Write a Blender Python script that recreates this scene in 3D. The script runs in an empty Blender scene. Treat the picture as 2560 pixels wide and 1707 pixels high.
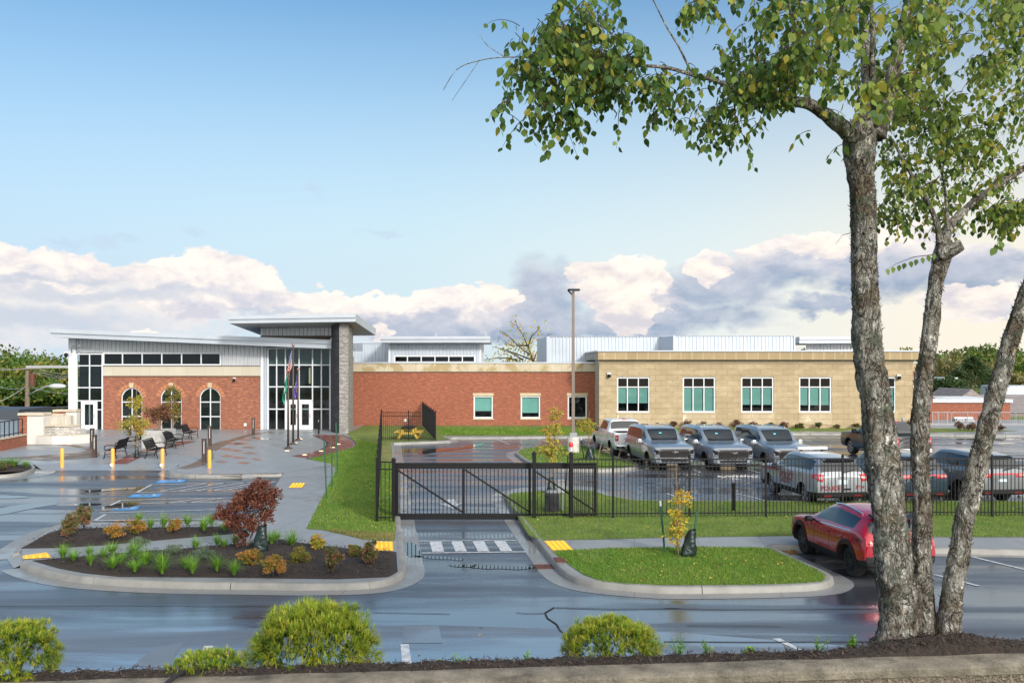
import bpy, bmesh, math, random
from mathutils import Vector, Matrix, noise as mnoise
from mathutils.geometry import tessellate_polygon
random.seed(7)
SC = bpy.context.scene
COL = SC.collection
# survey of the place: eye height 4.9 m above the car park, viewing along +Y; sightings are turned into metres on the ground or on a plane at a known distance
F = 2340.0; CX = 1280.0; HY = 910.0; CZ = 4.9
def R(x0, y0, s): return lambda x, y: (x0 + x / s, y0 + y / s)
a1 = R(0, 700, 3.336); a2 = R(500, 760, 3.92); a3 = R(900, 780, 3.92); a4 = R(1400, 780, 3.92); a5 = R(1960, 780, 3.92)
a6 = R(0, 1100, 3.336); a7 = R(500, 1080, 3.92); a8 = R(900, 1080, 3.92)
b1 = R(1350, 1000, 3.92); b2 = R(1860, 1000, 3.336); b3 = R(0, 1300, 2.613); b4 = R(800, 1300, 2.613); b5 = R(1660, 1300, 2.613)
vv = R(0, 0, .91875)
def G(p, z=0.0):
    Y = (CZ - z) * F / (p[1] - HY)
    return Vector(((p[0] - CX) * Y / F, Y, z))
def W(p, Y): return Vector(((p[0] - CX) * Y / F, Y, CZ - (p[1] - HY) * Y / F))
def GP(fn, pts, z=0.0): return [G(fn(*p), z) for p in pts]
def XZ(fn, Y):
    def f(x, y):
        w = W(fn(x, y), Y); return (w.x, w.z)
    return f

# ---------------------------------------------------------------- mesh builder
class MB:
    def __init__(s): s.v = []; s.f = []; s.m = []
    def add(s, vs, fs, mi=0):
        o = len(s.v); s.v += [Vector(x) for x in vs]
        for f in fs: s.f.append([i + o for i in f]); s.m.append(mi)
    def box(s, x0, x1, y0, y1, z0, z1, mi=0):
        s.add([(x0,y0,z0),(x1,y0,z0),(x1,y1,z0),(x0,y1,z0),(x0,y0,z1),(x1,y0,z1),(x1,y1,z1),(x0,y1,z1)],
              [(0,3,2,1),(4,5,6,7),(0,1,5,4),(1,2,6,5),(2,3,7,6),(3,0,4,7)], mi)
    def obox(s, c, size, rz=0.0, mi=0, rx=0.0, ry=0.0):
        m = Matrix.Translation(c) @ Matrix.Rotation(rz, 4, 'Z') @ Matrix.Rotation(rx, 4, 'X') @ Matrix.Rotation(ry, 4, 'Y')
        x, y, z = [q / 2 for q in size]
        vs = [m @ Vector(q) for q in [(-x,-y,-z),(x,-y,-z),(x,y,-z),(-x,y,-z),(-x,-y,z),(x,-y,z),(x,y,z),(-x,y,z)]]
        s.add(vs, [(0,3,2,1),(4,5,6,7),(0,1,5,4),(1,2,6,5),(2,3,7,6),(3,0,4,7)], mi)
    def bbox(s, c, size, r=.02, rz=0.0, mi=0):          # box with chamfered vertical and top edges
        x, y, z = size[0]/2, size[1]/2, size[2]/2
        m = Matrix.Translation(c) @ Matrix.Rotation(rz, 4, 'Z')
        def ring(ax, ay, zz): return [m @ Vector(q) for q in [(-ax+r,-ay,zz),(ax-r,-ay,zz),(ax,-ay+r,zz),(ax,ay-r,zz),(ax-r,ay,zz),(-ax+r,ay,zz),(-ax,ay-r,zz),(-ax,-ay+r,zz)]]
        s.loft([ring(x,y,-z), ring(x,y,z-r), ring(x-r*.8,y-r*.8,z)], True, True, mi)
    def bar(s, p, q, w, h=None, mi=0, up=(0,0,1)):
        h = h or w; p = Vector(p); q = Vector(q); d = (q - p).normalized(); up = Vector(up)
        if abs(d.dot(up)) > .98: up = Vector((0,1,0))
        a = d.cross(up).normalized() * (w/2); b = a.cross(d).normalized() * (h/2)
        s.add([p-a-b,p+a-b,p+a+b,p-a+b,q-a-b,q+a-b,q+a+b,q-a+b], [(0,3,2,1),(4,5,6,7),(0,1,5,4),(1,2,6,5),(2,3,7,6),(3,0,4,7)], mi)
    def loft(s, rings, closed=True, caps=False, mi=0):
        n = len(rings[0]); vs = [p for r in rings for p in r]; fs = []
        for i in range(len(rings)-1):
            for j in range(n if closed else n-1):
                k = (j+1) % n
                fs.append((i*n+j, i*n+k, (i+1)*n+k, (i+1)*n+j))
        if caps: fs.append(tuple(range(n))[::-1]); fs.append(tuple((len(rings)-1)*n+j for j in range(n)))
        s.add(vs, fs, mi)
    def tube(s, pts, rad, n=8, caps=True, mi=0, wob=0.0):
        pts = [Vector(p) for p in pts]; N = len(pts)
        if not isinstance(rad, (list, tuple)): rad = [rad]*N
        rings = []; ref = None
        for i, p in enumerate(pts):
            t = (pts[min(i+1,N-1)] - pts[max(i-1,0)]).normalized()
            if ref is None: ref = Vector((1,0,0)) if abs(t.x) < .8 else Vector((0,1,0))
            a = (ref - t*ref.dot(t)).normalized(); b = t.cross(a); ref = a
            rings.append([p + (a*math.cos(2*math.pi*k/n) + b*math.sin(2*math.pi*k/n)) * rad[i] * (1+random.uniform(-wob,wob)) for k in range(n)])
        s.loft(rings, True, caps, mi)
    def cyl(s, c, r, h, n=16, r2=None, mi=0): s.tube([c, Vector(c)+Vector((0,0,h))], [r, r if r2 is None else r2], n, True, mi)
    def lathe(s, c, prof, n=20, mi=0):
        c = Vector(c)
        s.loft([[c+Vector((r*math.cos(2*math.pi*k/n), r*math.sin(2*math.pi*k/n), z)) for k in range(n)] for r, z in prof], True, True, mi)
    def ball(s, c, r, n=10, m=6, mi=0):
        if not isinstance(r, (list, tuple)): r = (r, r, r)
        c = Vector(c)
        s.loft([[c+Vector((r[0]*math.sin(a)*math.cos(2*math.pi*k/n), r[1]*math.sin(a)*math.sin(2*math.pi*k/n), r[2]*math.cos(a))) for k in range(n)] for a in [math.pi*(.03+.94*i/m) for i in range(m+1)]], True, True, mi)
    def poly(s, pts, mi=0, holes=()):
        loops = [[Vector(p) for p in pts]] + [[Vector(p) for p in h] for h in holes]
        vs = [p for l in loops for p in l]
        s.add(vs, [tuple(t) for t in tessellate_polygon(loops)], mi)
    def prism(s, pts, vec, mi=0):
        pts = [Vector(p) for p in pts]; vec = Vector(vec); n = len(pts)
        tri = tessellate_polygon([pts])
        s.add(pts + [p+vec for p in pts], [tuple(t) for t in tri] + [tuple(i+n for i in t)[::-1] for t in tri] + [(i,(i+1)%n,(i+1)%n+n,i+n) for i in range(n)], mi)
    def wall(s, outer, holes, Y, depth=.2, mi=0, ri=None):   # front face in the plane Y with openings and their reveals
        o = [Vector((x,Y,z)) for x, z in outer]; hs = [[Vector((x,Y,z)) for x, z in h] for h in holes]
        s.poly(o, mi, hs)
        d = Vector((0,depth,0)); ri = mi if ri is None else ri
        for l in hs + [o]:
            n = len(l)
            s.add(l + [p+d for p in l], [(i,(i+1)%n,(i+1)%n+n,i+n) for i in range(n)], ri)
    def build(s, name, mats, parent=None, smooth=False, local=False, angle=None):
        me = bpy.data.meshes.new(name)
        off = Vector((0,0,0))
        if parent is not None and not local:
            p = parent
            while p is not None: off += p.location; p = p.parent
        me.from_pydata([v-off for v in s.v], [], s.f)
        if not isinstance(mats, (list, tuple)): mats = [mats]
        for m in mats: me.materials.append(m)
        me.polygons.foreach_set('material_index', s.m)
        bm = bmesh.new(); bm.from_mesh(me); bmesh.ops.recalc_face_normals(bm, faces=bm.faces); bm.to_mesh(me); bm.free()
        if smooth:
            me.polygons.foreach_set('use_smooth', [True]*len(me.polygons))
            if angle: me.set_sharp_from_angle(angle=math.radians(angle))
        me.update()
        o = bpy.data.objects.new(name, me); COL.objects.link(o)
        if parent is not None: o.parent = parent
        return o
def raw(name, vs, fs, mats, parent=None, mi=None, smooth=False):     # quick build of big leaf meshes
    me = bpy.data.meshes.new(name)
    off = Vector((0,0,0)); p = parent
    while p is not None: off += p.location; p = p.parent
    me.from_pydata([(v[0]-off.x, v[1]-off.y, v[2]-off.z) for v in vs], [], fs)
    if not isinstance(mats, (list, tuple)): mats = [mats]
    for m in mats: me.materials.append(m)
    if mi: me.polygons.foreach_set('material_index', mi)
    if smooth: me.polygons.foreach_set('use_smooth', [True]*len(me.polygons))
    me.update()
    o = bpy.data.objects.new(name, me); COL.objects.link(o); o.parent = parent
    return o
def thing(name, label, cat, loc=(0,0,0), group=None, rz=0.0):
    o = bpy.data.objects.new(name, None); COL.objects.link(o); o.location = loc; o.rotation_euler = (0,0,rz)
    o.empty_display_size = .2
    o['label'] = label; o['category'] = cat
    if group: o['group'] = group
    return o
def tag(o, label, cat, group=None):
    o['label'] = label; o['category'] = cat
    if group: o['group'] = group
    return o
def struct(o, kind='structure'):
    o['kind'] = kind; return o
def stuff(o, label, cat):
    o['label'] = label; o['category'] = cat; o['kind'] = 'stuff'; return o
def dup(root, loc, rz=None, label=None, group=None):
    r = root.copy(); COL.objects.link(r); r.location = loc
    if rz is not None: r.rotation_euler = (0,0,rz)
    if label: r['label'] = label
    if group: r['group'] = group
    for ch in list(root.children):
        c = ch.copy(); COL.objects.link(c); c.parent = r
        for g in list(ch.children):
            d = g.copy(); COL.objects.link(d); d.parent = c
    return r

# ---------------------------------------------------------------- materials
def newmat(name):
    m = bpy.data.materials.new(name); m.use_nodes = True
    nt = m.node_tree; return m, nt, nt.nodes['Principled BSDF']
def nd(nt, typ, **k):
    n = nt.nodes.new(typ)
    for a, b in k.items():
        if a.startswith('i_'): n.inputs[a[2:]].default_value = b
        else: setattr(n, a, b)
    return n
def rgba(c): return (c[0], c[1], c[2], 1.0)
def setin(b, **k):
    for a, v in k.items(): b.inputs[a.replace('_', ' ')].default_value = v
def ramp(nt, fac, stops):
    r = nt.nodes.new('ShaderNodeValToRGB'); el = r.color_ramp.elements
    while len(el) < len(stops): el.new(.5)
    for e, (p, c) in zip(el, stops): e.position = p; e.color = rgba(c) if not isinstance(c, float) else (c,c,c,1)
    nt.links.new(fac, r.inputs[0]); return r.outputs[0]
def coords(nt, scale=(1,1,1), kind='Object', rot=(0,0,0)):
    t = nt.nodes.new('ShaderNodeTexCoord'); mp = nt.nodes.new('ShaderNodeMapping')
    mp.inputs['Scale'].default_value = scale; mp.inputs['Rotation'].default_value = rot
    nt.links.new(t.outputs[kind], mp.inputs[0]); return mp.outputs[0]
def noise(nt, vec, scale, detail=4, rough=.55, dist=0.0):
    n = nd(nt, 'ShaderNodeTexNoise'); n.inputs['Scale'].default_value = scale; n.inputs['Detail'].default_value = detail
    n.inputs['Roughness'].default_value = rough; n.inputs['Distortion'].default_value = dist
    nt.links.new(vec, n.inputs['Vector']); return n.outputs['Fac']
def bump(nt, b, h, strength, dist=.02):
    n = nt.nodes.new('ShaderNodeBump'); n.inputs['Strength'].default_value = strength; n.inputs['Distance'].default_value = dist
    nt.links.new(h, n.inputs['Height']); nt.links.new(n.outputs[0], b.inputs['Normal'])
def mixc(nt, f, a, b, mode='MIX'):
    n = nt.nodes.new('ShaderNodeMix'); n.data_type = 'RGBA'; n.blend_type = mode
    for s, v in ((0, f), (6, a), (7, b)):
        if hasattr(v, 'links'): nt.links.new(v, n.inputs[s])
        elif s == 0: n.inputs[s].default_value = v
        else: n.inputs[s].default_value = rgba(v)
    return n.outputs[2]
def mth(nt, op, a, b=None, c=None, clamp=False):
    n = nt.nodes.new('ShaderNodeMath'); n.operation = op; n.use_clamp = clamp
    for i, v in enumerate((a, b, c)):
        if v is None: continue
        if hasattr(v, 'links'): nt.links.new(v, n.inputs[i])
        else: n.inputs[i].default_value = v
    return n.outputs[0]
def simple(name, col, rough=.6, metal=0.0, spec=.5, var=None, bmp=None, coat=0.0, col2=None):
    m, nt, b = newmat(name)
    setin(b, Base_Color=rgba(col), Roughness=rough, Metallic=metal, Specular_IOR_Level=spec, Coat_Weight=coat)
    if coat: setin(b, Coat_Roughness=.03)
    if var or bmp: co = coords(nt)
    if var:
        n = noise(nt, co, var[0], 5, .6)
        c2 = col2 or [x*(1-var[1]) for x in col]; c1 = col if col2 else [min(1, x*(1+var[1])) for x in col]
        nt.links.new(ramp(nt, n, [(.3, c2), (.7, c1)]), b.inputs['Base Color'])
    if bmp: bump(nt, b, noise(nt, co, bmp[0], 4, .6), bmp[1], bmp[2] if len(bmp) > 2 else .02)
    return m
M = {}
def wet(name, dark, light, r0, r1, wscale, streak=(1,1,1), bmp=.15, joints=None, spec=.5, jcol=.55, rot=0.13, pud=(.42,.62), ior=1.5, dry=.7):
    """wet paving: rain film of uneven depth, dull where it has drained"""
    m, nt, b = newmat(name)
    co = coords(nt, (1,1,1)); cs = coords(nt, streak, rot=(0,0,rot))
    w = noise(nt, cs, wscale, 5, .55, .6)
    fine = noise(nt, co, 70, 3, .7); mid = noise(nt, co, 1.3, 5, .6)
    c = mixc(nt, mid, dark, light)
    c = mixc(nt, mth(nt, 'MULTIPLY', fine, .5), c, [x*.45 for x in dark])
    if joints:
        br = nd(nt, 'ShaderNodeTexBrick'); br.offset = joints[3] if len(joints) > 3 else 0; br.inputs['Scale'].default_value = 1
        br.inputs['Brick Width'].default_value = joints[0]; br.inputs['Row Height'].default_value = joints[1]; br.inputs['Mortar Size'].default_value = joints[2]
        br.inputs['Mortar Smooth'].default_value = .3
        nt.links.new(coords(nt, (1,1,1), rot=(0,0,rot)), br.inputs['Vector'])
        c = mixc(nt, mth(nt, 'MULTIPLY', br.outputs['Fac'], jcol), c, [x*.25 for x in dark])
    nt.links.new(c, b.inputs['Base Color'])
    rr = ramp(nt, w, [(pud[0], r1), (pud[1], r0)])
    nt.links.new(rr, b.inputs['Roughness'])
    setin(b, IOR=ior)
    nt.links.new(ramp(nt, w, [(pud[0]-.12, spec*dry), (pud[1], spec)]), b.inputs['Specular IOR Level'])
    dull = ramp(nt, w, [(pud[0], 1.0), (pud[1], .12)])
    bump(nt, b, mth(nt, 'MULTIPLY', fine, dull), bmp, .01)
    return m
M['asphalt'] = wet('asphalt_wet', (.034,.038,.047), (.055,.060,.071), .13, .42, .40, (.22,1.7,1), .3, spec=1.0, pud=(.43,.57), ior=2.7, dry=.12)
M['road'] = wet('asphalt_road_wet', (.066,.074,.091), (.100,.110,.130), .18, .42, .42, (.25,1.9,1), .35, spec=1.0, pud=(.42,.56), ior=3.0, dry=.14)
M['concrete'] = wet('concrete_wet', (.21,.225,.24), (.30,.31,.315), .18, .45, .35, (.7,1.2,1), .15, joints=(1.7,1.7,.014), pud=(.46,.70), ior=1.6)
M['plaza'] = wet('plaza_concrete_wet', (.22,.245,.27), (.31,.335,.35), .21, .45, .25, (.7,1.4,1), .15, joints=(1.5,1.5,.016), rot=.75, pud=(.46,.70), ior=1.6)
M['gutter'] = wet('gutter_concrete_wet', (.18,.185,.19), (.25,.25,.245), .1, .4, .5, (1,1,1), .1, joints=(3.1,3.1,.012))
M['kerb'] = simple('kerb_concrete', (.20,.198,.185), .55, var=(1.7,.22), bmp=(40,.15,.01))
M['paver_red'] = wet('brick_paver_wet', (.19,.055,.04), (.29,.1,.075), .2, .5, .8, (1,1,1), .2, joints=(.2,.1,.02,.5), jcol=.5)
M['paver_dark'] = wet('dark_paver_wet', (.045,.045,.048), (.07,.07,.072), .15, .45, .8, (1,1,1), .2)
M['aggregate'] = wet('aggregate_band_wet', (.12,.085,.06), (.2,.15,.11), .25, .55, .8, (1,1,1), .4)
M['stain_red'] = wet('tinted_concrete_wet', (.17,.14,.125), (.22,.18,.165), .1, .3, .6, (1,1,1), .1)
M['mulch'] = simple('mulch', (.032,.022,.017), .85, var=(28,.75), bmp=(60,1.0,.05))
M['soil_grass'] = simple('lawn', (.15,.185,.03), .9, var=(1.1,.4), bmp=(30,.8,.05), col2=(.07,.115,.015))
M['lawn_thin'] = simple('thin_lawn', (.24,.21,.07), .9, var=(2.2,.4), bmp=(30,.8,.05), col2=(.08,.13,.02))
M['blade'] = None
M['paint_white'] = simple('road_paint', (.56,.58,.60), .4, var=(7,.1), bmp=(60,.1,.005), col2=(.26,.275,.30))
M['paint_blue'] = simple('blue_road_paint', (.03,.25,.6), .35, var=(5,.2))
M['tactile'] = simple('tactile_yellow', (.85,.46,.02), .5, var=(9,.08))
M['black'] = simple('black_metal', (.006,.006,.007), .5, spec=.25)
M['white'] = simple('white_metal', (.60,.62,.65), .4)
M['grey_metal'] = simple('grey_metal', (.3,.31,.33), .4, metal=.3)
M['bronze'] = simple('bronze_metal', (.055,.036,.028), .5, var=(5,.2))
M['yellow'] = simple('yellow_plastic', (.80,.37,.06), .45, var=(4,.06))
M['green_post'] = simple('green_steel', (.01,.075,.04), .5)
M['rubber'] = simple('rubber', (.012,.012,.013), .8)
M['orange'] = simple('orange_plastic', (.8,.14,.02), .5)
M['rust'] = simple('rusty_iron', (.1,.035,.022), .75, var=(12,.4))
M['wood_yellow'] = simple('yellow_timber', (.62,.4,.05), .6, var=(6,.15))
M['bark_thin'] = simple('young_bark', (.2,.15,.11), .85, var=(14,.35))
M['twig'] = simple('twig_bark', (.035,.026,.02), .85)
M['bag'] = simple('green_plastic_bag', (.008,.02,.018), .28, bmp=(9,.6,.05))
M['pole_wood'] = simple('weathered_pole', (.17,.13,.1), .9, var=(5,.3))
# ---------------------------------------------------------------- ground, roads, kerbs
def xy(ps): return [Vector((p[0], p[1], 0)) for p in ps]
def resample(path, step=.35):
    out = [path[0].copy()]
    for i in range(len(path)-1):
        d = (path[i+1]-path[i]).length; n = max(1, int(d/step))
        for k in range(1, n+1): out.append(path[i].lerp(path[i+1], k/n))
    return out
def smoothp(path, it=2):
    for _ in range(it):
        q = [path[0]]
        for i in range(len(path)-1):
            q += [path[i].lerp(path[i+1], .25), path[i].lerp(path[i+1], .75)]
        q.append(path[-1]); path = q
    return path
def offset(path, d):
    out = []; n = len(path)
    for i, p in enumerate(path):
        t1 = (path[i]-path[i-1]).normalized() if i > 0 else None
        t2 = (path[i+1]-path[i]).normalized() if i < n-1 else None
        if t1 is None: t1 = t2
        if t2 is None: t2 = t1
        n1 = Vector((-t1.y, t1.x, 0)); n2 = Vector((-t2.y, t2.x, 0)); m = (n1+n2)
        m = m.normalized() if m.length > .01 else n1
        k = max(.5, m.dot(n1)); out.append(p + m*(d/k))
    return out
def kerb(path, side, name='kerb', h=.15, w=.17, joint=3.0, gutter=.42, taper=(0,0)):
    """kerb of extruded concrete lengths along the path; side=+1 when the raised ground lies to the left"""
    path = resample(smoothp(xy(path)), .3)
    prof = [(0,0), (.025,h*.8), (.05,h*.96), (.08,h), (w,h), (w,h-.06)]
    lines = [[p + Vector((0,0,z)) for p in offset(path, side*o)] for o, z in prof]
    L = [0.0]
    for i in range(1, len(path)): L.append(L[-1] + (path[i]-path[i-1]).length)
    if taper[0] or taper[1]:
        for l in lines:
            for i, p in enumerate(l):
                k = 1.0
                if taper[0]: k = min(k, max(.08, L[i]/taper[0]))
                if taper[1]: k = min(k, max(.08, (L[-1]-L[i])/taper[1]))
                p.z *= k
    mb = MB(); start = 0
    for i in range(1, len(path)):
        if L[i]-L[start] >= joint or i == len(path)-1:
            rings = []
            for j in range(start, i+1):
                q = [l[j].copy() for l in lines]
                if j == i and i < len(path)-1: q = [l[j].lerp(l[j-1], .06) for l in lines]
                rings.append(q)
            mb.loft(rings, True, True); start = i
    o = struct(mb.build(name, M['kerb'], smooth=True, angle=50))
    if gutter:
        g = MB(); A = [p+Vector((0,0,.006)) for p in offset(path, side*.02)]; B = [p+Vector((0,0,.005)) for p in offset(path, -side*gutter)]
        g.loft([A, B], False); struct(g.build('gutter', M['gutter']))
    return path
def sheet(name, pts, z, mat, parent=None):
    mb = MB(); mb.poly([Vector((p[0],p[1],z)) for p in pts]); return mb.build(name, mat, parent)
# endless ground, fading fields and the wooded rise
mb = MB(); n = 40; S = 1500.0
mb.add([(-S,-60,-.45),(S,-60,-.45),(S,3000,-.45),(-S,3000,-.45)], [(0,1,2,3)])
struct(mb.build('ground', M['soil_grass']))
# asphalt: the car park and, nearer, the older street
lot = sheet('car_park', [(-46,13),(60,13),(70,67),(40,67),(15.5,65),(-10,63.5),(-14,62),(-16,60),(-46,60)], 0, M['asphalt']); struct(lot)
lo = [(-40,8.6),(40,8.6),(40,16.15),(14,16.05),(6,16.25),(3,17.1),(-1.6,17.6),(-5,17.4),(-40,16.9)]
road = struct(sheet('road', lo, .004, M['road']))
KB = .15
# --- raised ground left of the driveway: plaza, walk, island beds, lawn
back_edge = GP(a6, [(2080,705),(1950,712),(1540,717),(870,722),(520,732)])
tip_back = GP(a6, [(520,732),(380,772),(260,845),(140,925),(100,990)])
front = GP(a6, [(165,1065),(240,1100),(330,1130),(450,1160),(560,1180),(800,1207),(1200,1232),(1640,1245)]) + GP(a7, [(500,1545),(1000,1555),(1340,1550),(1600,1545),(1780,1525),(1900,1490),(1980,1450),(2022,1410),(2030,1360),(2018,1290),(2005,1200),(1995,1080),(1975,960)]) + GP(a8, [(402,870),(372,600),(352,320)]) + GP(a3, [(336,1400),(332,1302)])
notch = GP(a3, [(332,1302),(620,1292),(895,1284),(905,1268),(850,1246),(1100,1248),(1520,1244),(2000,1238)]) + GP(a4, [(400,1236)]) + GP(a5, [(80,1205),(560,1208),(1300,1215),(1800,1222),(2400,1226)])
notch.append(notch[-1] + Vector((30,1,0)))
walk_left = GP(a7, [(484,906),(735,525),(800,432)])
plaza_kerb = GP(a7, [(800,432),(500,441),(0,444)]) + GP(a6, [(2150,314),(1700,318),(1500,311),(1400,298),(1378,278),(1440,252)])
plaza_front = GP(a6, [(1440,246),(380,245)])
kerb(list(reversed(back_edge)) , -1, gutter=.0)
kerb(tip_back, +1, gutter=.5)
kerb(front, +1, gutter=.42)
kerb(notch, +1, gutter=.4)
kerb(plaza_kerb, -1, gutter=.35, taper=(0,2.5))
R1 = list(reversed(tip_back))[0:1] + front + notch[1:] + [Vector((95,80,0)), Vector((-60,80,0)), Vector((-60,40,0)), G(a6(0,245))+Vector((0,.9,0)), ] + [p+Vector((0,.9,0)) for p in reversed(plaza_front)] + list(reversed(plaza_kerb)) + list(reversed(walk_left))[1:] + back_edge[1:] + tip_back[1:]
# front-to-back offset so the slab edge sits under the kerbs
def inset(poly, d):
    n = len(poly); out = []
    if sum(poly[i].x*poly[(i+1)%n].y-poly[(i+1)%n].x*poly[i].y for i in range(n)) < 0: d = -d
    for i in range(n):
        t1 = (poly[i]-poly[i-1]); t2 = (poly[(i+1)%n]-poly[i])
        if t1.length < 1e-4 or t2.length < 1e-4: continue
        t1.normalize(); t2.normalize(); n1 = Vector((-t1.y,t1.x,0)); n2 = Vector((-t2.y,t2.x,0)); m = n1+n2
        m = m.normalized() if m.length > .05 else n1
        out.append(poly[i] + m*d*min(1/max(.35, m.dot(n1)), 2))
    return out
slab = inset(R1, .1)
mb = MB(); mb.poly([Vector((p.x,p.y,.142)) for p in slab]); mb.loft([[Vector((p.x,p.y,z)) for p in slab] for z in (-.3,.142)], True)
walkway = struct(mb.build('pavement', M['concrete']))
ZT = .146
def top(fn, pts, z=ZT): return [G(fn(*p), z) for p in pts]
# plaza paving
RP = GP(a6, [(380,246),(1440,246)])
plz = [RP[0]+Vector((-1,.9,0)), RP[1]+Vector((0,.9,0))] + top(a6, [(1470,262),(1560,276),(1800,284),(2300,276)]) + top(a7, [(860,395),(1290,315),(1320,345),(1290,310),(1060,262),(880,225)]) + top(a2, [(1100,1290),(1400,1290),(1290,1240)]) + [Vector((-14,68.2,0)), Vector((-42,68.2,0)), Vector((-60,62,0)), Vector((-60,46,0))]
plaza = struct(sheet('plaza', plz, ZT+.002, M['plaza']))
ramp_pts = GP(a6, [(380,246),(1440,246)])
mb = MB(); mb.add([ramp_pts[0]+Vector((0,-.3,.004)), ramp_pts[1]+Vector((0,-.3,.004)), ramp_pts[1]+Vector((0,.9,ZT+.004)), ramp_pts[0]+Vector((-1,.9,ZT+.004))], [(0,1,2,3)])
struct(mb.build('plaza_ramp', M['concrete']))
mb = MB(); t0 = G(a6(165,1065)); t1 = G(a6(97,992)); mb.add([t0+Vector((-.12,-.05,.006)), top(a6, [(300,990)])[0]+Vector((0,0,.003)), top(a6, [(190,905)])[0]+Vector((0,0,.003)), t1+Vector((-.12,0,.006))], [(0,1,2,3)])
struct(mb.build('kerb_ramp', M['concrete']))
# lawns and beds on the slab
lawn_l = top(a7, [(1040,945),(1110,810),(1220,600),(1320,400),(1326,350),(1290,312),(1060,266),(1340,196),(1500,152),(1545,112),(1480,55)]) + top(a2, [(1440,1268)]) + [Vector((-11.5,72.7,0)), Vector((6.4,72.7,0)), Vector((6.6,69.4,0)), Vector((34,69.4,0)), Vector((36,66.5,0))] + top(a5, [(1180,1185),(560,1170),(80,1165)]) + top(a4, [(400,1205)]) + top(a3, [(2000,1208),(1520,1212),(1100,1212),(800,1212),(880,1250),(310,1276)]) + top(a3, [(315,1470)]) + top(a8, [(330,330),(350,880)]) + top(a7, [(1912,1062),(1715,1058),(1600,1050),(1400,1000),(1200,958)])
struct(sheet('lawn', lawn_l, ZT+.003, M['soil_grass']))
struct(sheet('bare_verge', top(a3, [(225,1300),(308,1290),(322,1470),(190,1480)]) + [], ZT+.006, M['lawn_thin']))
struct(sheet('worn_turf', top(a7, [(1250,962),(1500,975),(1905,1000),(1908,1058),(1720,1056),(1600,1046),(1400,998)]), ZT+.006, M['lawn_thin']))
bed1 = top(a6, [(172,902),(300,832),(400,775),(520,741),(870,730),(1540,724),(1940,719),(2060,716),(1990,775),(1400,827),(900,872),(540,896)])
bed2 = top(a6, [(262,1003),(480,987),(800,957),(1300,922),(1800,882),(2000,866)]) + top(a7, [(480,1085),(650,1070),(780,1045),(960,1080),(1100,1097),(1440,1140),(1760,1166),(1925,1172),(1938,1370),(1850,1418),(1350,1438),(600,1428)]) + top(a6, [(1640,1142),(1000,1138),(700,1108),(480,1066),(330,1022)])
def mound(name, poly, z, hgt, mat, step=.35):
    """a bed heaped slightly towards its middle"""
    bm = bmesh.new()
    vs = [bm.verts.new((p.x, p.y, z)) for p in poly]
    tris = tessellate_polygon([[Vector((p.x,p.y,0)) for p in poly]])
    for t in tris:
        try: bm.faces.new([vs[i] for i in t])
        except ValueError: pass
    for _ in range(5):
        long = [e for e in bm.edges if e.calc_length() > step*2]
        if not long: break
        bmesh.ops.subdivide_edges(bm, edges=long, cuts=1)
        bmesh.ops.triangulate(bm, faces=[f for f in bm.faces if len(f.verts) > 3])
    for v in bm.verts:
        d = 1e9
        for i in range(len(poly)):
            a = poly[i].xy; b = poly[(i+1)%len(poly)].xy; ab = b-a
            t = max(0, min(1, (v.co.xy-a).dot(ab)/max(ab.length_squared, 1e-6)))
            d = min(d, (v.co.xy-a-ab*t).length)
        v.co.z = z + hgt*min(1, d/.9)**.7 + (mnoise.noise(v.co*2.2)*.03 if d > .05 else 0)
    me = bpy.data.meshes.new(name); bmesh.ops.recalc_face_normals(bm, faces=bm.faces); bm.to_mesh(me); bm.free()
    me.polygons.foreach_set('use_smooth', [True]*len(me.polygons)); me.materials.append(mat)
    o = bpy.data.objects.new(name, me); COL.objects.link(o); return struct(o)
mound('mulch_bed', bed1, ZT+.004, .10, M['mulch']); mound('mulch_bed', bed2, ZT+.004, .14, M['mulch'])
# far-left bed by the plaza
lb = GP(a6, [(-700,330),(0,322),(160,306),(265,282),(300,250),(290,228),(240,215)])
kerb(lb, +1, gutter=.9)
lb2 = top(a6, [(-700,290),(0,268),(150,262),(240,250),(268,234),(255,215),(0,185),(-700,160)])
mound('mulch_bed', lb2, ZT+.004, .12, M['mulch'])
# --- raised ground right of the driveway
k2 = GP(a8, [(1640,577),(1500,587),(1420,608),(1393,640),(1440,710),(1530,850),(1690,1060),(1830,1240),(1900,1335),(1960,1400),(2050,1462),(2150,1502),(2352,1540)]) + GP(b4, [(2190,482),(2352,484)]) + GP(b5, [(500,479),(830,472),(1000,462),(1080,445),(1118,415),(1100,392),(1050,365),(980,332),(830,262),(705,200)])
k2b = GP(b5, [(705,200),(860,200),(1750,220),(2352,232),(2800,240)])
k2c = GP(b1, [(2352,1024),(1600,1020),(1200,1017),(900,1014),(780,984),(640,922),(540,886),(400,873),(200,870)]) + GP(a8, [(1640,577)])
k2c = [k2c[0]+Vector((25,0,0))] + k2c
kerb(k2c, +1, gutter=0); kerb(k2, +1, gutter=.42); kerb(k2b, +1, gutter=.3)
R2 = k2 + k2b[1:] + [k2c[0]] + k2c[1:-1]
slab = inset(R2, .1)
mb = MB(); mb.poly([Vector((p.x,p.y,.142)) for p in slab]); mb.loft([[Vector((p.x,p.y,z)) for p in slab] for z in (-.3,.142)], True)
struct(mb.build('pavement', M['concrete']))
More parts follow.
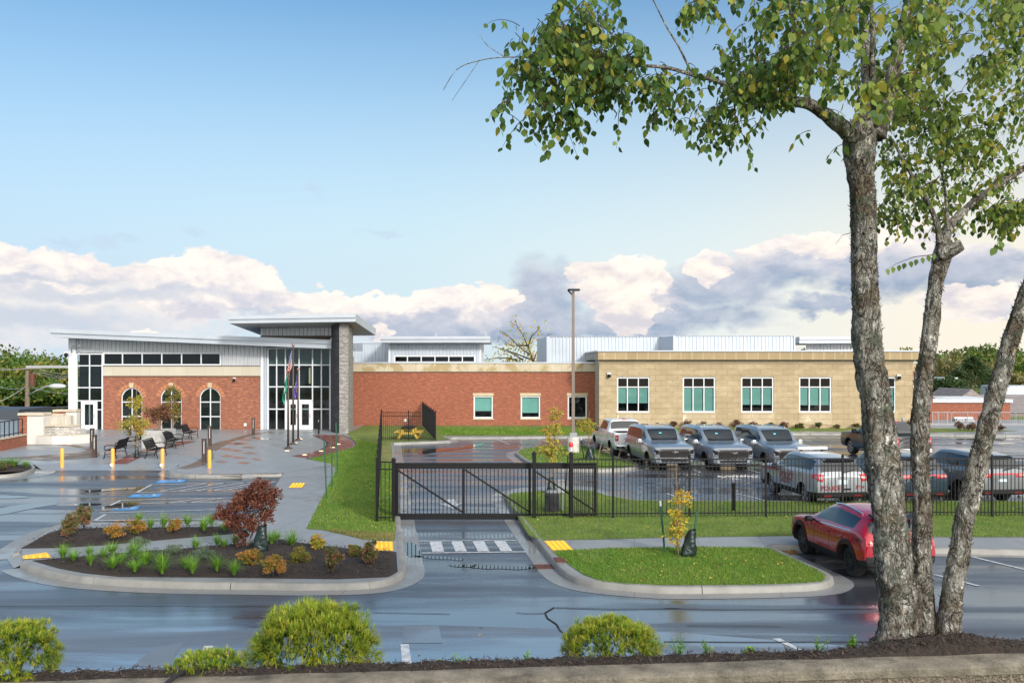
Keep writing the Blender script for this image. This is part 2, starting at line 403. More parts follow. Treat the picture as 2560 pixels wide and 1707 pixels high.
lawn_strip = top(a8, [(1655,1010),(1770,1056),(2352,1050)]) + top(b1, [(1200,1345),(2352,1330)]) + top(b2, [(420,1130),(1570,1140),(2335,1140),(2900,1142)]) + [k2c[0]+Vector((0,-.15,0))] + [p+Vector((0,-.2,0)) for p in k2c[1:6]] + top(b1, [(640,930),(540,893),(400,880),(200,877)]) + top(a8, [(1640,585),(1500,596),(1440,620),(1430,650),(1480,720),(1560,850)])
struct(sheet('lawn', lawn_strip, ZT+.003, M['soil_grass']))
lawn_front = top(a8, [(1880,1165),(2352,1155)]) + top(b1, [(160,1478),(640,1452),(1100,1446),(1600,1440),(2150,1445)]) + top(b5, [(690,187),(830,250),(980,318),(1045,355),(1058,382),(1030,402),(900,412),(500,424),(0,424)]) + top(b4, [(2000,418),(1850,402),(1720,355),(1640,300)]) 
struct(sheet('lawn', lawn_front, ZT+.003, M['soil_grass']))
# lamp-post island in the car park
k3 = GP(b1, [(-250,540),(-120,640),(60,690),(340,706),(700,706),(900,692),(975,668),(965,645),(880,622),(740,572),(590,510),(470,470),(350,462),(150,470),(-200,500)])
k3.append(k3[0].copy())
kerb(k3, +1, gutter=.5)
struct(sheet('lawn', [p for p in inset(k3[:-1], .15)], ZT+.002, M['soil_grass']))
# paving details: tactile pads, brick walk, bands, tinted pavers
def pad(pts, fn, z=ZT+.009):
    p = top(fn, pts, z); mb = MB(); mb.poly([Vector((q.x,q.y,z)) for q in p])
    u = (p[1]-p[0]); v = (p[3]-p[0]); nu = max(4, int(u.length/.14)); nv = max(3, int(v.length/.14))
    for i in range(nu):
        for j in range(nv):
            c = p[0] + u*((i+.5)/nu) + v*((j+.5)/nv); mb.lathe(c, [(.035,0),(.028,.012),(.01,.015)], 6)
    return struct(mb.build('tactile_pad', M['tactile']))
pad([(192,990),(430,975),(388,932),(187,962)], a6, .16)
pad([(865,543),(1000,541),(1030,497),(905,498)], a7)
pad([(1712,1155),(1895,1160),(1890,1072),(1712,1066)], a7)
pad([(1885,1155),(2092,1152),(2000,1060),(1803,1064)], a8)
def strip(name, a, b, mat, z): 
    mb = MB(); mb.loft([[Vector((p.x,p.y,z)) for p in a], [Vector((p.x,p.y,z)) for p in b]], False); return struct(mb.build(name, mat))
sp = lambda fn, pts: smoothp(top(fn, pts), 2)
strip('brick_path', sp(a7, [(900,235),(1080,208),(1200,170),(1268,125),(1245,85),(1180,55),(1110,28)]), sp(a7, [(1050,258),(1250,215),(1400,180),(1490,150),(1510,110),(1460,65),(1370,28)]), M['paver_red'], ZT+.010)
strip('paver_edge', sp(a7, [(1050,261),(1255,218),(1405,183),(1500,152),(1522,110),(1470,63),(1380,26)]), sp(a7, [(1060,268),(1270,226),(1420,190),(1530,156),(1548,110),(1490,60),(1400,24)]), M['paver_dark'], ZT+.012)
strip('paver_edge', sp(a7, [(890,236),(1075,205),(1190,168),(1245,125),(1225,88),(1165,57),(1100,28)]), sp(a7, [(908,234),(1083,208),(1202,170),(1270,125),(1247,85),(1182,55),(1112,28)]), M['paver_dark'], ZT+.013)
strip('brick_path', GP(a6, [(830,246)],.012)+[], GP(a6, [(980,246)],.012), M['paver_red'], .02) if False else None
strip('brick_path', top(a6, [(915,198),(1060,130),(1180,85),(1500,10)]), top(a6, [(1062,198),(1180,140),(1330,85),(1640,10)]), M['paver_red'], ZT+.010)
strip('paver_edge', top(a6, [(1030,143),(1150,100)]), top(a6, [(1200,143),(1330,100)]), M['paver_dark'], ZT+.016)
strip('aggregate_band', sp(a6, [(1480,232),(1600,200),(1690,150),(1680,100),(1720,60),(1800,20),(1900,0)]), sp(a6, [(1560,240),(1700,215),(1790,160),(1770,100),(1800,60),(1870,28),(1960,5)]), M['aggregate'], ZT+.012)
strip('aggregate_band', sp(a2, [(130,1410),(250,1340),(420,1290),(560,1260),(680,1252)]), sp(a2, [(150,1440),(290,1355),(460,1300),(600,1268),(720,1256)]), M['aggregate'], ZT+.014)
strip('aggregate_band', sp(a6, [(0,55),(380,38),(600,50),(740,80),(700,100),(520,118),(0,150)]), sp(a6, [(0,50),(400,30),(640,38),(800,80),(850,130),(760,150),(400,172)]), M['aggregate'], ZT+.012)
for cx, cy in ((430,75),(620,70),(350,180),(470,150),(400,110),(480,205),(560,265),(420,300),(240,165),(330,115),(540,55),(260,235),(380,250),(200,290)):
    struct(sheet('tinted_paver', top(a7, [(cx-70,cy),(cx+20,cy+13),(cx+85,cy),(cx-5,cy-12)]), ZT+.005, M['stain_red']))
# painted markings belong to the surface they lie on
def mark(parent, fn, pts, name='parking_line', z=.010, mat='paint_white'): return sheet(name, GP(fn, pts), z, M[mat], parent)
def line(parent, p, q, w=.1, name='parking_line', z=.010, mat='paint_white'):
    d = (q-p).normalized(); n_ = Vector((-d.y,d.x,0))*w/2
    return sheet(name, [p-n_,q-n_,q+n_,p+n_], z, M[mat], parent)
for q in ([(680,1068),(795,1068),(825,1172),(708,1172)], [(890,1066),(1000,1066),(1048,1170),(935,1170)], [(1100,1064),(1212,1064),(1270,1168),(1155,1170)], [(1308,1064),(1418,1062),(1495,1166),(1380,1168)]): mark(lot, a8, q, 'crosswalk_bar')
mark(lot, a8, [(575,1065),(1535,1058),(1540,1064),(577,1072)], 'crosswalk_line'); mark(lot, a8, [(605,1181),(1625,1169),(1632,1177),(607,1189)], 'crosswalk_line')
mark(lot, a8, [(845,660),(930,660),(950,700),(1005,695),(905,752),(772,700),(850,700)], 'arrow_marking')
for p, q, w in ((b5(2015,240),b5(2352,322),.1), (b5(1765,355),b5(2055,430),.1)): line(lot, G(p), G(q), w)
for fn, p, q in ((a3,(1340,1248),(1465,1296)),(a3,(1735,1240),(1880,1288)),(a5,(360,1198),(590,1248)),(a5,(180,1252),(275,1272)),(a5,(1445,1228),(1870,1300)),(a5,(2020,1228),(2500,1300)),(a4,(200,1240),(300,1262)),(b1,(1500,680),(1580,712)),(b1,(2040,680),(2170,718)),(b1,(1240,915),(1580,1020)),(b1,(1920,915),(2352,1018))): line(lot, G(fn(*p)), G(fn(*q)), .1)
for q in ([(1310,885),(1360,885),(1395,822),(1335,822)],): mark(road, b3, q)
for q in ([(525,812),(580,810),(600,952),(540,958)],): mark(road, b4, q)
for q in ([(705,775),(755,772),(920,858),(870,850)], [(1880,765),(1930,763),(2040,798),(1990,802)]): mark(road, b5, q)
# accessible stalls
s0 = lambda x, y: G(a6(x, y))
for p, q in (((1140,437),(1265,372)),((1265,372),(2310,346)),((1140,437),(1950,415)),((1330,428),(1750,358)),((1480,428),(1880,356)),((1620,424),(2050,352)),((1770,420),(2180,350)),((1900,412),(2290,350)),((920,545),(1010,502)),((1010,502),(1950,480)),((1170,527),(1950,515)),((1380,525),(1700,487)),((1560,523),(1850,484)),((830,608),(1900,577)),((790,672),(1890,655)),((790,672),(880,620))): line(lot, s0(*p), s0(*q), .1)
def wheelchair(pts):
    P = GP(a6, pts); o = mark(lot, a6, pts, 'accessible_marking', .008, 'paint_blue')
    u = P[1]-P[0]; v = P[3]-P[0]; mb = MB(); L = lambda a, b: P[0]+u*a+v*b+Vector((0,0,.014))
    z = Vector((0,0,0))
    def seg(a, b, w=.07):
        p, q = L(*a), L(*b); d = (q-p).normalized(); n_ = Vector((-d.y,d.x,0))*w; mb.add([p-n_,q-n_,q+n_,p+n_], [(0,1,2,3)])
    mb.poly([L(.22+.05*math.cos(t), .5+.08*math.sin(t)) for t in [i*.7 for i in range(9)]])
    seg((.26,.5),(.55,.5)); seg((.4,.5),(.4,.66)); seg((.55,.5),(.55,.75)); seg((.55,.75),(.82,.8))
    for i in range(10):
        t = -.6+i*.42; seg((.6+.2*math.cos(t),.46+.3*math.sin(t)),(.6+.2*math.cos(t+.42),.46+.3*math.sin(t+.42)),.05)
    mb.build('wheelchair_symbol', M['paint_white'], o)
wheelchair([(1290,360),(1525,352),(1560,327),(1335,333)]); wheelchair([(1065,480),(1320,475),(1355,447),(1110,452)]); wheelchair([(850,588),(1130,582),(1170,553),(920,560)])
# asphalt seam and crack, storm grate
mb = MB(); pts = [G(b4(*p)) for p in ((1530,570),(1470,605),(1485,640),(1545,680),(1570,725),(1640,770),(1670,800))]
for i in range(len(pts)-1):
    d = (pts[i+1]-pts[i]); n_ = Vector((-d.y,d.x,0)).normalized()*.018
    mb.add([pts[i]-n_,pts[i+1]-n_,pts[i+1]+n_,pts[i]+n_], [(0,1,2,3)])
for v in mb.v: v.z = .011
mb.build('crack', simple('crack_tar', (.012,.012,.013), .7), road)

# standing water, seams and patches
wm, wnt, wb_ = newmat('puddle_water'); setin(wb_, Base_Color=(.014,.015,.017,1), Roughness=.025, IOR=1.5, Specular_IOR_Level=.7)
wc_ = coords(wnt, (1,1,1)); bump(wnt, wb_, noise(wnt, wc_, 9, 3, .5), .02, .01)
def puddle(fn, pts, z=.009):
    p = resample(smoothp(xy(GP(fn, pts+[pts[0]])), 2), .12); out = []
    for q in p[:-1]:
        k = mnoise.noise(q*3.1)*.10+mnoise.noise(q*9)*.04; out.append(Vector((q.x+k*.8, q.y+k, z)))
    mb = MB(); mb.poly(out); struct(mb.build('puddle', wm))
for fn, pts in ((a8, [(440,1090),(520,1076),(560,1110),(585,1180),(600,1232),(500,1232),(452,1200)]), (a8, [(500,1212),(640,1214),(980,1230),(1015,1262),(900,1252),(650,1238)]), (a8, [(850,1298),(1100,1300),(1400,1308),(1685,1322),(1688,1346),(1300,1338),(1000,1328)]),
    (a3, [(560,1384),(620,1362),(740,1336),(1000,1326),(1060,1302),(1220,1282),(1230,1300),(1050,1336),(760,1368),(630,1396)]), (a6, [(840,560),(1000,526),(1150,514),(1130,550),(960,578),(850,602)]), (a6, [(700,424),(960,402),(1250,386),(1240,402),(940,418),(720,438)]), (a6, [(600,532),(850,521),(840,546),(640,552)]), (a6, [(840,690),(1100,666),(1080,700),(850,714)]), (a6, [(-40,575),(250,524),(560,526),(300,562),(-40,640)]), (a6, [(-40,458),(270,468),(240,482),(-40,492)]), (b2, [(1600,310),(2000,300),(2335,318),(2300,335),(1800,330)]), (b2, [(1620,355),(2100,350),(2335,362),(2000,375)])): puddle(fn, pts)
seam = simple('tar_seam', (.03,.032,.036), .35); patch_m = wet('asphalt_patch', (.10,.108,.12), (.135,.142,.155), .2, .4, .5, (1,1,1), .3, spec=1.0, ior=2.2)
def seamline(pts, w=.03, m=None, name='seam'):
    P = resample(xy(pts), .4); mb = MB(); A = [p+Vector((0,w/2+mnoise.noise(p*2)*.02,.010)) for p in P]; B = [p+Vector((0,-w/2+mnoise.noise(p*2)*.02,.010)) for p in P]; mb.loft([A,B], False); mb.build(name, m or seam, road)
seamline(GP(b3, [(0,560),(900,560),(2352,568)]), .03); seamline(GP(b4, [(1530,572),(1900,582),(2352,578)]), .05); seamline(GP(b4, [(340,604),(600,608),(850,612)]), .035); seamline(GP(b4, [(1280,604),(1350,612),(1475,608)]), .035); seamline(GP(b5, [(0,578),(400,584),(1400,580)]), .045); seamline(GP(b5, [(150,690),(760,694)]), .03); seamline(GP(b5, [(0,795),(700,798),(1390,794)]), .06)
sheet('patch', GP(b4, [(538,805),(800,803),(775,690),(545,690)]), .009, patch_m, road); sheet('patch', GP(b3, [(870,950),(1090,970),(1200,800),(1010,830)]), .008, patch_m, road)
# ---------------------------------------------------------------- building materials
def planar(nt, sx=1, sz=1):
    t = nt.nodes.new('ShaderNodeTexCoord'); s = nt.nodes.new('ShaderNodeSeparateXYZ'); nt.links.new(t.outputs['Object'], s.inputs[0])
    c = nt.nodes.new('ShaderNodeCombineXYZ'); nt.links.new(mth(nt, 'ADD', s.outputs[0], s.outputs[1]), c.inputs[0]); nt.links.new(s.outputs[2], c.inputs[1])
    return c.outputs[0], t.outputs['Object']
def brick(name, c1, c2, mortar, bw, rh, ms, off=.5, rough=.8, var=.35, damp=None, bmp=.4, dark=None):
    m, nt, b = newmat(name); v, ob = planar(nt)
    br = nd(nt, 'ShaderNodeTexBrick'); br.offset = off; br.inputs['Scale'].default_value = 1
    for k, x in (('Brick Width', bw), ('Row Height', rh), ('Mortar Size', ms), ('Mortar Smooth', .2), ('Bias', 0.0)): br.inputs[k].default_value = x
    br.inputs['Color1'].default_value = rgba(c1); br.inputs['Color2'].default_value = rgba(c2); br.inputs['Mortar'].default_value = rgba(mortar)
    nt.links.new(v, br.inputs['Vector']); c = br.outputs['Color']
    mp = nt.nodes.new('ShaderNodeMapping'); mp.inputs['Scale'].default_value = (1/bw/1.0, 1/rh, 1); nt.links.new(v, mp.inputs[0])
    nz = noise(nt, mp.outputs[0], .55, 2, .9)
    c = mixc(nt, var, c, ramp(nt, nz, [(.32, dark or (.05,.03,.035)), (.5, c1), (.68, [min(1, x*1.75) for x in c2])]), 'MIX')
    big = noise(nt, ob, .35, 4, .6); c = mixc(nt, mth(nt, 'MULTIPLY', big, .35), c, [x*.5 for x in c1])
    if damp:
        mp2 = nt.nodes.new('ShaderNodeMapping'); mp2.inputs['Scale'].default_value = damp[0]; nt.links.new(ob, mp2.inputs[0])
        dn = noise(nt, mp2.outputs[0], 1, 6, .65); c = mixc(nt, ramp(nt, dn, [(damp[2], 0.0), (damp[2]+.06, damp[3])]), c, damp[1])
    nt.links.new(c, b.inputs['Base Color']); setin(b, Roughness=rough, Specular_IOR_Level=.3)
    bump(nt, b, mth(nt, 'SUBTRACT', 1.0, br.outputs['Fac']), bmp, .01)
    return m
M['brick'] = brick('red_brick', (.25,.063,.032), (.33,.104,.054), (.31,.22,.16), .205, .068, .010, var=.42, dark=(.10,.04,.04))
M['brick_pav'] = brick('mottled_brick', (.25,.078,.043), (.32,.128,.072), (.33,.24,.17), .205, .068, .010, var=.55, dark=(.09,.045,.05))
M['stone'] = brick('tan_block', (.36,.285,.175), (.42,.335,.215), (.17,.125,.07), .82, .41, .012, var=.22, damp=((.9,1,4.2), (.56,.49,.37), .66, .75), dark=(.25,.175,.09), bmp=.3)
M['stone_side'] = brick('pale_block', (.50,.46,.38), (.56,.52,.44), (.38,.34,.28), .82, .41, .012, var=.1, bmp=.3, dark=(.4,.36,.3))
M['parapet'] = brick('damp_parapet_block', (.31,.235,.13), (.36,.275,.16), (.55,.49,.38), .81, 2.0, .022, 0, var=.12, damp=((1.1,1,1.2), (.56,.50,.38), .60, .8), dark=(.24,.17,.09), bmp=.2)
M['band'] = brick('cream_band', (.46,.40,.29), (.52,.46,.35), (.28,.23,.15), .81, 2.0, .012, 0, var=.15, damp=((.8,1,.7), (.32,.245,.125), .52, .85), dark=(.38,.31,.2), bmp=.2)
M['cream'] = brick('cream_panel', (.48,.44,.35), (.52,.475,.385), (.4,.36,.28), 1.35, 3.0, .012, 0, var=.1, dark=(.55,.5,.4), bmp=.2)
M['sill'] = simple('cast_stone', (.45,.375,.25), .7, var=(3,.1))
M['rough_panel'] = brick('rough_stone_panel', (.42,.34,.225), (.47,.39,.27), (.36,.29,.19), .62, .41, .02, var=.2, damp=((1,1,1), (.70,.63,.5), .58, .6), dark=(.48,.38,.24), bmp=1.0)
M['pier_dark'] = brick('dark_brick', (.035,.037,.042), (.06,.062,.07), (.05,.05,.055), .3, .1, .014, var=.4, dark=(.015,.015,.02), bmp=1.0)
M['pier_light'] = brick('pale_ledge_stone', (.26,.25,.23), (.40,.39,.37), (.05,.048,.045), .26, .095, .016, var=.4, dark=(.10,.09,.075), bmp=1.2)
M['siding'] = simple('metal_siding', (.47,.49,.51), .45, metal=.35, var=(.8,.08))
M['siding_blue'] = simple('metal_siding_pale', (.43,.48,.54), .45, metal=.3, var=(.8,.06))
M['fascia'] = simple('fascia_metal', (.42,.46,.51), .35, metal=.3, var=(.6,.06))
M['soffit'] = simple('soffit_metal', (.34,.35,.36), .45, metal=.2)
M['flash'] = simple('bronze_flashing', (.10,.085,.07), .5)
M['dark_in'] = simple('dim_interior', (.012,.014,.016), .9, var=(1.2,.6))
M['blind'] = simple('teal_blind', (.28,.51,.485), .7, var=(.6,.12))
M['slat'] = simple('dark_blind', (.05,.065,.065), .6)
M['curtain'] = simple('grey_curtain', (.16,.2,.2), .8)
def glassmat(name, tint, f=.06):
    m = bpy.data.materials.new(name); m.use_nodes = True; nt = m.node_tree; nt.nodes.clear()
    o = nt.nodes.new('ShaderNodeOutputMaterial'); t = nt.nodes.new('ShaderNodeBsdfTransparent'); g = nt.nodes.new('ShaderNodeBsdfGlossy')
    t.inputs[0].default_value = rgba(tint); g.inputs['Roughness'].default_value = .02; g.inputs[0].default_value = (1,1,1,1)
    fr = nt.nodes.new('ShaderNodeFresnel'); fr.inputs[0].default_value = 1.45; mx = nt.nodes.new('ShaderNodeMixShader')
    nt.links.new(fr.outputs[0], mx.inputs[0]); nt.links.new(t.outputs[0], mx.inputs[1]); nt.links.new(g.outputs[0], mx.inputs[2]); nt.links.new(mx.outputs[0], o.inputs[0])
    return m
M['glass'] = glassmat('tinted_glass', (.62,.74,.72))
# ---------------------------------------------------------------- the building
BLD = thing('civic_building', 'long low civic building with glazed entrance pavilion, red brick wing and tan block wing', 'building', (-10, 72, 0))
def P_(mb, name, mat, par=BLD, **k): return mb.build(name, mat, par, **k)
def corrugate(mb, x0, x1, ztop, zbot, Y, pitch=.3, d=.05):
    """ribbed sheet between two height functions of x"""
    n = int((x1-x0)/pitch); prof = []
    for i in range(n+1):
        x = x0 + i*pitch
        for dx, dy in ((0,0), (.07,0), (.11,-d), (.19,-d), (.23,0)):
            if x+dx <= x1: prof.append((x+dx, Y+dy))
    prof.append((x1, Y))
    mb.loft([[Vector((x,y,zbot(x))) for x, y in prof], [Vector((x,y,ztop(x))) for x, y in prof]], False)
def rect(x0, x1, z0, z1): return [(x0,z0),(x1,z0),(x1,z1),(x0,z1)]
def glazing(name, x0, x1, z0, z1, Y, vs, hs, par=BLD, fw=.07, blind=None, back=True, skip=None, sub=True, mat='white', curtain=False):
    """a window: frame with mullions, glass, whatever hangs behind it"""
    fr = MB(); xs = [x0]+list(vs)+[x1]; zs = [z0]+list(hs)+[z1]
    for i, x in enumerate(xs):
        w = fw*(1.15 if i in (0, len(xs)-1) else .85)
        xa = x if i == 0 else (x-w if i == len(xs)-1 else x-w/2)
        fr.box(xa, xa+w, Y-.01, Y+.09, z0, z1)
    for i, z in enumerate(zs):
        w = fw*(1.15 if i in (0, len(zs)-1) else .85)
        za = z if i == 0 else (z-w if i == len(zs)-1 else z-w/2)
        fr.box(x0+.002, x1-.002, Y-.006, Y+.086, za, za+w)
    f = fr.build(name, M[mat], par)
    g = MB(); g.add([(x0,Y+.05,z0),(x1,Y+.05,z0),(x1,Y+.05,z1),(x0,Y+.05,z1)], [(0,1,2,3)]); g.build('pane', M['glass'], f)
    if blind:
        bb = MB(); cells = xs
        for i in range(len(cells)-1): bb.add([(cells[i]+.03,Y+.12,blind[0]),(cells[i+1]-.03,Y+.12,blind[0]),(cells[i+1]-.03,Y+.12,blind[1]),(cells[i]+.03,Y+.12,blind[1])], [(0,1,2,3)])
        bb.build('roller_blind', M['blind'], f)
    if back:
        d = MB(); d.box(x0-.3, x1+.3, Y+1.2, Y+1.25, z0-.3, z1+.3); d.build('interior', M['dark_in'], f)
    return f
# ---- entrance pavilion, front in the plane YE
YE = 68.2; e1 = XZ(a1, YE); e2 = XZ(a2, YE)
X = lambda x: e1(x, 0)[0]; Z = lambda y: e1(0, y)[1]; X2 = lambda x: e2(x, 0)[0]; Z2 = lambda y: e2(0, y)[1]
g0 = .05
xl, xr = X(600), X(2175); zb0, zb1 = Z(800), Z(720)
def soff(x):       # underside line of the mono-pitch roof
    xa, za = e1(420, 478); xb, zb = e2(1285, 437); return za + (zb-za)*(x-xa)/(xb-xa)
# brick with three arched openings
def arch(xc, hw, zbase, zspring, ztop, n=12):
    p = [(xc-hw, zbase), (xc+hw, zbase), (xc+hw, zspring)]
    rise = ztop-zspring; Rr = (hw*hw+rise*rise)/(2*rise); a0 = math.asin(min(1, hw/Rr))
    for i in range(1, n): 
        a = a0 - 2*a0*i/n; p.append((xc+Rr*math.sin(a), ztop-Rr+Rr*math.cos(a)))
    p.append((xc-hw, zspring)); return p
ah = 88/3.336*YE/F; zs_, zt_ = Z(968), Z(897)
arcs = [(X(c), arch(X(c), ah, Z(1256), zs_, zt_)) for c in (1098, 1427, 1752)]
mb = MB(); mb.wall(rect(X(862), xr, 0, zb0), [a for _, a in arcs], YE, .25); P_(mb, 'brick_wall', M['brick_pav'])
for xc, pts in arcs:
    # window
    fr = MB(); Yf = YE+.08; w = .07
    top_ = pts[2:]; n = len(pts)
    inner = [(xc+(x-xc)*(1-w/ah), z-(w if z > zs_ else 0)) for x, z in pts]
    inner[0] = (inner[0][0], pts[0][1]+w); inner[1] = (inner[1][0], pts[1][1]+w)
    fr.add([(x,Yf,z) for x, z in pts]+[(x,Yf,z) for x, z in inner]+[(x,Yf+.07,z) for x, z in inner], [(i,(i+1)%n,(i+1)%n+n,i+n) for i in range(n)]+[(i+n,(i+1)%n+n,(i+1)%n+2*n,i+2*n) for i in range(n)])
    fr.box(xc-w/2, xc+w/2, Yf+.002, Yf+.07, Z(1256), zt_-.02)
    for y in (1017, 1138): fr.box(xc-ah+.01, xc+ah-.01, Yf+.004, Yf+.066, Z(y)-w/2, Z(y)+w/2)
    f = P_(fr, 'arched_window', M['white'])
    g = MB(); g.poly([(x,Yf+.04,z) for x, z in pts]); g.build('pane', M['glass'], f)
    sl = MB(); z = Z(1252)
    while z < zt_-.15:
        hw = ah-.05 if z < zs_ else ah*.8
        sl.add([(xc-hw,Yf+.12,z),(xc+hw,Yf+.12,z),(xc+hw,Yf+.16,z+.035),(xc-hw,Yf+.16,z+.035)], [(0,1,2,3)]); z += .11
    sl.build('venetian_blind', M['slat'], f)
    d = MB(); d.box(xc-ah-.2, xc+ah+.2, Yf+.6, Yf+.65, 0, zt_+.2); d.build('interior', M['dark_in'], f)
    # arch ring of radial bricks with keystone
    ring = MB(); rise = zt_-zs_; Rr = (ah*ah+rise*rise)/(2*rise); a0 = math.asin(ah/Rr)+.1; zc = zt_-Rr
    N = 22
    for i in range(N):
        t0_ = -a0+2*a0*i/N+.012; t1_ = -a0+2*a0*(i+1)/N-.012; r0, r1 = Rr+.005, Rr+.30
        q = [(xc+r*math.sin(t), YE-.02, zc+r*math.cos(t)) for r, t in ((r0,t0_),(r1,t0_),(r1,t1_),(r0,t1_))]
        ring.prism(q, (0,.03,0), i % 2)
    rg = P_(ring, 'arch_ring', [simple('arch_brick', (.36,.13,.06), .8), simple('arch_brick_b', (.42,.2,.1), .8)])
    k = MB(); k.prism([(xc-.12,YE-.06,zt_+.0),(xc+.12,YE-.06,zt_+.0),(xc+.17,YE-.06,zt_+.36),(xc-.17,YE-.06,zt_+.36)], (0,.08,0)); k.build('keystone', M['sill'], rg)
mb = MB(); mb.box(X(862), xr, YE-.06, YE+.2, zb0+.003, zb1); P_(mb, 'cream_band', M['cream'])
mb = MB(); mb.box(X(862), xr, YE-.09, YE+.2, zb1+.002, zb1+.06); mb.box(X(862), xr, YE-.075, YE-.055, zb0-.03, zb0+.02); P_(mb, 'flashing', M['flash'])
# siding round the clerestory band
zc0, zc1 = Z(712), Z(604)
mb = MB(); corrugate(mb, xl, X(1848), lambda x: soff(x)+.3, lambda x: zc1, YE); corrugate(mb, X(1848), xr, lambda x: soff(x)+.3, lambda x: zb1+.06, YE); P_(mb, 'siding', M['siding'])
glazing('clerestory_window', X(858), X(1845), zc0, zc1, YE-.02, [X(q) for q in (1022,1186,1350,1515,1678)], [], fw=.09)
# corner glazing with entrance door
zg0 = Z(1258)
glazing('curtain_wall', X(636), X(860), zg0, Z(610), YE-.03, [X(748)], [Z(1006), Z(896), Z(714)], fw=.085)
def door(x0, x1, z1, Y, par=BLD, name='door'):
    d = MB(); s = .2
    d.box(x0, x0+s, Y, Y+.06, g0, z1); d.box(x1-s, x1, Y, Y+.06, g0, z1); d.box(x0+s, x1-s, Y, Y+.06, z1-.22, z1); d.box(x0+s, x1-s, Y, Y+.06, g0, g0+.42)
    o = d.build(name, M['white'], par)
    g = MB(); g.add([(x0+s,Y+.03,g0+.42),(x1-s,Y+.03,g0+.42),(x1-s,Y+.03,z1-.22),(x0+s,Y+.03,z1-.22)], [(0,1,2,3)]); g.build('pane', M['glass'], o)
    h = MB(); h.tube([(x1-.12,Y-.05,1.0),(x1-.12,Y-.05,1.3)], .018, 6); h.tube([(x1-.12,Y,1.02),(x1-.12,Y-.05,1.02)], .012, 6); h.build('handle', M['grey_metal'], o)
    return o
door(X(688), X(806), Z(1010), YE-.10)
mb = MB(); 
for x in (682, 808): mb.box(X(x)-.04, X(x)+.04, YE-.045, YE+.03, zg0, Z(1008))
mb.box(X(640), X(680), YE-.043, YE+.03, Z(1080)-.03, Z(1080)+.03); mb.box(X(810), X(856), YE-.043, YE+.03, Z(1080)-.03, Z(1080)+.03)
P_(mb, 'door_frame', M['white'])
# corner trims
mb = MB(); mb.box(X(570), X(600), YE-.0, YE+.4, 0, soff(X(585))+.2); P_(mb, 'corner_trim', M['white']); mb = MB(); mb.box(X(600), X(636), YE-.08, YE+.3, 0, soff(X(585))+.2); P_(mb, 'corner_trim', M['white']); mb = MB(); mb.box(X(2176), X(2198), YE-.10, YE+.3, 0, soff(X(2190))+.2); P_(mb, 'corner_trim', M['white'])
mb = MB(); corrugate(mb, X(2198), X(2230), lambda x: soff(x)+.2, lambda x: 0, YE-.02, .16, .04); P_(mb, 'siding', M['siding_blue'])
# pavilion roof: two-step fascia, sloping to the right
YR = 66.4
def fasc(name, fn_top, fn_bot, Y, depth, step, slope=0.0, mat='fascia', soffm='soffit'):
    (xa, za), (xb, zb) = fn_top; (xc_, zc_), (xd, zd) = fn_bot
    mb = MB()
    def row(y, t, s):  # corner points at fascia fraction t
        return [(xa+(xc_-xa)*t, y, za+(zc_-za)*t-s), (xb+(xd-xb)*t, y, zb+(zd-zb)*t-s)]
    st = .47; s2 = slope*depth
    prof = [row(Y,0,0), row(Y,st,0), row(Y+step,st,0), row(Y+step,1,0), row(Y+depth,1,s2), row(Y+depth,0,s2)]
    pts = [p for r in prof for p in r]
    fs = [(2*i,2*i+1,2*i+3,2*i+2) for i in range(5)]+[(10,11,1,0)]
    mi = [0,0,0,1,0,0]
    for f, m_ in zip(fs, mi): mb.add([pts[i] for i in f], [(0,1,2,3)], m_)
    mb.add([pts[i] for i in (0,2,4,6,8,10)], [tuple(range(6))]); mb.add([pts[i] for i in (1,3,5,7,9,11)], [tuple(range(6))])
    return P_(mb, name, [M[mat], M[soffm]])
r1 = XZ(a1, YR); r2 = XZ(a2, YR)
fasc('pavilion_roof', (r1(410,407), r2(1287,351)), (r1(416,476), r2(1287,437)), YR, 14, .12)
# main entrance curtain wall
x2 = [X2(q) for q in (752,838,972,1103,1190)]
glazing('curtain_wall', X2(660), X2(1282), Z2(1248), Z2(425), YE-.03, x2, [Z2(1028), Z2(810), Z2(597)], fw=.095)
cur = MB()
for i in range(60):
    x = X2(668)+i*(X2(1275)-X2(668))/60
    cur.add([(x,YE+.45+(i%2)*.06,Z2(600)),(x+.17,YE+.45+((i+1)%2)*.06,Z2(600)),(x+.17,YE+.45+((i+1)%2)*.06,Z2(425)),(x,YE+.45+(i%2)*.06,Z2(425))], [(0,1,2,3)])
P_(cur, 'interior_curtain', M['curtain'])
mb = MB(); mb.box(X2(852), X2(1105), YE-.07, YE+.02, Z2(952), Z2(936)); mb.box(X2(852)-.05, X2(852)+.05, YE-.07, YE+.02, g0, Z2(945)); mb.box(X2(1105)-.07, X2(1105)+.03, YE-.07, YE+.02, g0, Z2(945)); P_(mb, 'door_frame', M['white'])
door(X2(862), X2(970), Z2(950), YE-.10); door(X2(974), X2(1098), Z2(950), YE-.10)
mb = MB(); mb.box(X2(1058), X2(1076), YE+.3, YE+.4, Z2(780), Z2(622)); P_(mb, 'wall_lamp', simple('lamp_glow', (.6,.5,.3), .6))
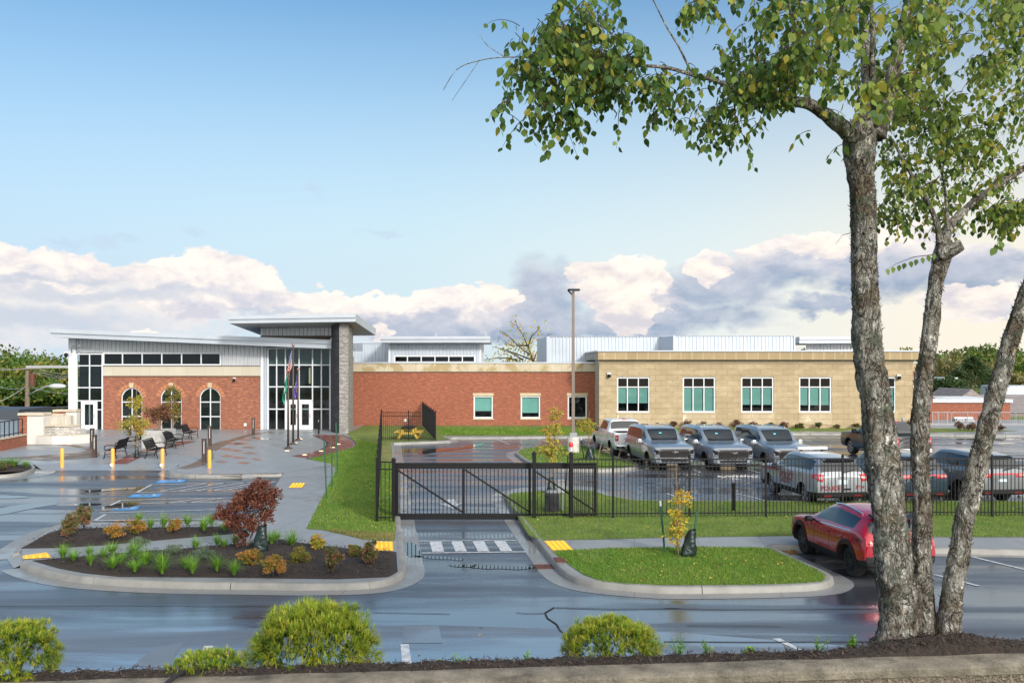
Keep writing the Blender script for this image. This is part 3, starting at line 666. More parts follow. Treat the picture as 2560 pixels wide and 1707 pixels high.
# upper clerestory block and entrance canopy
YU = 67.0; u2 = XZ(a2, YU)
mb = MB(); xa, xb = u2(603,0)[0], u2(1290,0)[0]; zt, zb = u2(0,185)[1], u2(0,315)[1]
corrugate(mb, xa+.1, xb, lambda x: zt+.4, lambda x: zb, YU); P_(mb, 'siding', M['siding'])
mb = MB(); mb.box(xa-.05, xa+.1, YU-.06, YU+6, zb-.3, zt+.4); P_(mb, 'corner_trim', M['fascia'])
mb = MB(); mb.add([(xa,YU-.05,zb),(xb,YU-.05,zb),(xb,YU-.35,u2(0,352)[1]),(xa,YU-.12,u2(0,322)[1])], [(0,1,2,3)]); mb.box(xa-.02, xb, YU-.09, YU-.03, zb-.05, zb+.05); mb.bar((xa,YU-.3,u2(0,322)[1]),(xb,YU-.3,u2(0,350)[1]), .07); P_(mb, 'flashing', M['flash'])
YC = 63.6; c2 = XZ(a2, YC)
fasc('entrance_canopy', (c2(270,118), c2(1526,97)), (c2(280,189), c2(1521,172)), YC, 9.5, .1, .068)
# curved dark wall ending in a pale ledge-stone pier
zT = W(a2(1330,178), 64.4).z
cv = [(-11.89,64.4),(-12.2,64.75),(-12.5,65.25),(-12.72,65.9),(-12.88,66.7),(-12.95,67.6),(-12.95,68.3)]
mb = MB(); mb.loft([[Vector((x,y,0)) for x, y in cv], [Vector((x,y,zT+.3)) for x, y in cv]], False); P_(mb, 'dark_brick_wall', M['pier_dark'])
ep = [(-11.885,64.402),(-11.27,64.47),(-11.35,66),(-11.6,68.3),(-12.9,68.3),(-12.6,66)]
mb = MB(); mb.loft([[Vector((x,y,0)) for x, y in ep], [Vector((x,y,zT+.3)) for x, y in ep]], True, True); P_(mb, 'stone_pier', M['pier_light'])
# solid core behind so nothing shows through
# ---- brick wing
YB = 72.8; w3 = XZ(a3, YB); X3 = lambda x: w3(x,0)[0]; Z3 = lambda y: w3(0,y)[1]
xb0, xb1 = -12.5, 6.6
holes = []; wins = ((1113,1303,970),(1575,1766,988),(2035,2224,None))
for l, r, bl in wins: holes.append(rect(X3(l), X3(r), Z3(1040), Z3(822)))
mb = MB(); mb.wall(rect(xb0, xb1, -.2, Z3(585)), holes, YB, .22); P_(mb, 'brick_wall', M['brick'])
for (l, r, bl), h in zip(wins, holes):
    f = glazing('window', X3(l), X3(r), Z3(1040), Z3(822), YB+.05, [], [], fw=.09, blind=(Z3(bl), Z3(824)) if bl else None)
    s = MB(); s.box(X3(l)-.05, X3(r)+.05, YB-.06, YB+.1, Z3(1054), Z3(1040)-.002); s.build('sill', M['sill'], f); s = MB(); s.box(X3(l)-.05, X3(r)+.05, YB-.04, YB+.1, Z3(822)+.002, Z3(793)); s.build('lintel', M['sill'], f)
mb = MB(); mb.box(xb0, xb1, YB-.08, YB+.3, Z3(583), Z3(503)); P_(mb, 'stone_band', M['band'])
mb = MB(); mb.box(xb0, xb1, YB-.13, YB+.5, Z3(503)+.002, Z3(489)); P_(mb, 'coping', M['fascia'])
mb = MB(); mb.box(xb0, xb1, YB-.05, YB, Z3(590), Z3(583)-.002); P_(mb, 'flashing', M['flash'])
mb = MB(); mb.box(-40, 28, 77, 120, Z3(500)-.4, Z3(500)-.2); P_(mb, 'flat_roof', M['soffit'])
# clerestory block on the roof
YK = 82.0; k3f = XZ(a3, YK); k2f = XZ(a2, YK)
zK = k3f(0,488)[1]-.6
mb = MB(); xa, xb = k3f(280,0)[0], k3f(1187,0)[0]; zt = k3f(0,300)[1]
zw0, zw1 = k3f(0,486)[1], k3f(0,424)[1]; xw0, xw1 = k3f(333,0)[0], k3f(1131,0)[0]
corrugate(mb, xa+.15, xw0, lambda x: zt, lambda x: zK, YK); corrugate(mb, xw0, xw1, lambda x: zt, lambda x: zw1, YK); corrugate(mb, xw1, xb-.15, lambda x: zt, lambda x: zK, YK)
P_(mb, 'siding', M['siding_blue'])
mb = MB(); mb.box(xa, xa+.15, YK-.06, YK+8, zK, zt); P_(mb, 'corner_trim', M['white']); mb = MB(); mb.box(xb-.15, xb, YK-.06, YK+8, zK, zt); P_(mb, 'corner_trim', M['white'])
glazing('clerestory_window', xw0, xw1, zw0-.1, zw1, YK-.02, [k3f(q,0)[0] for q in (465,600,735,870,1003)], [], fw=.1)
YKF = 80.6; kf = XZ(a3, YKF)
fasc('clerestory_roof', (kf(198,238), kf(1275,236)), (kf(200,300), kf(1273,298)), YKF, 9, .1)
mb = MB(); corrugate(mb, k2f(1440,0)[0], xa+.2, lambda x: k2f(0,372)[1], lambda x: zK, YK+3.5); mb.box(k2f(1440,0)[0]-3, xa, YK+3.4, YK+3.6, k2f(0,374)[1], k2f(0,368)[1]+.1); P_(mb, 'siding', M['siding_blue'])
mb = MB()
for px_ in (205, 737, 1232): mb.tube([(kf(px_,0)[0],YKF+1,kf(0,240)[1]-.2),(kf(px_,0)[0],YKF+1,kf(0,202)[1])], .02, 5)
P_(mb, 'lightning_rod', M['white'])
# roof screens on the right
YS = 80.0; s3 = XZ(a3, YS); s4 = XZ(a4, YS); zS = s3(0,500)[1]-.8
mb = MB(); x0 = s3(1838,0)[0]; x1 = s4(1056,0)[0]
corrugate(mb, x0, x1, lambda x: s4(0,241)[1], lambda x: zS, YS)
lf = s3(1735,0)[0]*(YS+6)/YS
pts = []; dv = Vector((lf-x0, 6, 0)); 
for z in (zS, s3(0,243)[1]): pts.append([Vector((x0,YS,z)), Vector((x0,YS,z))+dv])
mb.loft(pts, False)
YS2 = 77.5; s5 = XZ(a4, YS2); s6 = XZ(a5, YS2)
corrugate(mb, s5(1112,0)[0], s6(100,0)[0], lambda x: s5(0,233)[1], lambda x: zS, YS2)
mb.loft([[Vector((s5(1112,0)[0],YS2,z)), Vector((s5(1112,0)[0]-.9,YS+.1,z))] for z in (zS, s5(0,236)[1])], False)
mb.box(s6(100,0)[0]-.05, s6(100,0)[0], YS2, YS2+9, zS, s5(0,233)[1])
P_(mb, 'roof_screen', M['siding_blue'])
mb = MB(); mb.box(x0-.08, x0+.12, YS-.08, YS+.02, zS, s3(0,240)[1]); P_(mb, 'corner_trim', M['fascia']); mb = MB(); mb.box(s5(1108,0)[0], s5(1126,0)[0], YS2-.08, YS2+.03, zS, s5(0,228)[1]); mb.box(s6(94,0)[0], s6(108,0)[0], YS2-.08, YS2+.03, zS, s5(0,228)[1])
mb.box(x0, x1, YS-.09, YS+.03, s4(0,241)[1], s4(0,238)[1]); mb.box(s5(1112,0)[0], s6(100,0)[0], YS2-.09, YS2+.03, s5(0,235)[1], s5(0,232)[1]); P_(mb, 'corner_trim', M['fascia'])
YQ = 84.0; q5 = XZ(a5, YQ)
fasc('clerestory_roof', (q5(112,247), q5(760,243)), (q5(114,310), q5(760,306)), YQ-1.2, 8, .1)
mb = MB(); corrugate(mb, q5(215,0)[0], q5(740,0)[0], lambda x: q5(0,308)[1], lambda x: zS, YQ); P_(mb, 'siding', M['siding'])
# ---- tan block wing
YT = 69.4; t4 = XZ(a4, YT); t5 = XZ(a5, YT); X4 = lambda x: t4(x,0)[0]; X5 = lambda x: t5(x,0)[0]; Z4 = lambda y: t4(0,y)[1]
xs0, xs1 = X4(383), X5(1262)
tw = ((X4(558),X4(880),893), (X4(1203),X4(1522),972), (X4(1775),X4(2094),908), (X5(148),X5(465),912), (X5(780),X5(1097),915))
holes = [rect(l, r, Z4(985), Z4(635)) for l, r, _ in tw]
mb = MB(); mb.wall(rect(xs0, xs1, 0, Z4(500)), holes, YT, .22); P_(mb, 'block_wall', M['stone'])
mb = MB(); mb.add([(xs0,YT+.001,0),(xs0,YT+3.5,0),(xs0,YT+3.5,Z4(470)),(xs0,YT+.001,Z4(470))], [(0,1,2,3)]); mb.add([(xs1,YT+.001,0),(xs1,YT+16,0),(xs1,YT+16,Z4(470)),(xs1,YT+.001,Z4(470))], [(0,1,2,3)]); P_(mb, 'block_wall', M['stone_side'])
for (l, r, bl), h in zip(tw, holes):
    w_ = (r-l)
    f = glazing('window', l, r, Z4(983), Z4(637), YT+.06, [l+w_*.32, l+w_*.655], [Z4(735)], fw=.085, blind=(Z4(bl), Z4(742)))
    s = MB(); s.box(l-.03, r+.05, YT-.05, YT+.1, Z4(996), Z4(985)-.002); s.build('sill', M['sill'], f)
    p = MB(); p.box(l, r+.03, YT-.02, YT+.1, .45, Z4(997)); P_(p, 'rough_panel', M['rough_panel'])
    p = MB(); p.box(l-.03, r+.03, YT-.025, YT+.1, Z4(633), Z4(602)); P_(p, 'window_head', M['stone'])
mb = MB(); mb.box(xs0-.02, xs1+.02, YT-.05, YT+.2, Z4(498), Z4(472)); P_(mb, 'frieze', M['sill'])
mb = MB(); mb.box(X4(366), X5(1296), YT-.42, YT+.3, Z4(467), Z4(389)); P_(mb, 'parapet', M['parapet'])
mb = MB(); mb.box(X4(366)+.002, X4(366)+.3, YT+.302, YT+14, Z4(467), Z4(389)); mb.box(X5(1296)-.3, X5(1296)-.002, YT+.302, YT+14, Z4(467), Z4(389)); P_(mb, 'parapet_return', M['stone_side'])
mb = MB(); mb.box(X4(366)-.05, X5(1296)+.08, YT-.5, YT+14, Z4(389)+.002, Z4(375)); P_(mb, 'coping', M['fascia'])
mb = MB(); mb.box(X4(366)+.06, X5(1296)-.06, YT-.36, YT+.3, Z4(471), Z4(467)-.002); P_(mb, 'flashing', M['flash'])
# right-hand return wing
YW = 75.0; r5 = XZ(a5, YW)
xw = r5(1262,0)[0]; xw2 = r5(1460,0)[0]
mb = MB(); mb.wall(rect(xw-1, xw2, -.1, r5(0,582)[1]), [rect(r5(1268,0)[0], r5(1440,0)[0], r5(0,832)[1], r5(0,634)[1])], YW, .2); P_(mb, 'brick_wall', M['brick'])
mb = MB(); mb.box(xw-1, xw2+.05, YW-.06, YW+.3, r5(0,580)[1], r5(0,500)[1]); P_(mb, 'stone_band', M['band'])
mb = MB(); mb.box(xw-1, xw2+.1, YW-.1, YW+9, r5(0,499)[1], r5(0,488)[1]); P_(mb, 'coping', M['fascia'])
glazing('window', r5(1268,0)[0], r5(1440,0)[0], r5(0,832)[1], r5(0,634)[1], YW+.05, [r5(1298,0)[0], r5(1325,0)[0], r5(1380,0)[0]], [r5(0,715)[1]], fw=.1)
mb = MB(); mb.box(r5(1272,0)[0], r5(1312,0)[0], YW-.05, YW+.02, .05, r5(0,838)[1]); P_(mb, 'door', M['white'])
# small fittings on the walls
def camera_unit(p, s=1.0):
    m = MB(); m.box(p.x-.1*s, p.x+.1*s, p.y-.12, p.y, p.z-.02, p.z+.16*s); m.build('security_camera', M['white'], BLD)
    d = MB(); d.ball((p.x, p.y-.16, p.z-.02), .11*s, 10, 6); d.build('camera_dome', M['black'], BLD, smooth=True)
camera_unit(W(a4(480,622), YT-.05), 1.3); camera_unit(W(a5(1122,640), YT-.05), 1.3); camera_unit(W(a1(1957,830), YE-.05)); camera_unit(W(a1(560,622), YE-.3), 1.4)
mb = MB(); p = W(a1(600,605), YE-.1); q = W(a1(655,546), YE-.9); mb.tube([p, p+Vector((.05,-.2,.35)), p.lerp(q,.7)+Vector((0,0,.2)), q], .035, 8); mb.ball(q+Vector((.08,-.05,-.01)), (.16,.12,.06), 10, 6); mb.build('gooseneck_lamp', M['grey_metal'], BLD, smooth=True)
for fn, x, y, Y in ((a3,443,1060,YB-.05),(a1,2045,1205,YE-.05),(a5,1172,1050,YT-.05)):
    p = W(fn(x,y), Y); mb = MB(); mb.bbox(p, (.2,.08,.22), .02); mb.build('outlet_box', M['grey_metal'] if fn is a5 else M['white'], BLD)
# ---------------------------------------------------------------- fences and gate
def fence(label, posts, z=ZT, h=1.83, sp_=.115, group=None, pw=.064, base=None):
    t = thing('metal_fence', label, 'fence', (posts[0].x, posts[0].y, z), group)
    for p in posts:
        m = MB(); m.bbox((p.x, p.y, z+(h+.06)/2), (pw,pw,h+.06), .006); m.lathe((p.x,p.y,z+h+.05), [(pw*.75,0),(pw*.75,.02),(pw*.4,.05),(.012,.065)], 8); m.build('post', M['black'], t)
    for a, b in zip(posts[:-1], posts[1:]):
        m = MB(); d = b-a; L = d.length; u = d/L
        for zz in (.14, h-.24, h-.02): m.bar(a+u*pw/2+Vector((0,0,z+zz)), b-u*pw/2+Vector((0,0,z+zz)), .03, .035)
        n = max(2, int(L/sp_))
        for i in range(1, n):
            p = a + d*(i/n); m.box(p.x-.0095, p.x+.0095, p.y-.0095, p.y+.0095, z+.05, z+h)
        m.build('picket_panel', M['black'], t)
    return t
def along(pts, step):
    out = [pts[0]]
    for a, b in zip(pts[:-1], pts[1:]):
        n = max(1, round((b-a).length/step))
        out += [a.lerp(b, i/n) for i in range(1, n+1)]
    return out
g0_ = lambda fn, x, y: Vector((*G(fn(x, y), ZT).xy, 0))
fr_posts = [g0_(b1, 305, 1180), g0_(b1, 715, 1172), g0_(b1, 1470, 1160), g0_(b1, 2215, 1114)]
xs = [p.x for p in fr_posts]
fr_posts = [Vector((x, 28.9+.035*(x-fr_posts[0].x), 0)) for x in (xs[0]+.02, *[ (b1(q,0)[0]-CX)*28.95/F for q in (715,1470)], (b1(2215,0)[0]-CX)*29.1/F)]
for q in (813, 1440, 2055, 2690, 3320): fr_posts.append(Vector(((b2(q,0)[0]-CX)*29.3/F, 29.2, 0)))
fence('long black picket fence on the grass strip between the red car and the police car', fr_posts, group='black picket fences')
pA = Vector((*G(a8(165,878), ZT).xy, 0)); pB = Vector((*G(a8(328,882), ZT).xy, 0))
fence('single short black fence panel closing the gap left of the sliding gate', [pA, pB], h=1.83, group='black picket fences')
pC = Vector((*G(a2(1780,1338), ZT).xy, 0)); pD = Vector((*G(a2(2308,1342), ZT).xy, 0)); pE = Vector((-6.95, 72.5, 0))
fence('black picket fence running back along the lawn from the gate to the picnic table', along([pA+Vector((-.01,.15,0)), pC+Vector((0,-.1,0))], 2.4), group='black picket fences')
fence('black picket fence around the yellow picnic table against the brick wall', along([pC, pD, pE], 2.2), h=1.78, group='black picket fences')
# sliding gate
YG = 29.35; gx = XZ(a8, YG); GX = lambda x: gx(x,0)[0]; GZ = lambda y: gx(0,y)[1]
gt = thing('sliding_gate', 'wide black cantilever sliding gate closed across the driveway with diagonal braces', 'gate', (GX(1000), YG, 0))
xe = GX(2318); x0 = GX(352)
m = MB(); m.box(x0, xe, YG-.05, YG+.05, GZ(356), GZ(300)); m.build('top_beam', M['black'], gt)
m = MB(); m.box(x0, xe, YG-.055, YG+.055, GZ(852), GZ(797)); m.build('bottom_beam', M['black'], gt)
for a, b in ((352,377),(1000,1026),(1650,1675),(2296,2318)):
    m = MB(); m.box(GX(a), GX(b), YG-.06, YG+.06, GZ(797)+.002, GZ(356)-.002); m.build('stile', M['black'], gt)
for p, q in (((377,372),(1002,778)),((1030,365),(1650,768)),((1728,388),(2300,765))):
    m = MB(); m.bar((GX(p[0]),YG-.075,GZ(p[1])), (GX(q[0]),YG-.075,GZ(q[1])), .05, .05); m.build('diagonal_brace', M['black'], gt)
m = MB(); n = 51
for i in range(1, n):
    x = x0+(xe-x0)*i/n; m.box(x-.0125, x+.0125, YG-.0125, YG+.0125, GZ(797), GZ(356))
m.build('picket_panel', M['black'], gt)
for lab, x, yt, yb in (('black gate post at the left end of the sliding gate beside the short panel',330,280,884),('thick black guide post where the sliding gate meets the inner grass island',1707,220,870),('thick black rear guide post holding the tail of the sliding gate below the red beacon',2070,222,866)):
    p = G(a8(x,yb), ZT); p = Vector((p.x, 28.95 if x > 1000 else 29.2, 0)); s = gx(x,0)[0]
    p.x = (a8(x,0)[0]-CX)*p.y/F; h = W(a8(x,yt), p.y).z
    t = thing('gate_post', lab, 'gate post', (p.x,p.y,ZT), 'gate posts'); m = MB(); m.bbox((p.x,p.y,(ZT-.05+h)/2), (.115,.115,h-ZT+.05), .01); m.build('post', M['black'], t)
    m = MB(); m.lathe((p.x,p.y,h), [(.075,0),(.075,.03),(.05,.08),(.01,.1)], 10); m.build('post_cap', M['black'], t)
# gate operator, control box, beacon, pipe post
p = G(a8(1882,782), ZT); t = thing('gate_operator', 'dark grey gate motor cabinet with a pale lid behind the sliding gate', 'gate motor', (p.x,p.y+.2,ZT))
m = MB(); m.bbox((p.x,p.y+.2,ZT+.30), (.46,.38,.60), .05); m.build('cabinet', simple('motor_cabinet', (.035,.04,.045), .5), t)
m = MB(); m.bbox((p.x,p.y+.2,ZT+.635), (.40,.34,.07), .05); m.build('lid', M['grey_metal'], t)
p = G(a8(1990,778), ZT); t = thing('control_box', 'light grey electrical control box on a thin post beside the gate motor', 'control box', (p.x,p.y+.3,ZT))
m = MB(); m.bar((p.x,p.y+.3,ZT),(p.x,p.y+.3,ZT+.6), .06); m.build('post', M['grey_metal'], t); m = MB(); m.bbox((p.x-.06,p.y+.3,ZT+.78), (.26,.15,.42), .01); m.build('box', simple('box_grey', (.42,.43,.44), .5), t)
bp = W(a8(2068,100), 30.6); t = thing('warning_beacon', 'red dome beacon on a thin white pole behind the gate post', 'beacon', (bp.x,30.6,ZT))
m = MB(); m.cyl((bp.x,30.6,ZT), .025, bp.z-ZT-.14, 8); m.build('pole', M['white'], t); m = MB(); m.lathe((bp.x,30.6,bp.z-.14), [(.075,0),(.075,.04)], 12); m.lathe((bp.x,30.6,bp.z-.098), [(.07,0),(.07,.06),(.05,.1),(.01,.115)], 12); m.build('dome', simple('red_lens', (.6,.02,.015), .25), t, smooth=True, angle=40)
p = G(b1(1898,1085), ZT); t = thing('pipe_post', 'short black post with a wider cap standing just behind the long fence', 'post', (p.x,p.y,ZT)); m = MB(); m.cyl((p.x,p.y,ZT), .05, .8, 10); m.build('post', M['black'], t); m = MB(); m.lathe((p.x,p.y,ZT+.8), [(.075,0),(.075,.09),(.03,.11)], 10); m.build('cap', M['black'], t)
# storm drain
q = GP(a8, [(1725,1342),(1922,1338),(1885,1300),(1700,1303)], 0); t = thing('storm_drain', 'rusty iron storm drain grate with curb box at the mouth of the driveway', 'drain', (q[0].x,q[0].y,0))
m = MB(); u = q[1]-q[0]; v = q[3]-q[0]
for i in range(9): a = q[0]+u*(i/9+.02); b_ = q[0]+u*((i+.62)/9+.02); m.prism([a+Vector((0,0,.007)), b_+Vector((0,0,.007)), b_+v+Vector((0,0,.007)), a+v+Vector((0,0,.007))], (0,0,.012))
for k in (.0,.45,.92): m.prism([q[0]+v*k+Vector((0,0,.008)), q[1]+v*k+Vector((0,0,.008)), q[1]+v*(k+.08)+Vector((0,0,.008)), q[0]+v*(k+.08)+Vector((0,0,.008))], (0,0,.013))
m.build('grate', M['rust'], t)
m = MB(); k0 = G(a8(1925,1338)); k1 = G(a8(1895,1290)); d = k1-k0; nr = Vector((d.y,-d.x,0)).normalized()
m.prism([k0, k1, k1+nr*.3, k0+nr*.3], (0,0,.165)); m.build('curb_box', M['rust'], t)
# ---------------------------------------------------------------- plaza furniture
def bench():
    t = thing('park_bench', 'x', 'bench', (0,0,0), 'black metal benches on the plaza')
    L = 1.75
    m = MB()
    for i in range(9): x = -.2+i*.055; m.box(x, x+.04, -L/2, L/2, .43, .445)
    m.build('seat', M['black'], t, local=True)
    m = MB()
    for i in range(22): y = -L/2+.03+i*(L-.06)/21; m.bar((-.22,y,.50),(-.40,y,.90), .035, .012)
    m.bar((-.215,-L/2,.49),(-.215,L/2,.49), .035); m.tube([(-.40,-L/2,.90),(-.43,-L/2,.93),(-.43,L/2,.93),(-.40,L/2,.90)], .022, 6); m.build('backrest', M['black'], t, local=True)
    for s in (-1, 1):
        y = s*(L/2-.02); m = MB()
        m.tube([(-.40,y,.90),(-.2,y,.45),(-.22,y,.25),(-.32,y,.0)], .025, 6); m.tube([(-.2,y,.43),(.25,y,.43),(.27,y,.2),(.32,y,0)], .025, 6); m.tube([(-.24,y,.2),(0,y,.26),(.26,y,.2)], .018, 6); m.build('leg', M['black'], t, local=True)
        m = MB(); m.tube([(-.30,y,.66),(.12,y,.68),(.27,y,.64),(.30,y,.56),(.25,y,.45)], .025, 6); m.build('armrest', M['black'], t, local=True)
    return t
BZ = ZT+.002; bdir = math.atan2(.107, .994)
b0 = bench()
for i, (x, y, fl, lab) in enumerate(((965,1476,1,'black bench nearest the road on the left of the red strip, facing left'),(1300,1476,0,'black bench nearest the road on the right of the red strip, facing right'),(1135,1398,1,'black bench half hidden between the slim tree and the concrete planter'),(1452,1394,0,'black bench right beside the concrete planter, facing right'),(1585,1325,0,'black bench nearest the building, in front of the right arched window'))):
    p = G(a1(x,y), BZ); r = bdir + (math.pi if fl else 0)
    o = b0 if i == 0 else dup(b0, p, r, lab); o.location = p; o.rotation_euler = (0,0,r); o['label'] = lab
def bollard_light():
    t = thing('bollard_light', 'x', 'bollard light', (0,0,0), 'brown bollard lights on the plaza')
    m = MB(); m.box(-.09,.09,-.09,.09,0,.42); m.build('base', M['bronze'], t, local=True)
    m = MB(); m.box(-.09,-.05,-.09,.09,.42,1.1); m.box(.05,.09,-.09,.09,.42,1.1); m.box(-.05,.05,.02,.09,.42,1.02); m.build('housing', M['bronze'], t, local=True)
    m = MB(); m.box(-.1,.1,-.1,.1,1.1,1.16); m.build('cap', M['bronze'], t, local=True)
    m = MB(); m.cyl((0,-.02,.44), .028, .6, 10); m.build('lens', simple('lens', (.55,.56,.55), .3), t, local=True)
    return t
b0 = bollard_light()
for i, (x, y, lab) in enumerate(((768,1408,'brown bollard light behind its twin left of the benches'),(788,1480,'brown bollard light in front of its twin left of the benches'),(1080,1296,'brown bollard light far back below the left arched window, behind the slim tree'),(1749,1382,'brown bollard light in front of the right arched window'),(1702,1522,'brown bollard light standing just behind a yellow bollard on the curved band'),(2112,1292,'brown bollard light near the entrance corner below the brick wall'))):
    p = G(a1(x,y), BZ); o = b0 if i == 0 else dup(b0, p, None, lab); o.location = p; o['label'] = lab
def ybollard():
    t = thing('yellow_bollard', 'x', 'bollard', (0,0,0), 'yellow bollards along the plaza edge')
    m = MB(); m.lathe((0,0,0), [(.085,0),(.085,.84),(.075,.89),(.04,.92),(.005,.93)], 16); m.build('sleeve', M['yellow'], t, True, True, 40)
    m = MB(); m.lathe((0,0,0), [(.092,0),(.092,.03),(.086,.035)], 16); m.build('base_ring', M['grey_metal'], t, True, True, 40)
    return t
b0 = ybollard()
for i, (x, y, lab, f_) in enumerate(((518,232,'leftmost yellow bollard, in front of the fountain wall',0),(940,232,'yellow bollard on the red brick strip with a pale round tag',1),(1355,235,'yellow bollard in front of the right-hand bench with a pale round tag',1),(1747,248,'rightmost yellow bollard, on the curved brown band behind the kerb',0))):
    p = G(a6(x,y), .05); o = b0 if i == 0 else dup(b0, p, None, lab); o.location = p; o['label'] = lab
    if f_:
        mm = MB(); mm.tube([p+Vector((-.02,-.09,.16)), p+Vector((-.02,-.105,.16))], .075, 14); mm.build('round_tag', M['white'], o)
# concrete planter
p = W(a1(1277,1395), 53.2); y0 = 53.2; xl_, xr_ = W(a1(1180,0),y0).x, W(a1(1372,0),y0).x
t = thing('concrete_planter', 'large grey concrete planter box holding a brown-leaved maple', 'planter', ((xl_+xr_)/2, y0+.9, BZ))
m = MB(); th = .12
for q in ((xl_,xr_,y0,y0+th),(xl_,xr_,y0+1.8-th,y0+1.8),(xl_,xl_+th,y0+th,y0+1.8-th),(xr_-th,xr_,y0+th,y0+1.8-th)): m.box(*q, BZ, BZ+.98)
m.build('box', simple('planter_concrete', (.36,.36,.35), .7, var=(6,.2), bmp=(30,.3,.01)), t)
m = MB(); m.box(xl_+th, xr_-th, y0+th, y0+1.8-th, BZ+.7, BZ+.9); m.build('soil', M['mulch'], t)
PLANTER = Vector(((xl_+xr_)/2, y0+.9, BZ+.9))
# black pylon by the entrance
p = G(a2(1163,1272), BZ); t = thing('entrance_pylon', 'slim black pylon standing in front of the entrance glass', 'pylon', p); m = MB(); m.bbox((p.x,p.y,BZ+.53), (.11,.11,1.06), .01); m.build('post', M['black'], t); m = MB(); m.box(p.x-.03,p.x+.03,p.y-.06,p.y-.056,BZ+.82,BZ+.95); m.build('button_plate', M['grey_metal'], t)
# fountain wall
YF = 55.6; fz = XZ(a1, YF); FX = lambda x: fz(x,0)[0]; FZ = lambda y: fz(0,y)[1]
t = thing('memorial_fountain', 'white stone fountain wall with ledge-rock cascade and curved basin', 'fountain', (FX(420), YF, BZ))
wst = simple('white_limestone', (.52,.505,.47), .6, var=(2,.08)); capm = simple('tan_cap', (.46,.40,.31), .6, var=(3,.1))
m = MB(); m.box(FX(226), FX(362), YF, YF+.9, BZ, FZ(1130)); m.build('pillar', wst, t)
m = MB(); m.box(FX(157), FX(225), YF+.02, YF+.85, BZ, FZ(1130)); m.build('brick_pier', M['brick'], t)
m = MB(); m.bbox(((FX(150)+FX(367))/2, YF+.43, (FZ(1128)+FZ(1108))/2), (FX(367)-FX(150), 1.05, FZ(1108)-FZ(1128)), .03); m.build('pillar_cap', capm, t)
m = MB(); m.box(FX(363), FX(560), YF+1.2, YF+1.7, BZ, FZ(1105)); m.build('back_wall', wst, t)
m = MB(); m.box(FX(363), FX(566), YF+1.1, YF+1.8, FZ(1105)+.002, FZ(1088)); m.build('wall_cap', capm, t)
m = MB(); m.box(FX(372), FX(468), YF+1.17, YF+1.2, FZ(1130), FZ(1108)); m.build('brick_inset', M['brick'], t)
m = MB(); m.box(FX(362), FX(470), YF+.9, YF+1.18, FZ(1136), FZ(1122)); m.build('spout_ledge', capm, t)
m = MB(); m.box(FX(360), FX(537), YF+.8, YF+1.15, FZ(1218), FZ(1137)); m.build('cascade_slab', brick('cascade_stone', (.45,.42,.36), (.55,.52,.46), (.3,.27,.22), .06, .9, .008, var=.3, dark=(.3,.27,.2)), t)
pts = [Vector((FX(x), YF+y, 0)) for x, y in ((335,.35),(460,.05),(560,.25),(615,.8))]
m = MB(); m.loft([[p+Vector((0,0,FZ(1300))) for p in pts], [p+Vector((0,0,FZ(1222))) for p in pts]], False); m.build('ledge_rock', brick('ledge_rock', (.5,.48,.44), (.66,.64,.6), (.12,.1,.08), .25, .09, .02, var=.4, dark=(.2,.18,.15), bmp=1), t)
m = MB(); m.prism([p+Vector((0,-.08,FZ(1222))) for p in pts]+[Vector((FX(615),YF+1.1,FZ(1222))), Vector((FX(335),YF+1.1,FZ(1222)))], (0,0,.06)); m.build('ledge_cap', capm, t)
pts = [Vector((FX(x), YF+y, 0)) for x, y in ((325,-.25),(465,-.45),(600,.0),(690,.9),(690,1.6),(325,1.6))]
m = MB(); m.prism([p+Vector((0,0,BZ)) for p in pts], (0,0,FZ(1298)-BZ)); m.build('basin', wst, t)
m = MB(); m.prism([Vector((p.x,p.y,FZ(1298)+.002)) for p in pts[:4]]+[p-Vector((0,.25,0))*-1+Vector((0,0,FZ(1298)+.002)) for p in [pts[3]*.97+pts[0]*.03, pts[2]*.9+pts[0]*.1, pts[1]*.93+pts[2]*.07, pts[0]*.97+pts[1]*.03]], (0,0,.04)); m.build('basin_rim', capm, t)
# low brick wall with railing at the far left
q0 = Vector((W(a1(222,0),54.6).x, 54.6, 0)); q1 = Vector((W(a1(-60,0),50.2).x, 50.2, 0)); u = (q1-q0).normalized(); nn = Vector((-u.y,u.x,0))
t = thing('low_brick_wall', 'low red brick wall with pale cap running left from the fountain', 'wall', (q0.x,q0.y,BZ))
hw_ = .62
m = MB(); m.prism([q0+Vector((0,0,BZ)), q1+Vector((0,0,BZ)), q1-nn*.3+Vector((0,0,BZ)), q0-nn*.3+Vector((0,0,BZ))], (0,0,hw_)); m.build('brick_wall', M['brick'], t)
m = MB(); m.prism([q0+nn*.05+Vector((0,0,BZ+hw_)), q1+nn*.05+Vector((0,0,BZ+hw_)), q1-nn*.35+Vector((0,0,BZ+hw_)), q0-nn*.35+Vector((0,0,BZ+hw_))], (0,0,.07)); m.build('cap', capm, t)
t = thing('railing', 'black metal railing on top of the low brick wall at the far left', 'railing', (q0.x,q0.y,BZ+hw_+.07)); L = (q1-q0).length
m = MB()
for zz in (.12,.88): m.bar(q0+u*.2-nn*.15+Vector((0,0,BZ+hw_+.07+zz)), q1-nn*.15+Vector((0,0,BZ+hw_+.07+zz)), .05)
m.build('rails', M['black'], t)
for i in range(8):
    m = MB(); p = q0+u*(.2+i*(L-.2)/7)-nn*.15+Vector((0,0,BZ+hw_+.07)); m.bar(p, p+Vector((0,0,.9)), .04); m.build('post', M['black'], t)
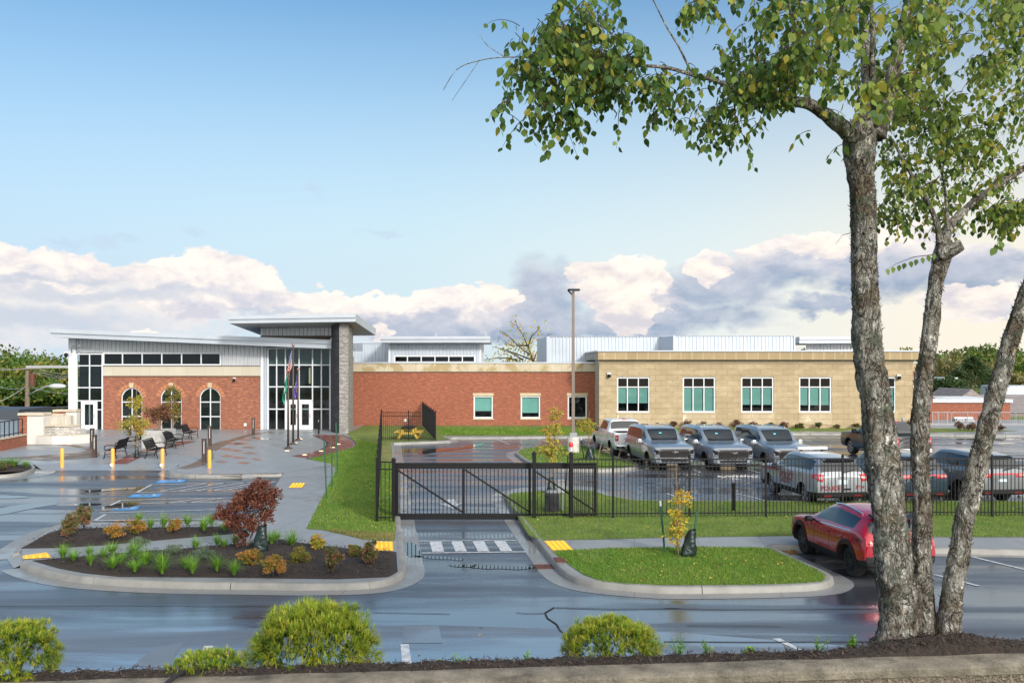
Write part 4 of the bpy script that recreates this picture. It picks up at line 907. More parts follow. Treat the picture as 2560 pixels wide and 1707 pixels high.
# cones by the fountain
def cone():
    t = thing('traffic_cone', 'x', 'traffic cone', (0,0,0), 'orange traffic cones'); m = MB(); m.lathe((0,0,.03), [(.14,0),(.03,.66),(.02,.67)], 14); m.build('cone', M['orange'], t, True, True, 40)
    m = MB(); m.box(-.2,.2,-.2,.2,0,.03); m.build('base', M['orange'], t, local=True); m = MB(); m.lathe((0,0,.03), [(.1,.27),(.082,.39)], 14); m.build('reflective_band', M['white'], t, True, True); return t
b0 = cone()
for i, (x, Y, lab) in enumerate(((566,60.5,'orange traffic cone nearer the white fountain wall'),(602,61.0,'orange traffic cone nearer the glazed corner of the building'))):
    p = Vector((W(a1(x,0),Y).x, Y, BZ+.55)); o = b0 if i == 0 else dup(b0, p, None, lab); o.location = p; o['label'] = lab
p = Vector((W(a1(584,0),60.8).x, 60.8, BZ)); 
m = MB(); m.box(p.x-.75, p.x+.75, 60.2, 61.4, BZ, BZ+.55); ld = thing('stone_ledge', 'white stone ledge between the fountain and the glazed corner', 'ledge', (p.x,60.8,BZ)); m.build('block', wst, ld)
# ---------------------------------------------------------------- flagpoles and flags
def flagpole(x, yt, yb, fn, lab):
    p = G(fn(x,yb), BZ); h = W(fn(x,yt), p.y).z
    t = thing('flagpole', lab, 'flagpole', p, 'dark flagpoles'); m = MB(); m.tube([(p.x,p.y,BZ),(p.x,p.y,h-.15)], [.065,.045], 10); m.build('pole', M['bronze'], t, smooth=True)
    m = MB(); m.ball((p.x,p.y,h-.06), .09, 12, 8); m.build('ball_finial', simple('copper_ball', (.4,.2,.15), .3, metal=.8), t, smooth=True)
    m = MB(); m.lathe((p.x,p.y,BZ), [(.24,0),(.24,.03),(.13,.08),(.09,.14)], 16); m.build('base_flare', M['bronze'], t, smooth=True, angle=40)
    return p, h
f1 = flagpole(913, 388, 1374, a2, 'tallest dark flagpole in the middle of the three')
f2 = flagpole(864, 640, 1416, a2, 'shorter dark flagpole nearest the road, left of the tall one')
f3 = flagpole(962, 628, 1336, a2, 'shorter dark flagpole nearest the building, right of the tall one')
def flagmat(name, kind):
    m, nt, b = newmat(name); t = nt.nodes.new('ShaderNodeUVMap'); s = nt.nodes.new('ShaderNodeSeparateXYZ'); nt.links.new(t.outputs[0], s.inputs[0]); u, v = s.outputs[0], s.outputs[1]
    setin(b, Roughness=.75, Specular_IOR_Level=.2)
    def disc(r, asp): 
        x = mth(nt, 'MULTIPLY', mth(nt, 'SUBTRACT', u, .5), asp); y = mth(nt, 'SUBTRACT', v, .5)
        return mth(nt, 'LESS_THAN', mth(nt, 'ADD', mth(nt, 'MULTIPLY', x, x), mth(nt, 'MULTIPLY', y, y)), r*r)
    if kind == 'usa':
        st = mth(nt, 'LESS_THAN', mth(nt, 'MODULO', mth(nt, 'MULTIPLY', v, 13.0), 2.0), 1.0); c = mixc(nt, st, (.60,.59,.57), (.40,.008,.02))
        can = mth(nt, 'MULTIPLY', mth(nt, 'LESS_THAN', u, .4), mth(nt, 'GREATER_THAN', v, 6/13))
        fx = mth(nt, 'SUBTRACT', mth(nt, 'FRACT', mth(nt, 'MULTIPLY', u, 15.0)), .5); fy = mth(nt, 'SUBTRACT', mth(nt, 'FRACT', mth(nt, 'MULTIPLY', v, 10.2)), .5)
        star = mth(nt, 'LESS_THAN', mth(nt, 'ADD', mth(nt, 'MULTIPLY', fx, fx), mth(nt, 'MULTIPLY', fy, fy)), .07)
        c = mixc(nt, can, c, mixc(nt, star, (.015,.03,.18), (.6,.6,.6)))
    elif kind == 'green': c = mixc(nt, disc(.26, 1.5), (.02,.2,.13), (.6,.66,.6))
    else:
        c = mixc(nt, disc(.36, 1.5), (.11,.07,.30), (.6,.45,.1)); c = mixc(nt, disc(.30, 1.5), c, (.11,.07,.30)); c = mixc(nt, disc(.2, 1.5), c, (.62,.6,.6))
    nt.links.new(c, b.inputs['Base Color']); return m
def flag(pole, ztop, hoist, fly, ang, lab, kind, seed):
    p, h = pole; rnd = random.Random(seed); nu, nv = 26, 12; vs = []; uv = []
    for i in range(nu+1):
        for j in range(nv+1):
            u, v = i/nu, j/nv
            # limp cloth: the fly edge sinks, gathering in deep folds
            dx = -math.sin(ang)*fly*u*(.75+.25*v); dz = -math.cos(ang)*fly*u*(1-.12*(1-v))
            y = .10*math.sin(u*7+v*2.4+seed)*min(1,u*3)+.06*math.sin(v*9+u*3+seed)*u
            x = -.06+dx*(1+.25*math.sin(v*5+u*4)*.5) - .05*math.sin(u*6+v*6)*u
            vs.append((p.x+x, p.y-.06+y, ztop-hoist*(1-v)*(1-.25*u)+dz)); uv.append((u,v))
    fs = [(i*(nv+1)+j, (i+1)*(nv+1)+j, (i+1)*(nv+1)+j+1, i*(nv+1)+j+1) for i in range(nu) for j in range(nv)]
    me = bpy.data.meshes.new('flag'); me.from_pydata([(a-p.x,b_-p.y,c-BZ) for a,b_,c in vs], [], fs); l = me.uv_layers.new(name='UVMap')
    for f in me.polygons:
        for li, vi in zip(f.loop_indices, f.vertices): l.data[li].uv = uv[vi]
    me.polygons.foreach_set('use_smooth', [True]*len(me.polygons)); me.materials.append(flagmat('flag_cloth_'+kind, kind))
    o = bpy.data.objects.new('flag', me); COL.objects.link(o); o.location = (p.x,p.y,BZ); tag(o, lab, 'flag', 'flags hanging from the poles')
flag(f1, W(a2(905,440), f1[0].y).z, 1.05, 1.35, .24, 'red, white and blue striped flag hanging limp from the tallest pole', 'usa', 1)
flag(f2, W(a2(855,692), f2[0].y).z, .9, 1.15, .22, 'green flag with a pale emblem hanging from the pole nearest the road', 'green', 2)
flag(f3, W(a2(950,680), f3[0].y).z, .85, 1.1, .14, 'purple flag with a gold-ringed seal hanging from the pole nearest the building', 'purple', 3)
glow = simple('ground_light_lens', (.8,.65,.4), .3); gb = glow.node_tree.nodes['Principled BSDF']; gb.inputs['Emission Color'].default_value = (1,.75,.4,1); gb.inputs['Emission Strength'].default_value = 1.2
def glight():
    t = thing('ground_light', 'x', 'ground light', (0,0,0), 'lights set in the paving'); m = MB(); m.lathe((0,0,0), [(.16,0),(.16,.012),(.13,.016)], 14); m.build('rim', M['grey_metal'], t, local=True); m = MB(); m.lathe((0,0,.016), [(.125,0),(.125,.008),(.01,.012)], 14); m.build('lens', glow, t, local=True); return t
b0 = glight()
for i, (x, y, lab) in enumerate(((853,1440,'lit round ground light at the foot of the flagpole nearest the road'),(937,1362,'lit round ground light beside the tallest flagpole base'),(985,1326,'lit round ground light beside the flagpole nearest the building'),(1025,1478,'ground light in the brick path nearest the road'),(1187,1441,'ground light in the brick path next behind the nearest one'),(1300,1406,'ground light in the brick path left of the tallest green stake'),(1356,1373,'ground light in the brick path closest to the stone pier'))):
    p = G(a2(x,y), ZT+.011); o = b0 if i == 0 else dup(b0, p, None, lab); o.location = p; o['label'] = lab
# ---------------------------------------------------------------- stakes, lamp post, picnic table
def stake(base, topp, lab, white=True, mat='green_post', grp='green steel tree stakes'):
    t = thing('stake', lab, 'stake', base, grp); k = base.lerp(topp, .9)
    m = MB(); m.bar(base, k if white else topp, .045, .045); m.build('post', M[mat], t)
    if white: m = MB(); m.bar(k, topp, .047, .047); m.build('white_tip', M['white'], t)
    return t
for (x, y, xt, yt, lab) in ((1240,655,1217,98,'green steel stake at the lawn edge, nearest the gate of three'),(1293,540,1290,48,'green steel stake at the lawn edge, between its two neighbours'),(1347,405,1333,-95,'green steel stake at the lawn edge, nearest the brick path of three')):
    p = G(a7(x,y), ZT); stake(p, W(a7(xt,yt), p.y), lab, False)
YL = 50.6; lx = (1433-CX)*YL/F; zt = W((0,724), YL).z; zb = W((0,1092), YL).z
t = thing('lamp_post', 'tall bronze square lamp post on a concrete plinth in the car park', 'lamp post', (lx, YL, ZT))
m = MB(); m.lathe((lx,YL,ZT-.1), [(.33,0),(.33,zb-ZT+.06),(.30,zb-ZT+.1)], 24); m.build('plinth', simple('plinth_concrete', (.42,.41,.38), .75, var=(4,.2), bmp=(30,.2,.01)), t, smooth=True, angle=40)
m = MB(); m.box(lx-.19,lx+.19,YL-.19,YL+.19,zb+.002,zb+.24); m.build('base_cover', M['grey_metal'], t)
pm = simple('lamp_bronze', (.16,.13,.11), .45, var=(2,.1))
m = MB(); m.loft([[Vector((lx+s*a,YL+s*b_,z)) for a, b_ in ((-1,-1),(1,-1),(1,1),(-1,1))] for z, s in ((zb+.2,.085),(zt-.1,.07))], True, True); m.build('pole', pm, t)
m = MB(); m.bbox((lx+.02,YL-.1,zt-.02), (.66,.34,.09), .03); m.bar((lx-.28,YL-.1,zt-.06),(lx-.05,YL,zt-.28), .06); m.build('lamp_head', M['black'], t)
m = MB(); m.box(lx+.05,lx+.3,YL-.22,YL+.02,zt-.08,zt-.066); m.build('lamp_lens', M['white'], t)
p = G(a3(468,1246), ZT); p.y += .8
t = thing('picnic_table', 'weathered yellow timber picnic table inside the black fence by the brick wall', 'picnic table', p)
m = MB(); m.box(p.x-.42,p.x+.42,p.y-.95,p.y+.95,ZT+.71,ZT+.76); m.build('tabletop', M['black'], t)
for s in (-1,1):
    m = MB(); m.box(p.x+s*.68-.17,p.x+s*.68+.17,p.y-.95,p.y+.95,ZT+.42,ZT+.47); m.build('bench_seat', M['wood_yellow'], t)
for y in (-.7,.7):
    m = MB(); m.bar((p.x-.25,p.y+y,ZT+.71),(p.x-.62,p.y+y,ZT), .06, .14); m.bar((p.x+.25,p.y+y,ZT+.71),(p.x+.62,p.y+y,ZT), .06, .14); m.bar((p.x-.85,p.y+y+.05,ZT+.38),(p.x+.85,p.y+y+.05,ZT+.38), .06, .12); m.bar((p.x-.4,p.y+y+.05,ZT+.66),(p.x+.4,p.y+y+.05,ZT+.66), .06, .1)
    m.build('leg_frame', M['wood_yellow'], t)
# ---------------------------------------------------------------- vegetation
def leafmat(name, col, trans=.3, rough=.55, spec=.3):
    m = bpy.data.materials.new(name); m.use_nodes = True; nt = m.node_tree; b = nt.nodes['Principled BSDF']; o = nt.nodes['Material Output']
    setin(b, Base_Color=rgba(col), Roughness=rough, Specular_IOR_Level=spec)
    t = nt.nodes.new('ShaderNodeBsdfTranslucent'); t.inputs[0].default_value = rgba([min(1, c*1.5) for c in col]); mx = nt.nodes.new('ShaderNodeMixShader'); mx.inputs[0].default_value = trans
    nt.links.new(b.outputs[0], mx.inputs[1]); nt.links.new(t.outputs[0], mx.inputs[2]); nt.links.new(mx.outputs[0], o.inputs[0]); return m
LM = {
 'green': [leafmat('leaf_green_a', (.06,.12,.018)), leafmat('leaf_green_b', (.10,.17,.03)), leafmat('leaf_green_c', (.035,.075,.014))],
 'wood': [leafmat('wood_leaf_a', (.075,.13,.02)), leafmat('wood_leaf_b', (.14,.17,.028)), leafmat('wood_leaf_c', (.035,.07,.014)), leafmat('wood_leaf_d', (.20,.18,.035))],
 'conifer': [leafmat('conifer_a', (.05,.085,.03)), leafmat('conifer_b', (.03,.06,.022)), leafmat('conifer_c', (.08,.11,.04))],
 'olive': [leafmat('olive_a', (.17,.16,.06)), leafmat('olive_b', (.12,.13,.05)), leafmat('olive_c', (.22,.19,.08))],
 'yellow': [leafmat('yellow_a', (.55,.40,.03)), leafmat('yellow_b', (.45,.38,.04)), leafmat('yellow_c', (.28,.30,.04)), leafmat('yellow_d', (.5,.26,.03))],
 'lime': [leafmat('lime_a', (.34,.33,.05)), leafmat('lime_b', (.22,.27,.04)), leafmat('lime_c', (.46,.36,.05)), leafmat('lime_d', (.4,.22,.05))],
 'maple': [leafmat('maple_a', (.12,.042,.03)), leafmat('maple_b', (.17,.06,.036)), leafmat('maple_c', (.085,.025,.022)), leafmat('maple_d', (.21,.09,.05))],
 'brown': [leafmat('brown_a', (.17,.085,.045)), leafmat('brown_b', (.11,.05,.03)), leafmat('brown_c', (.23,.12,.06))],
 'spirea': [leafmat('spirea_a', (.36,.17,.03)), leafmat('spirea_b', (.24,.19,.03)), leafmat('spirea_c', (.12,.15,.025)), leafmat('spirea_d', (.42,.20,.06))],
 'spirea_g': [leafmat('spireag_a', (.12,.15,.03)), leafmat('spireag_b', (.19,.19,.035)), leafmat('spireag_c', (.27,.16,.04))],
 'hydr': [leafmat('hydr_a', (.08,.12,.035)), leafmat('hydr_b', (.12,.14,.045)), leafmat('hydr_c', (.30,.14,.08)), leafmat('hydr_d', (.22,.12,.06))],
 'silver': [leafmat('silver_a', (.12,.18,.11)), leafmat('silver_b', (.07,.12,.06)), leafmat('silver_c', (.22,.27,.18))],
 'blade': [leafmat('blade_a', (.13,.27,.025)), leafmat('blade_b', (.20,.36,.04)), leafmat('blade_c', (.08,.19,.02))],
 'turf': [leafmat('turf_a', (.105,.22,.022)), leafmat('turf_b', (.16,.29,.034)), leafmat('turf_c', (.23,.29,.05)), leafmat('turf_d', (.085,.155,.016))],
 'dry': [leafmat('dry_a', (.30,.25,.10)), leafmat('dry_b', (.22,.19,.07)), leafmat('dry_c', (.12,.16,.03))],
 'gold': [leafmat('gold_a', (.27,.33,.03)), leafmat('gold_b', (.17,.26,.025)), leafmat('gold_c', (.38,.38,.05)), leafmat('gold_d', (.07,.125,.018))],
 'redbush': [leafmat('redbush_a', (.13,.06,.05)), leafmat('redbush_b', (.08,.07,.03)), leafmat('redbush_c', (.20,.10,.07))],
 'greenbush': [leafmat('gbush_a', (.10,.11,.035)), leafmat('gbush_b', (.06,.08,.025)), leafmat('gbush_c', (.16,.12,.05))],
}
class Leaves:
    def __init__(s, seed=0): s.v = []; s.f = []; s.m = []; s.r = random.Random(seed)
    def leaf(s, p, d, n, L, wd, mi=0, fold=0.0):
        """pointed leaf from p along d, face normal n"""
        d = d.normalized(); w = d.cross(n); w = w.normalized() if w.length > 1e-5 else Vector((1,0,0)); nn = w.cross(d)
        o = len(s.v); m = p + d*(L*.42) - nn*(fold*L)
        s.v += [p, m+w*(wd/2), p+d*L, m-w*(wd/2)]; s.f.append((o,o+1,o+2,o+3)); s.m.append(mi)
    def oval(s, p, d, n, L, wd, mi=0, fold=0.0):
        d = d.normalized(); w = d.cross(n); w = w.normalized() if w.length > 1e-5 else Vector((1,0,0)); nn = w.cross(d); o = len(s.v); h = wd/2
        a = p+d*(L*.22)-nn*(fold*L*.6); m = p+d*(L*.5)-nn*(fold*L); c = p+d*(L*.78)-nn*(fold*L*.7)
        s.v += [p, a+w*h*.86, m+w*h*.92, c+w*h*.45, p+d*L, c-w*h*.45, m-w*h*.92, a-w*h*.86]; s.f.append(tuple(range(o,o+8))); s.m.append(mi)
    def rnd(s): 
        while True:
            v = Vector((s.r.uniform(-1,1), s.r.uniform(-1,1), s.r.uniform(-1,1)))
            if .05 < v.length < 1: return v.normalized()
    def blade(s, p, dirv, L, wd, bend, mi=0, seg=3):
        o = len(s.v); side = Vector((-dirv.y, dirv.x, 0)); side = side.normalized() if side.length > 1e-4 else Vector((1,0,0)); pos = Vector(p); d = Vector(dirv).normalized()
        for k in range(seg+1):
            w = wd*(1-k/seg)**.7
            if k == seg: s.v.append(pos.copy())
            else: s.v += [pos-side*w/2, pos+side*w/2]
            pos = pos + d*(L/seg); d = (d + Vector((d.x,d.y,0)).normalized()*bend*.3 + Vector((0,0,-bend*.6)) if Vector((d.x,d.y,0)).length > 1e-4 else d).normalized()
        for k in range(seg-1): a = o+2*k; s.f.append((a,a+1,a+3,a+2)); s.m.append(mi)
        a = o+2*(seg-1); s.f.append((a,a+1,a+2)); s.m.append(mi)
    def build(s, name, mats, parent=None): return raw(name, s.v, s.f, mats, parent, s.m)
def crown(L, c, r, n, size, nm, clumps=14, flat=.7, up=.2, lean=0, shell=.55, asp=.62):
    """leaves gathered in clumps through an uneven ellipsoid volume, with gaps between"""
    R_ = L.r; cl = []
    for _ in range(clumps):
        v = L.rnd() * (R_.uniform(shell, 1.0)); cl.append((Vector((c[0]+v.x*r[0], c[1]+v.y*r[1], c[2]+v.z*r[2])), R_.uniform(.22,.42), R_.randrange(nm)))
    for _ in range(n):
        cc_, k, m0 = R_.choice(cl); v = L.rnd()*R_.random()**.45*k
        p = Vector((cc_.x+v.x*r[0], cc_.y+v.y*r[1], cc_.z+v.z*r[2]*flat))
        d = (L.rnd() + v*1.0/k*.6 + Vector((0,0,up))).normalized(); s = size*R_.uniform(.6,1.3)
        L.leaf(p, d, L.rnd(), s, s*asp, m0 if R_.random() < .55 else R_.randrange(nm), .12)
def stems(base, n, h, spread, r, seed, name='stem', mat='bark_thin', parent=None):
    rr = random.Random(seed); m = MB()
    for i in range(n):
        a = rr.uniform(0, 6.28); s = spread*rr.uniform(.4,1); p = Vector(base)
        m.tube([p, p+Vector((math.cos(a)*s*.4, math.sin(a)*s*.4, h*.5)), p+Vector((math.cos(a)*s, math.sin(a)*s, h*rr.uniform(.8,1)))], [r, r*.7, r*.3], 5)
    return m.build(name, M[mat], parent)
def shrub(kind, label, p, hw, h, n, leafs, mats, seed, group=None, cat='shrub', nst=7, asp=.62, flat=.8, up=.35, clumps=26):
    t = thing(kind, label, cat, p, group)
    L = Leaves(seed); crown(L, (p.x, p.y, p.z+h*.55), (hw, hw*.9, h*.5), n, leafs, len(mats), clumps, flat, up, shell=.25, asp=asp)
    L.build('foliage', mats, t); stems(p, nst, h*.6, hw*.5, .012, seed, 'stem', 'twig', t); return t
def px(fn, x, y, z=ZT): return G(fn(x,y), z)
# turf: real blades where the lawn is near, coarser farther off
def scatter(poly, n, seed, z=ZT+.003):
    rr = random.Random(seed); P0 = [Vector((p[0],p[1],0)) for p in poly]; tris = tessellate_polygon([P0]); ar = []
    for a, b, c in tris: ar.append(abs((P0[b]-P0[a]).cross(P0[c]-P0[a]).z)/2)
    for t in rr.choices(tris, ar, k=n):
        u, v = rr.random(), rr.random()
        if u+v > 1: u, v = 1-u, 1-v
        p = P0[t[0]]*(1-u-v)+P0[t[1]]*u+P0[t[2]]*v; yield Vector((p.x,p.y,z))
def turf(poly, n, h, wd, seed, mats, name='grass', label='short green grass', far=None):
    L = Leaves(seed)
    for p in scatter(poly, n, seed):
        k = mnoise.noise(Vector((p.x*.7,p.y*.5,seed)))
        if k < -.45 and L.r.random() < .5: continue
        a = L.r.uniform(0,6.28); t = L.r.uniform(.1,.8); mi = L.r.choice((0,1,2,3)) if k > 0 else L.r.choice((0,0,3,1))
        L.blade(p, Vector((math.cos(a)*t, math.sin(a)*t, 1)), h*L.r.uniform(.5,1.35), wd, .25, min(mi, len(mats)-1), 2)
    return stuff(L.build(name, mats), label, 'grass')
turf(lawn_front, 44000, .055, .010, 3, LM['turf'], label='mown green grass on the front island by the red car')
turf(lawn_strip, 60000, .055, .012, 4, LM['turf'], label='green grass along the long black fence')
near_l = top(a7, [(1050,945),(1110,810),(1220,600),(1320,400),(1326,350),(1290,312),(1060,266),(1340,196),(1500,152),(1545,112),(1480,55)]) + top(a3, [(180,1290),(160,1470)]) + top(a8, [(345,330),(345,880)]) + top(a7, [(1910,1000),(1715,1000),(1600,1000),(1400,980),(1200,955)])
turf(near_l, 50000, .06, .014, 5, LM['turf'], label='green lawn between the walkway and the gate')
turf(top(a7, [(1250,962),(1500,975),(1905,1000),(1908,1058),(1720,1056),(1600,1046),(1400,998)]), 2500, .09, .012, 6, LM['dry'], label='straw-coloured worn grass beside the yellow pad')
turf([p for p in inset(k3[:-1], .2)], 6000, .09, .02, 8, LM['turf'], label='grass on the lamp post island')
turf(top(a3, [(760,1140),(2280,1140),(2280,1205),(800,1205)]), 12000, .10, .03, 9, LM['turf'], label='grass strip in front of the red brick wall')
turf(top(a4, [(400,1142),(2350,1142),(2350,1168),(400,1180)]), 8000, .10, .03, 10, LM['turf'], label='grass strip in front of the tan wall')
# fallen leaves
def litter(poly, n, seed, z, label, mats):
    L = Leaves(seed)
    for p in scatter(poly, n, seed, z):
        d = L.rnd(); d.z *= .2; L.oval(p+Vector((0,0,.012)), d, Vector((0,0,1))+L.rnd()*.5, L.r.uniform(.04,.09), L.r.uniform(.03,.06), L.r.randrange(len(mats)), .1)
    return stuff(L.build('fallen_leaves', mats), label, 'leaves')
LIT = [simple('dead_leaf_a', (.30,.17,.04), .7), simple('dead_leaf_b', (.16,.08,.035), .7), simple('dead_leaf_c', (.38,.30,.06), .7)]
litter(lawn_front, 150, 71, ZT+.05, 'fallen leaves on the front grass island', LIT); litter(lawn_strip, 260, 72, ZT+.05, 'fallen leaves on the grass along the fence', LIT); litter(near_l, 150, 73, ZT+.05, 'fallen leaves on the left lawn', LIT)
litter(lo, 150, 74, .006, 'fallen leaves on the wet street', LIT); litter(GP(a8, [(350,300),(520,300),(560,860),(410,860)]), 160, 75, .008, 'fallen leaves in the driveway gutter', LIT); litter(GP(b5, [(690,196),(860,200),(880,225),(740,222)]), 260, 76, .004, 'drift of brown leaves by the kerb ahead of the red car', LIT[:2])
# mulch chips
def chips(poly, n, seed, z, label):
    L = Leaves(seed)
    for p in scatter(poly, n, seed, z):
        p.z += L.r.uniform(.0,.13); d = L.rnd(); d.z *= .3; L.leaf(p, d, Vector((0,0,1))+L.rnd()*.6, L.r.uniform(.03,.09), L.r.uniform(.012,.03), L.r.randrange(3))
    return stuff(L.build('mulch_chips', MCH), label, 'mulch')
MCH = [simple('chip_a', (.035,.022,.016), .8), simple('chip_b', (.065,.042,.03), .8), simple('chip_c', (.022,.015,.012), .8)]
chips(inset(bed2, .15) , 9000, 21, ZT+.03, 'dark brown mulch chips on the front bed'); chips(inset(bed1, .15), 4500, 22, ZT+.02, 'dark brown mulch chips on the rear bed')
# grass clumps: four shapes, copied
def clump_mesh(seed):
    L = Leaves(seed)
    for i in range(150):
        a = L.r.uniform(0,6.28); t = L.r.uniform(.05,.75); r = L.r.uniform(0,.06)
        L.blade(Vector((math.cos(a)*r, math.sin(a)*r, 0)), Vector((math.cos(a)*t, math.sin(a)*t, 1)), L.r.uniform(.6,1.15), .030, L.r.uniform(.2,.75), L.r.randrange(3), 4)
    me = bpy.data.meshes.new('grass_clump'); me.from_pydata(L.v, [], L.f)
    for m in LM['blade']: me.materials.append(m)
    me.polygons.foreach_set('material_index', L.m); return me
CM = [clump_mesh(s) for s in (31,32,33,34)]
def clumps(fn, lst, row, group):
    lst = sorted(lst); names = ('first','second','third','fourth','fifth','sixth','seventh','eighth','ninth','tenth')
    for i, (x, y, hw, h) in enumerate(lst):
        p = px(fn, x, y, ZT+.1); o = bpy.data.objects.new('grass_clump', random.choice(CM)); COL.objects.link(o); o.location = p
        s = fn(0,h)[1]-fn(0,0)[1]; k = s*p.y/F; o.scale = (k*1.75*hw/h*1.3, k*1.75*hw/h*1.3, k*1.65); o.rotation_euler = (0,0,random.uniform(0,6.28))
        tag(o, f'bright green grass clump, {names[i]} from left {row}', 'grass clump', group)
GB = 'grass clumps in the mulch beds'
clumps(a6, [(1162,678,45,60),(1255,740,45,85),(1365,730,50,98),(1565,715,50,85),(1700,755,62,98),(1762,715,45,85),(1870,757,48,62),(1912,740,42,72)], 'in the rear mulch bed', GB)
clumps(a6, [(755,1042,50,95),(940,1067,85,90),(1125,1097,75,92),(1355,1112,85,120),(1605,1112,60,112),(1810,1092,70,118),(1955,1122,65,102)], 'in the front bed row nearest the kerb', GB)
clumps(a6, [(525,982,65,95),(615,1010,60,85),(865,985,60,78),(1010,1022,65,75),(1210,1042,90,118),(1350,1045,70,90),(1548,1072,60,92)], 'in the middle row of the front bed', GB)
clumps(a6, [(745,962,50,72),(935,942,70,72),(1115,972,70,104),(1630,905,55,80),(1812,872,52,72),(1862,897,52,72),(1965,877,52,88)], 'in the front bed along the walkway', GB)
clumps(a7, [(700,1105,62,120),(755,1065,50,80),(900,1122,85,132)], 'to the right of the green bag', GB)
clumps(a6, [(40,222,70,62),(120,220,65,58),(215,226,45,48),(-40,225,60,60)], 'in the far-left bed by the plaza', 'grass clumps in the far-left bed')
def sh(fn, x, y, hw, h, kind, lab, pal, seed, n=1500, ls=.045, grp=None, **k):
    p = px(fn, x, y, ZT+.08); s = (fn(1,0)[0]-fn(0,0)[0])*p.y/F
    return shrub(kind, lab, p, hw*s, h*s, n, ls, LM[pal], seed, grp, **k)
SG = 'shrubs in the mulch beds'
sh(a6, 575,812,74,205,'hydrangea','tall upright shrub with brown tips, leftmost in the rear bed','hydr',41,1700,.06,SG,cat='shrub')
sh(a6, 700,752,82,190,'hydrangea','tall upright shrub with pinkish tips just right of the leftmost one in the rear bed','hydr',42,1700,.06,SG)
sh(a6, 948,822,88,128,'spirea','rounded yellow-orange shrub, left of three in the rear bed','spirea',43,1700,.045,SG); sh(a6,1145,782,100,132,'spirea','widest rounded orange shrub, middle of three in the rear bed','spirea',44,2000,.045,SG); sh(a6,1452,768,72,112,'spirea','small rounded copper shrub, right of three in the rear bed','spirea',45,1500,.045,SG)
sh(a6,1150,905,112,100,'lavender','silvery green shrub overhanging the walkway','silver',46,1500,.04,SG,asp=.3); sh(a6,1445,972,92,100,'lavender','dark silvery shrub left of its larger neighbour in the front bed','silver',47,1300,.04,SG,asp=.3); sh(a6,1680,1022,112,122,'lavender','largest silvery green shrub in the middle of the front bed','silver',48,1700,.04,SG,asp=.3)
sh(a7,480,1312,118,165,'spirea','rounded orange shrub just in front of the green bag','spirea',49,2300,.04,SG); sh(a7,712,1397,135,165,'spirea','olive and orange shrub nearest the front kerb','spirea',50,2500,.04,SG); sh(a7,965,1297,112,150,'spirea','rounded mostly green shrub in the front bed centre right','spirea_g',51,2200,.04,SG)
sh(a7,1165,1157,88,150,'spirea','pale yellow-orange shrub beside the walkway bend','lime',52,1600,.05,SG); sh(a7,1300,1382,92,258,'hydrangea','tall brown-tipped shrub near the kerb corner','hydr',53,2000,.05,SG); sh(a7,1508,1232,78,130,'spirea','small olive shrub left of the yellow pad by the driveway','spirea_g',54,1500,.045,SG); sh(a7,1645,1302,95,245,'hydrangea','tall brown-tipped shrub in front of the yellow pad by the driveway','hydr',55,2000,.05,SG)
sh(a6,-20,245,120,60,'low_shrub','low dark green shrub mass at the far left bed edge','greenbush',56,1500,.06,None)
# shrubs along the tan wall
FG = 'foundation shrubs along the tan wall'
names = ['by the white truck roof','behind the gap right of the white truck','in front of the first window of the tan wall','between the first and second tan-wall windows','right under the second tan-wall window, left','under the second tan-wall window, right','between the second and third windows','left of the third window panel','under the third window, left','under the third window, right','right of the third window','left under the fourth window','under the fourth window, right','right of the fourth window','left of the dark truck','right of the dark truck cab']
k = 0
for fn, x, hw, h, pal in ((a4,950,35,50,'redbush'),(a4,1105,52,62,'redbush'),(a4,1240,52,72,'redbush'),(a4,1405,42,60,'redbush'),(a4,1565,40,48,'redbush'),(a4,1735,52,68,'redbush'),(a4,1895,40,52,'redbush'),(a4,2070,45,50,'greenbush'),(a4,2195,48,58,'redbush'),(a4,2340,40,40,'greenbush'),(a5,160,35,40,'greenbush'),(a5,340,40,52,'greenbush'),(a5,520,34,32,'greenbush'),(a5,705,36,45,'greenbush'),(a5,1230,48,70,'redbush')):
    p = px(fn, x, 1140, ZT+.02); s = p.y/F/3.92
    shrub('foundation_shrub', ('reddish' if pal == 'redbush' else 'olive green') + ' low shrub ' + names[k], p, hw*s, h*s*1.1, 500, .10, LM[pal], 60+k, FG, nst=4); k += 1
for x, hw, h, lab in ((1725,55,85,'larger reddish shrub below the two white air units'),(1838,48,70,'reddish shrub between the air units and the right-hand trunk'),(2115,50,58,'reddish shrub right of the right-hand trunk by the railing')):
    p = px(a5, x, 1165, ZT); s = p.y/F/3.92; shrub('foundation_shrub', lab, p, hw*s, h*s*1.1, 600, .10, LM['redbush'], 90+x, 'shrubs by the far railing', nst=4)
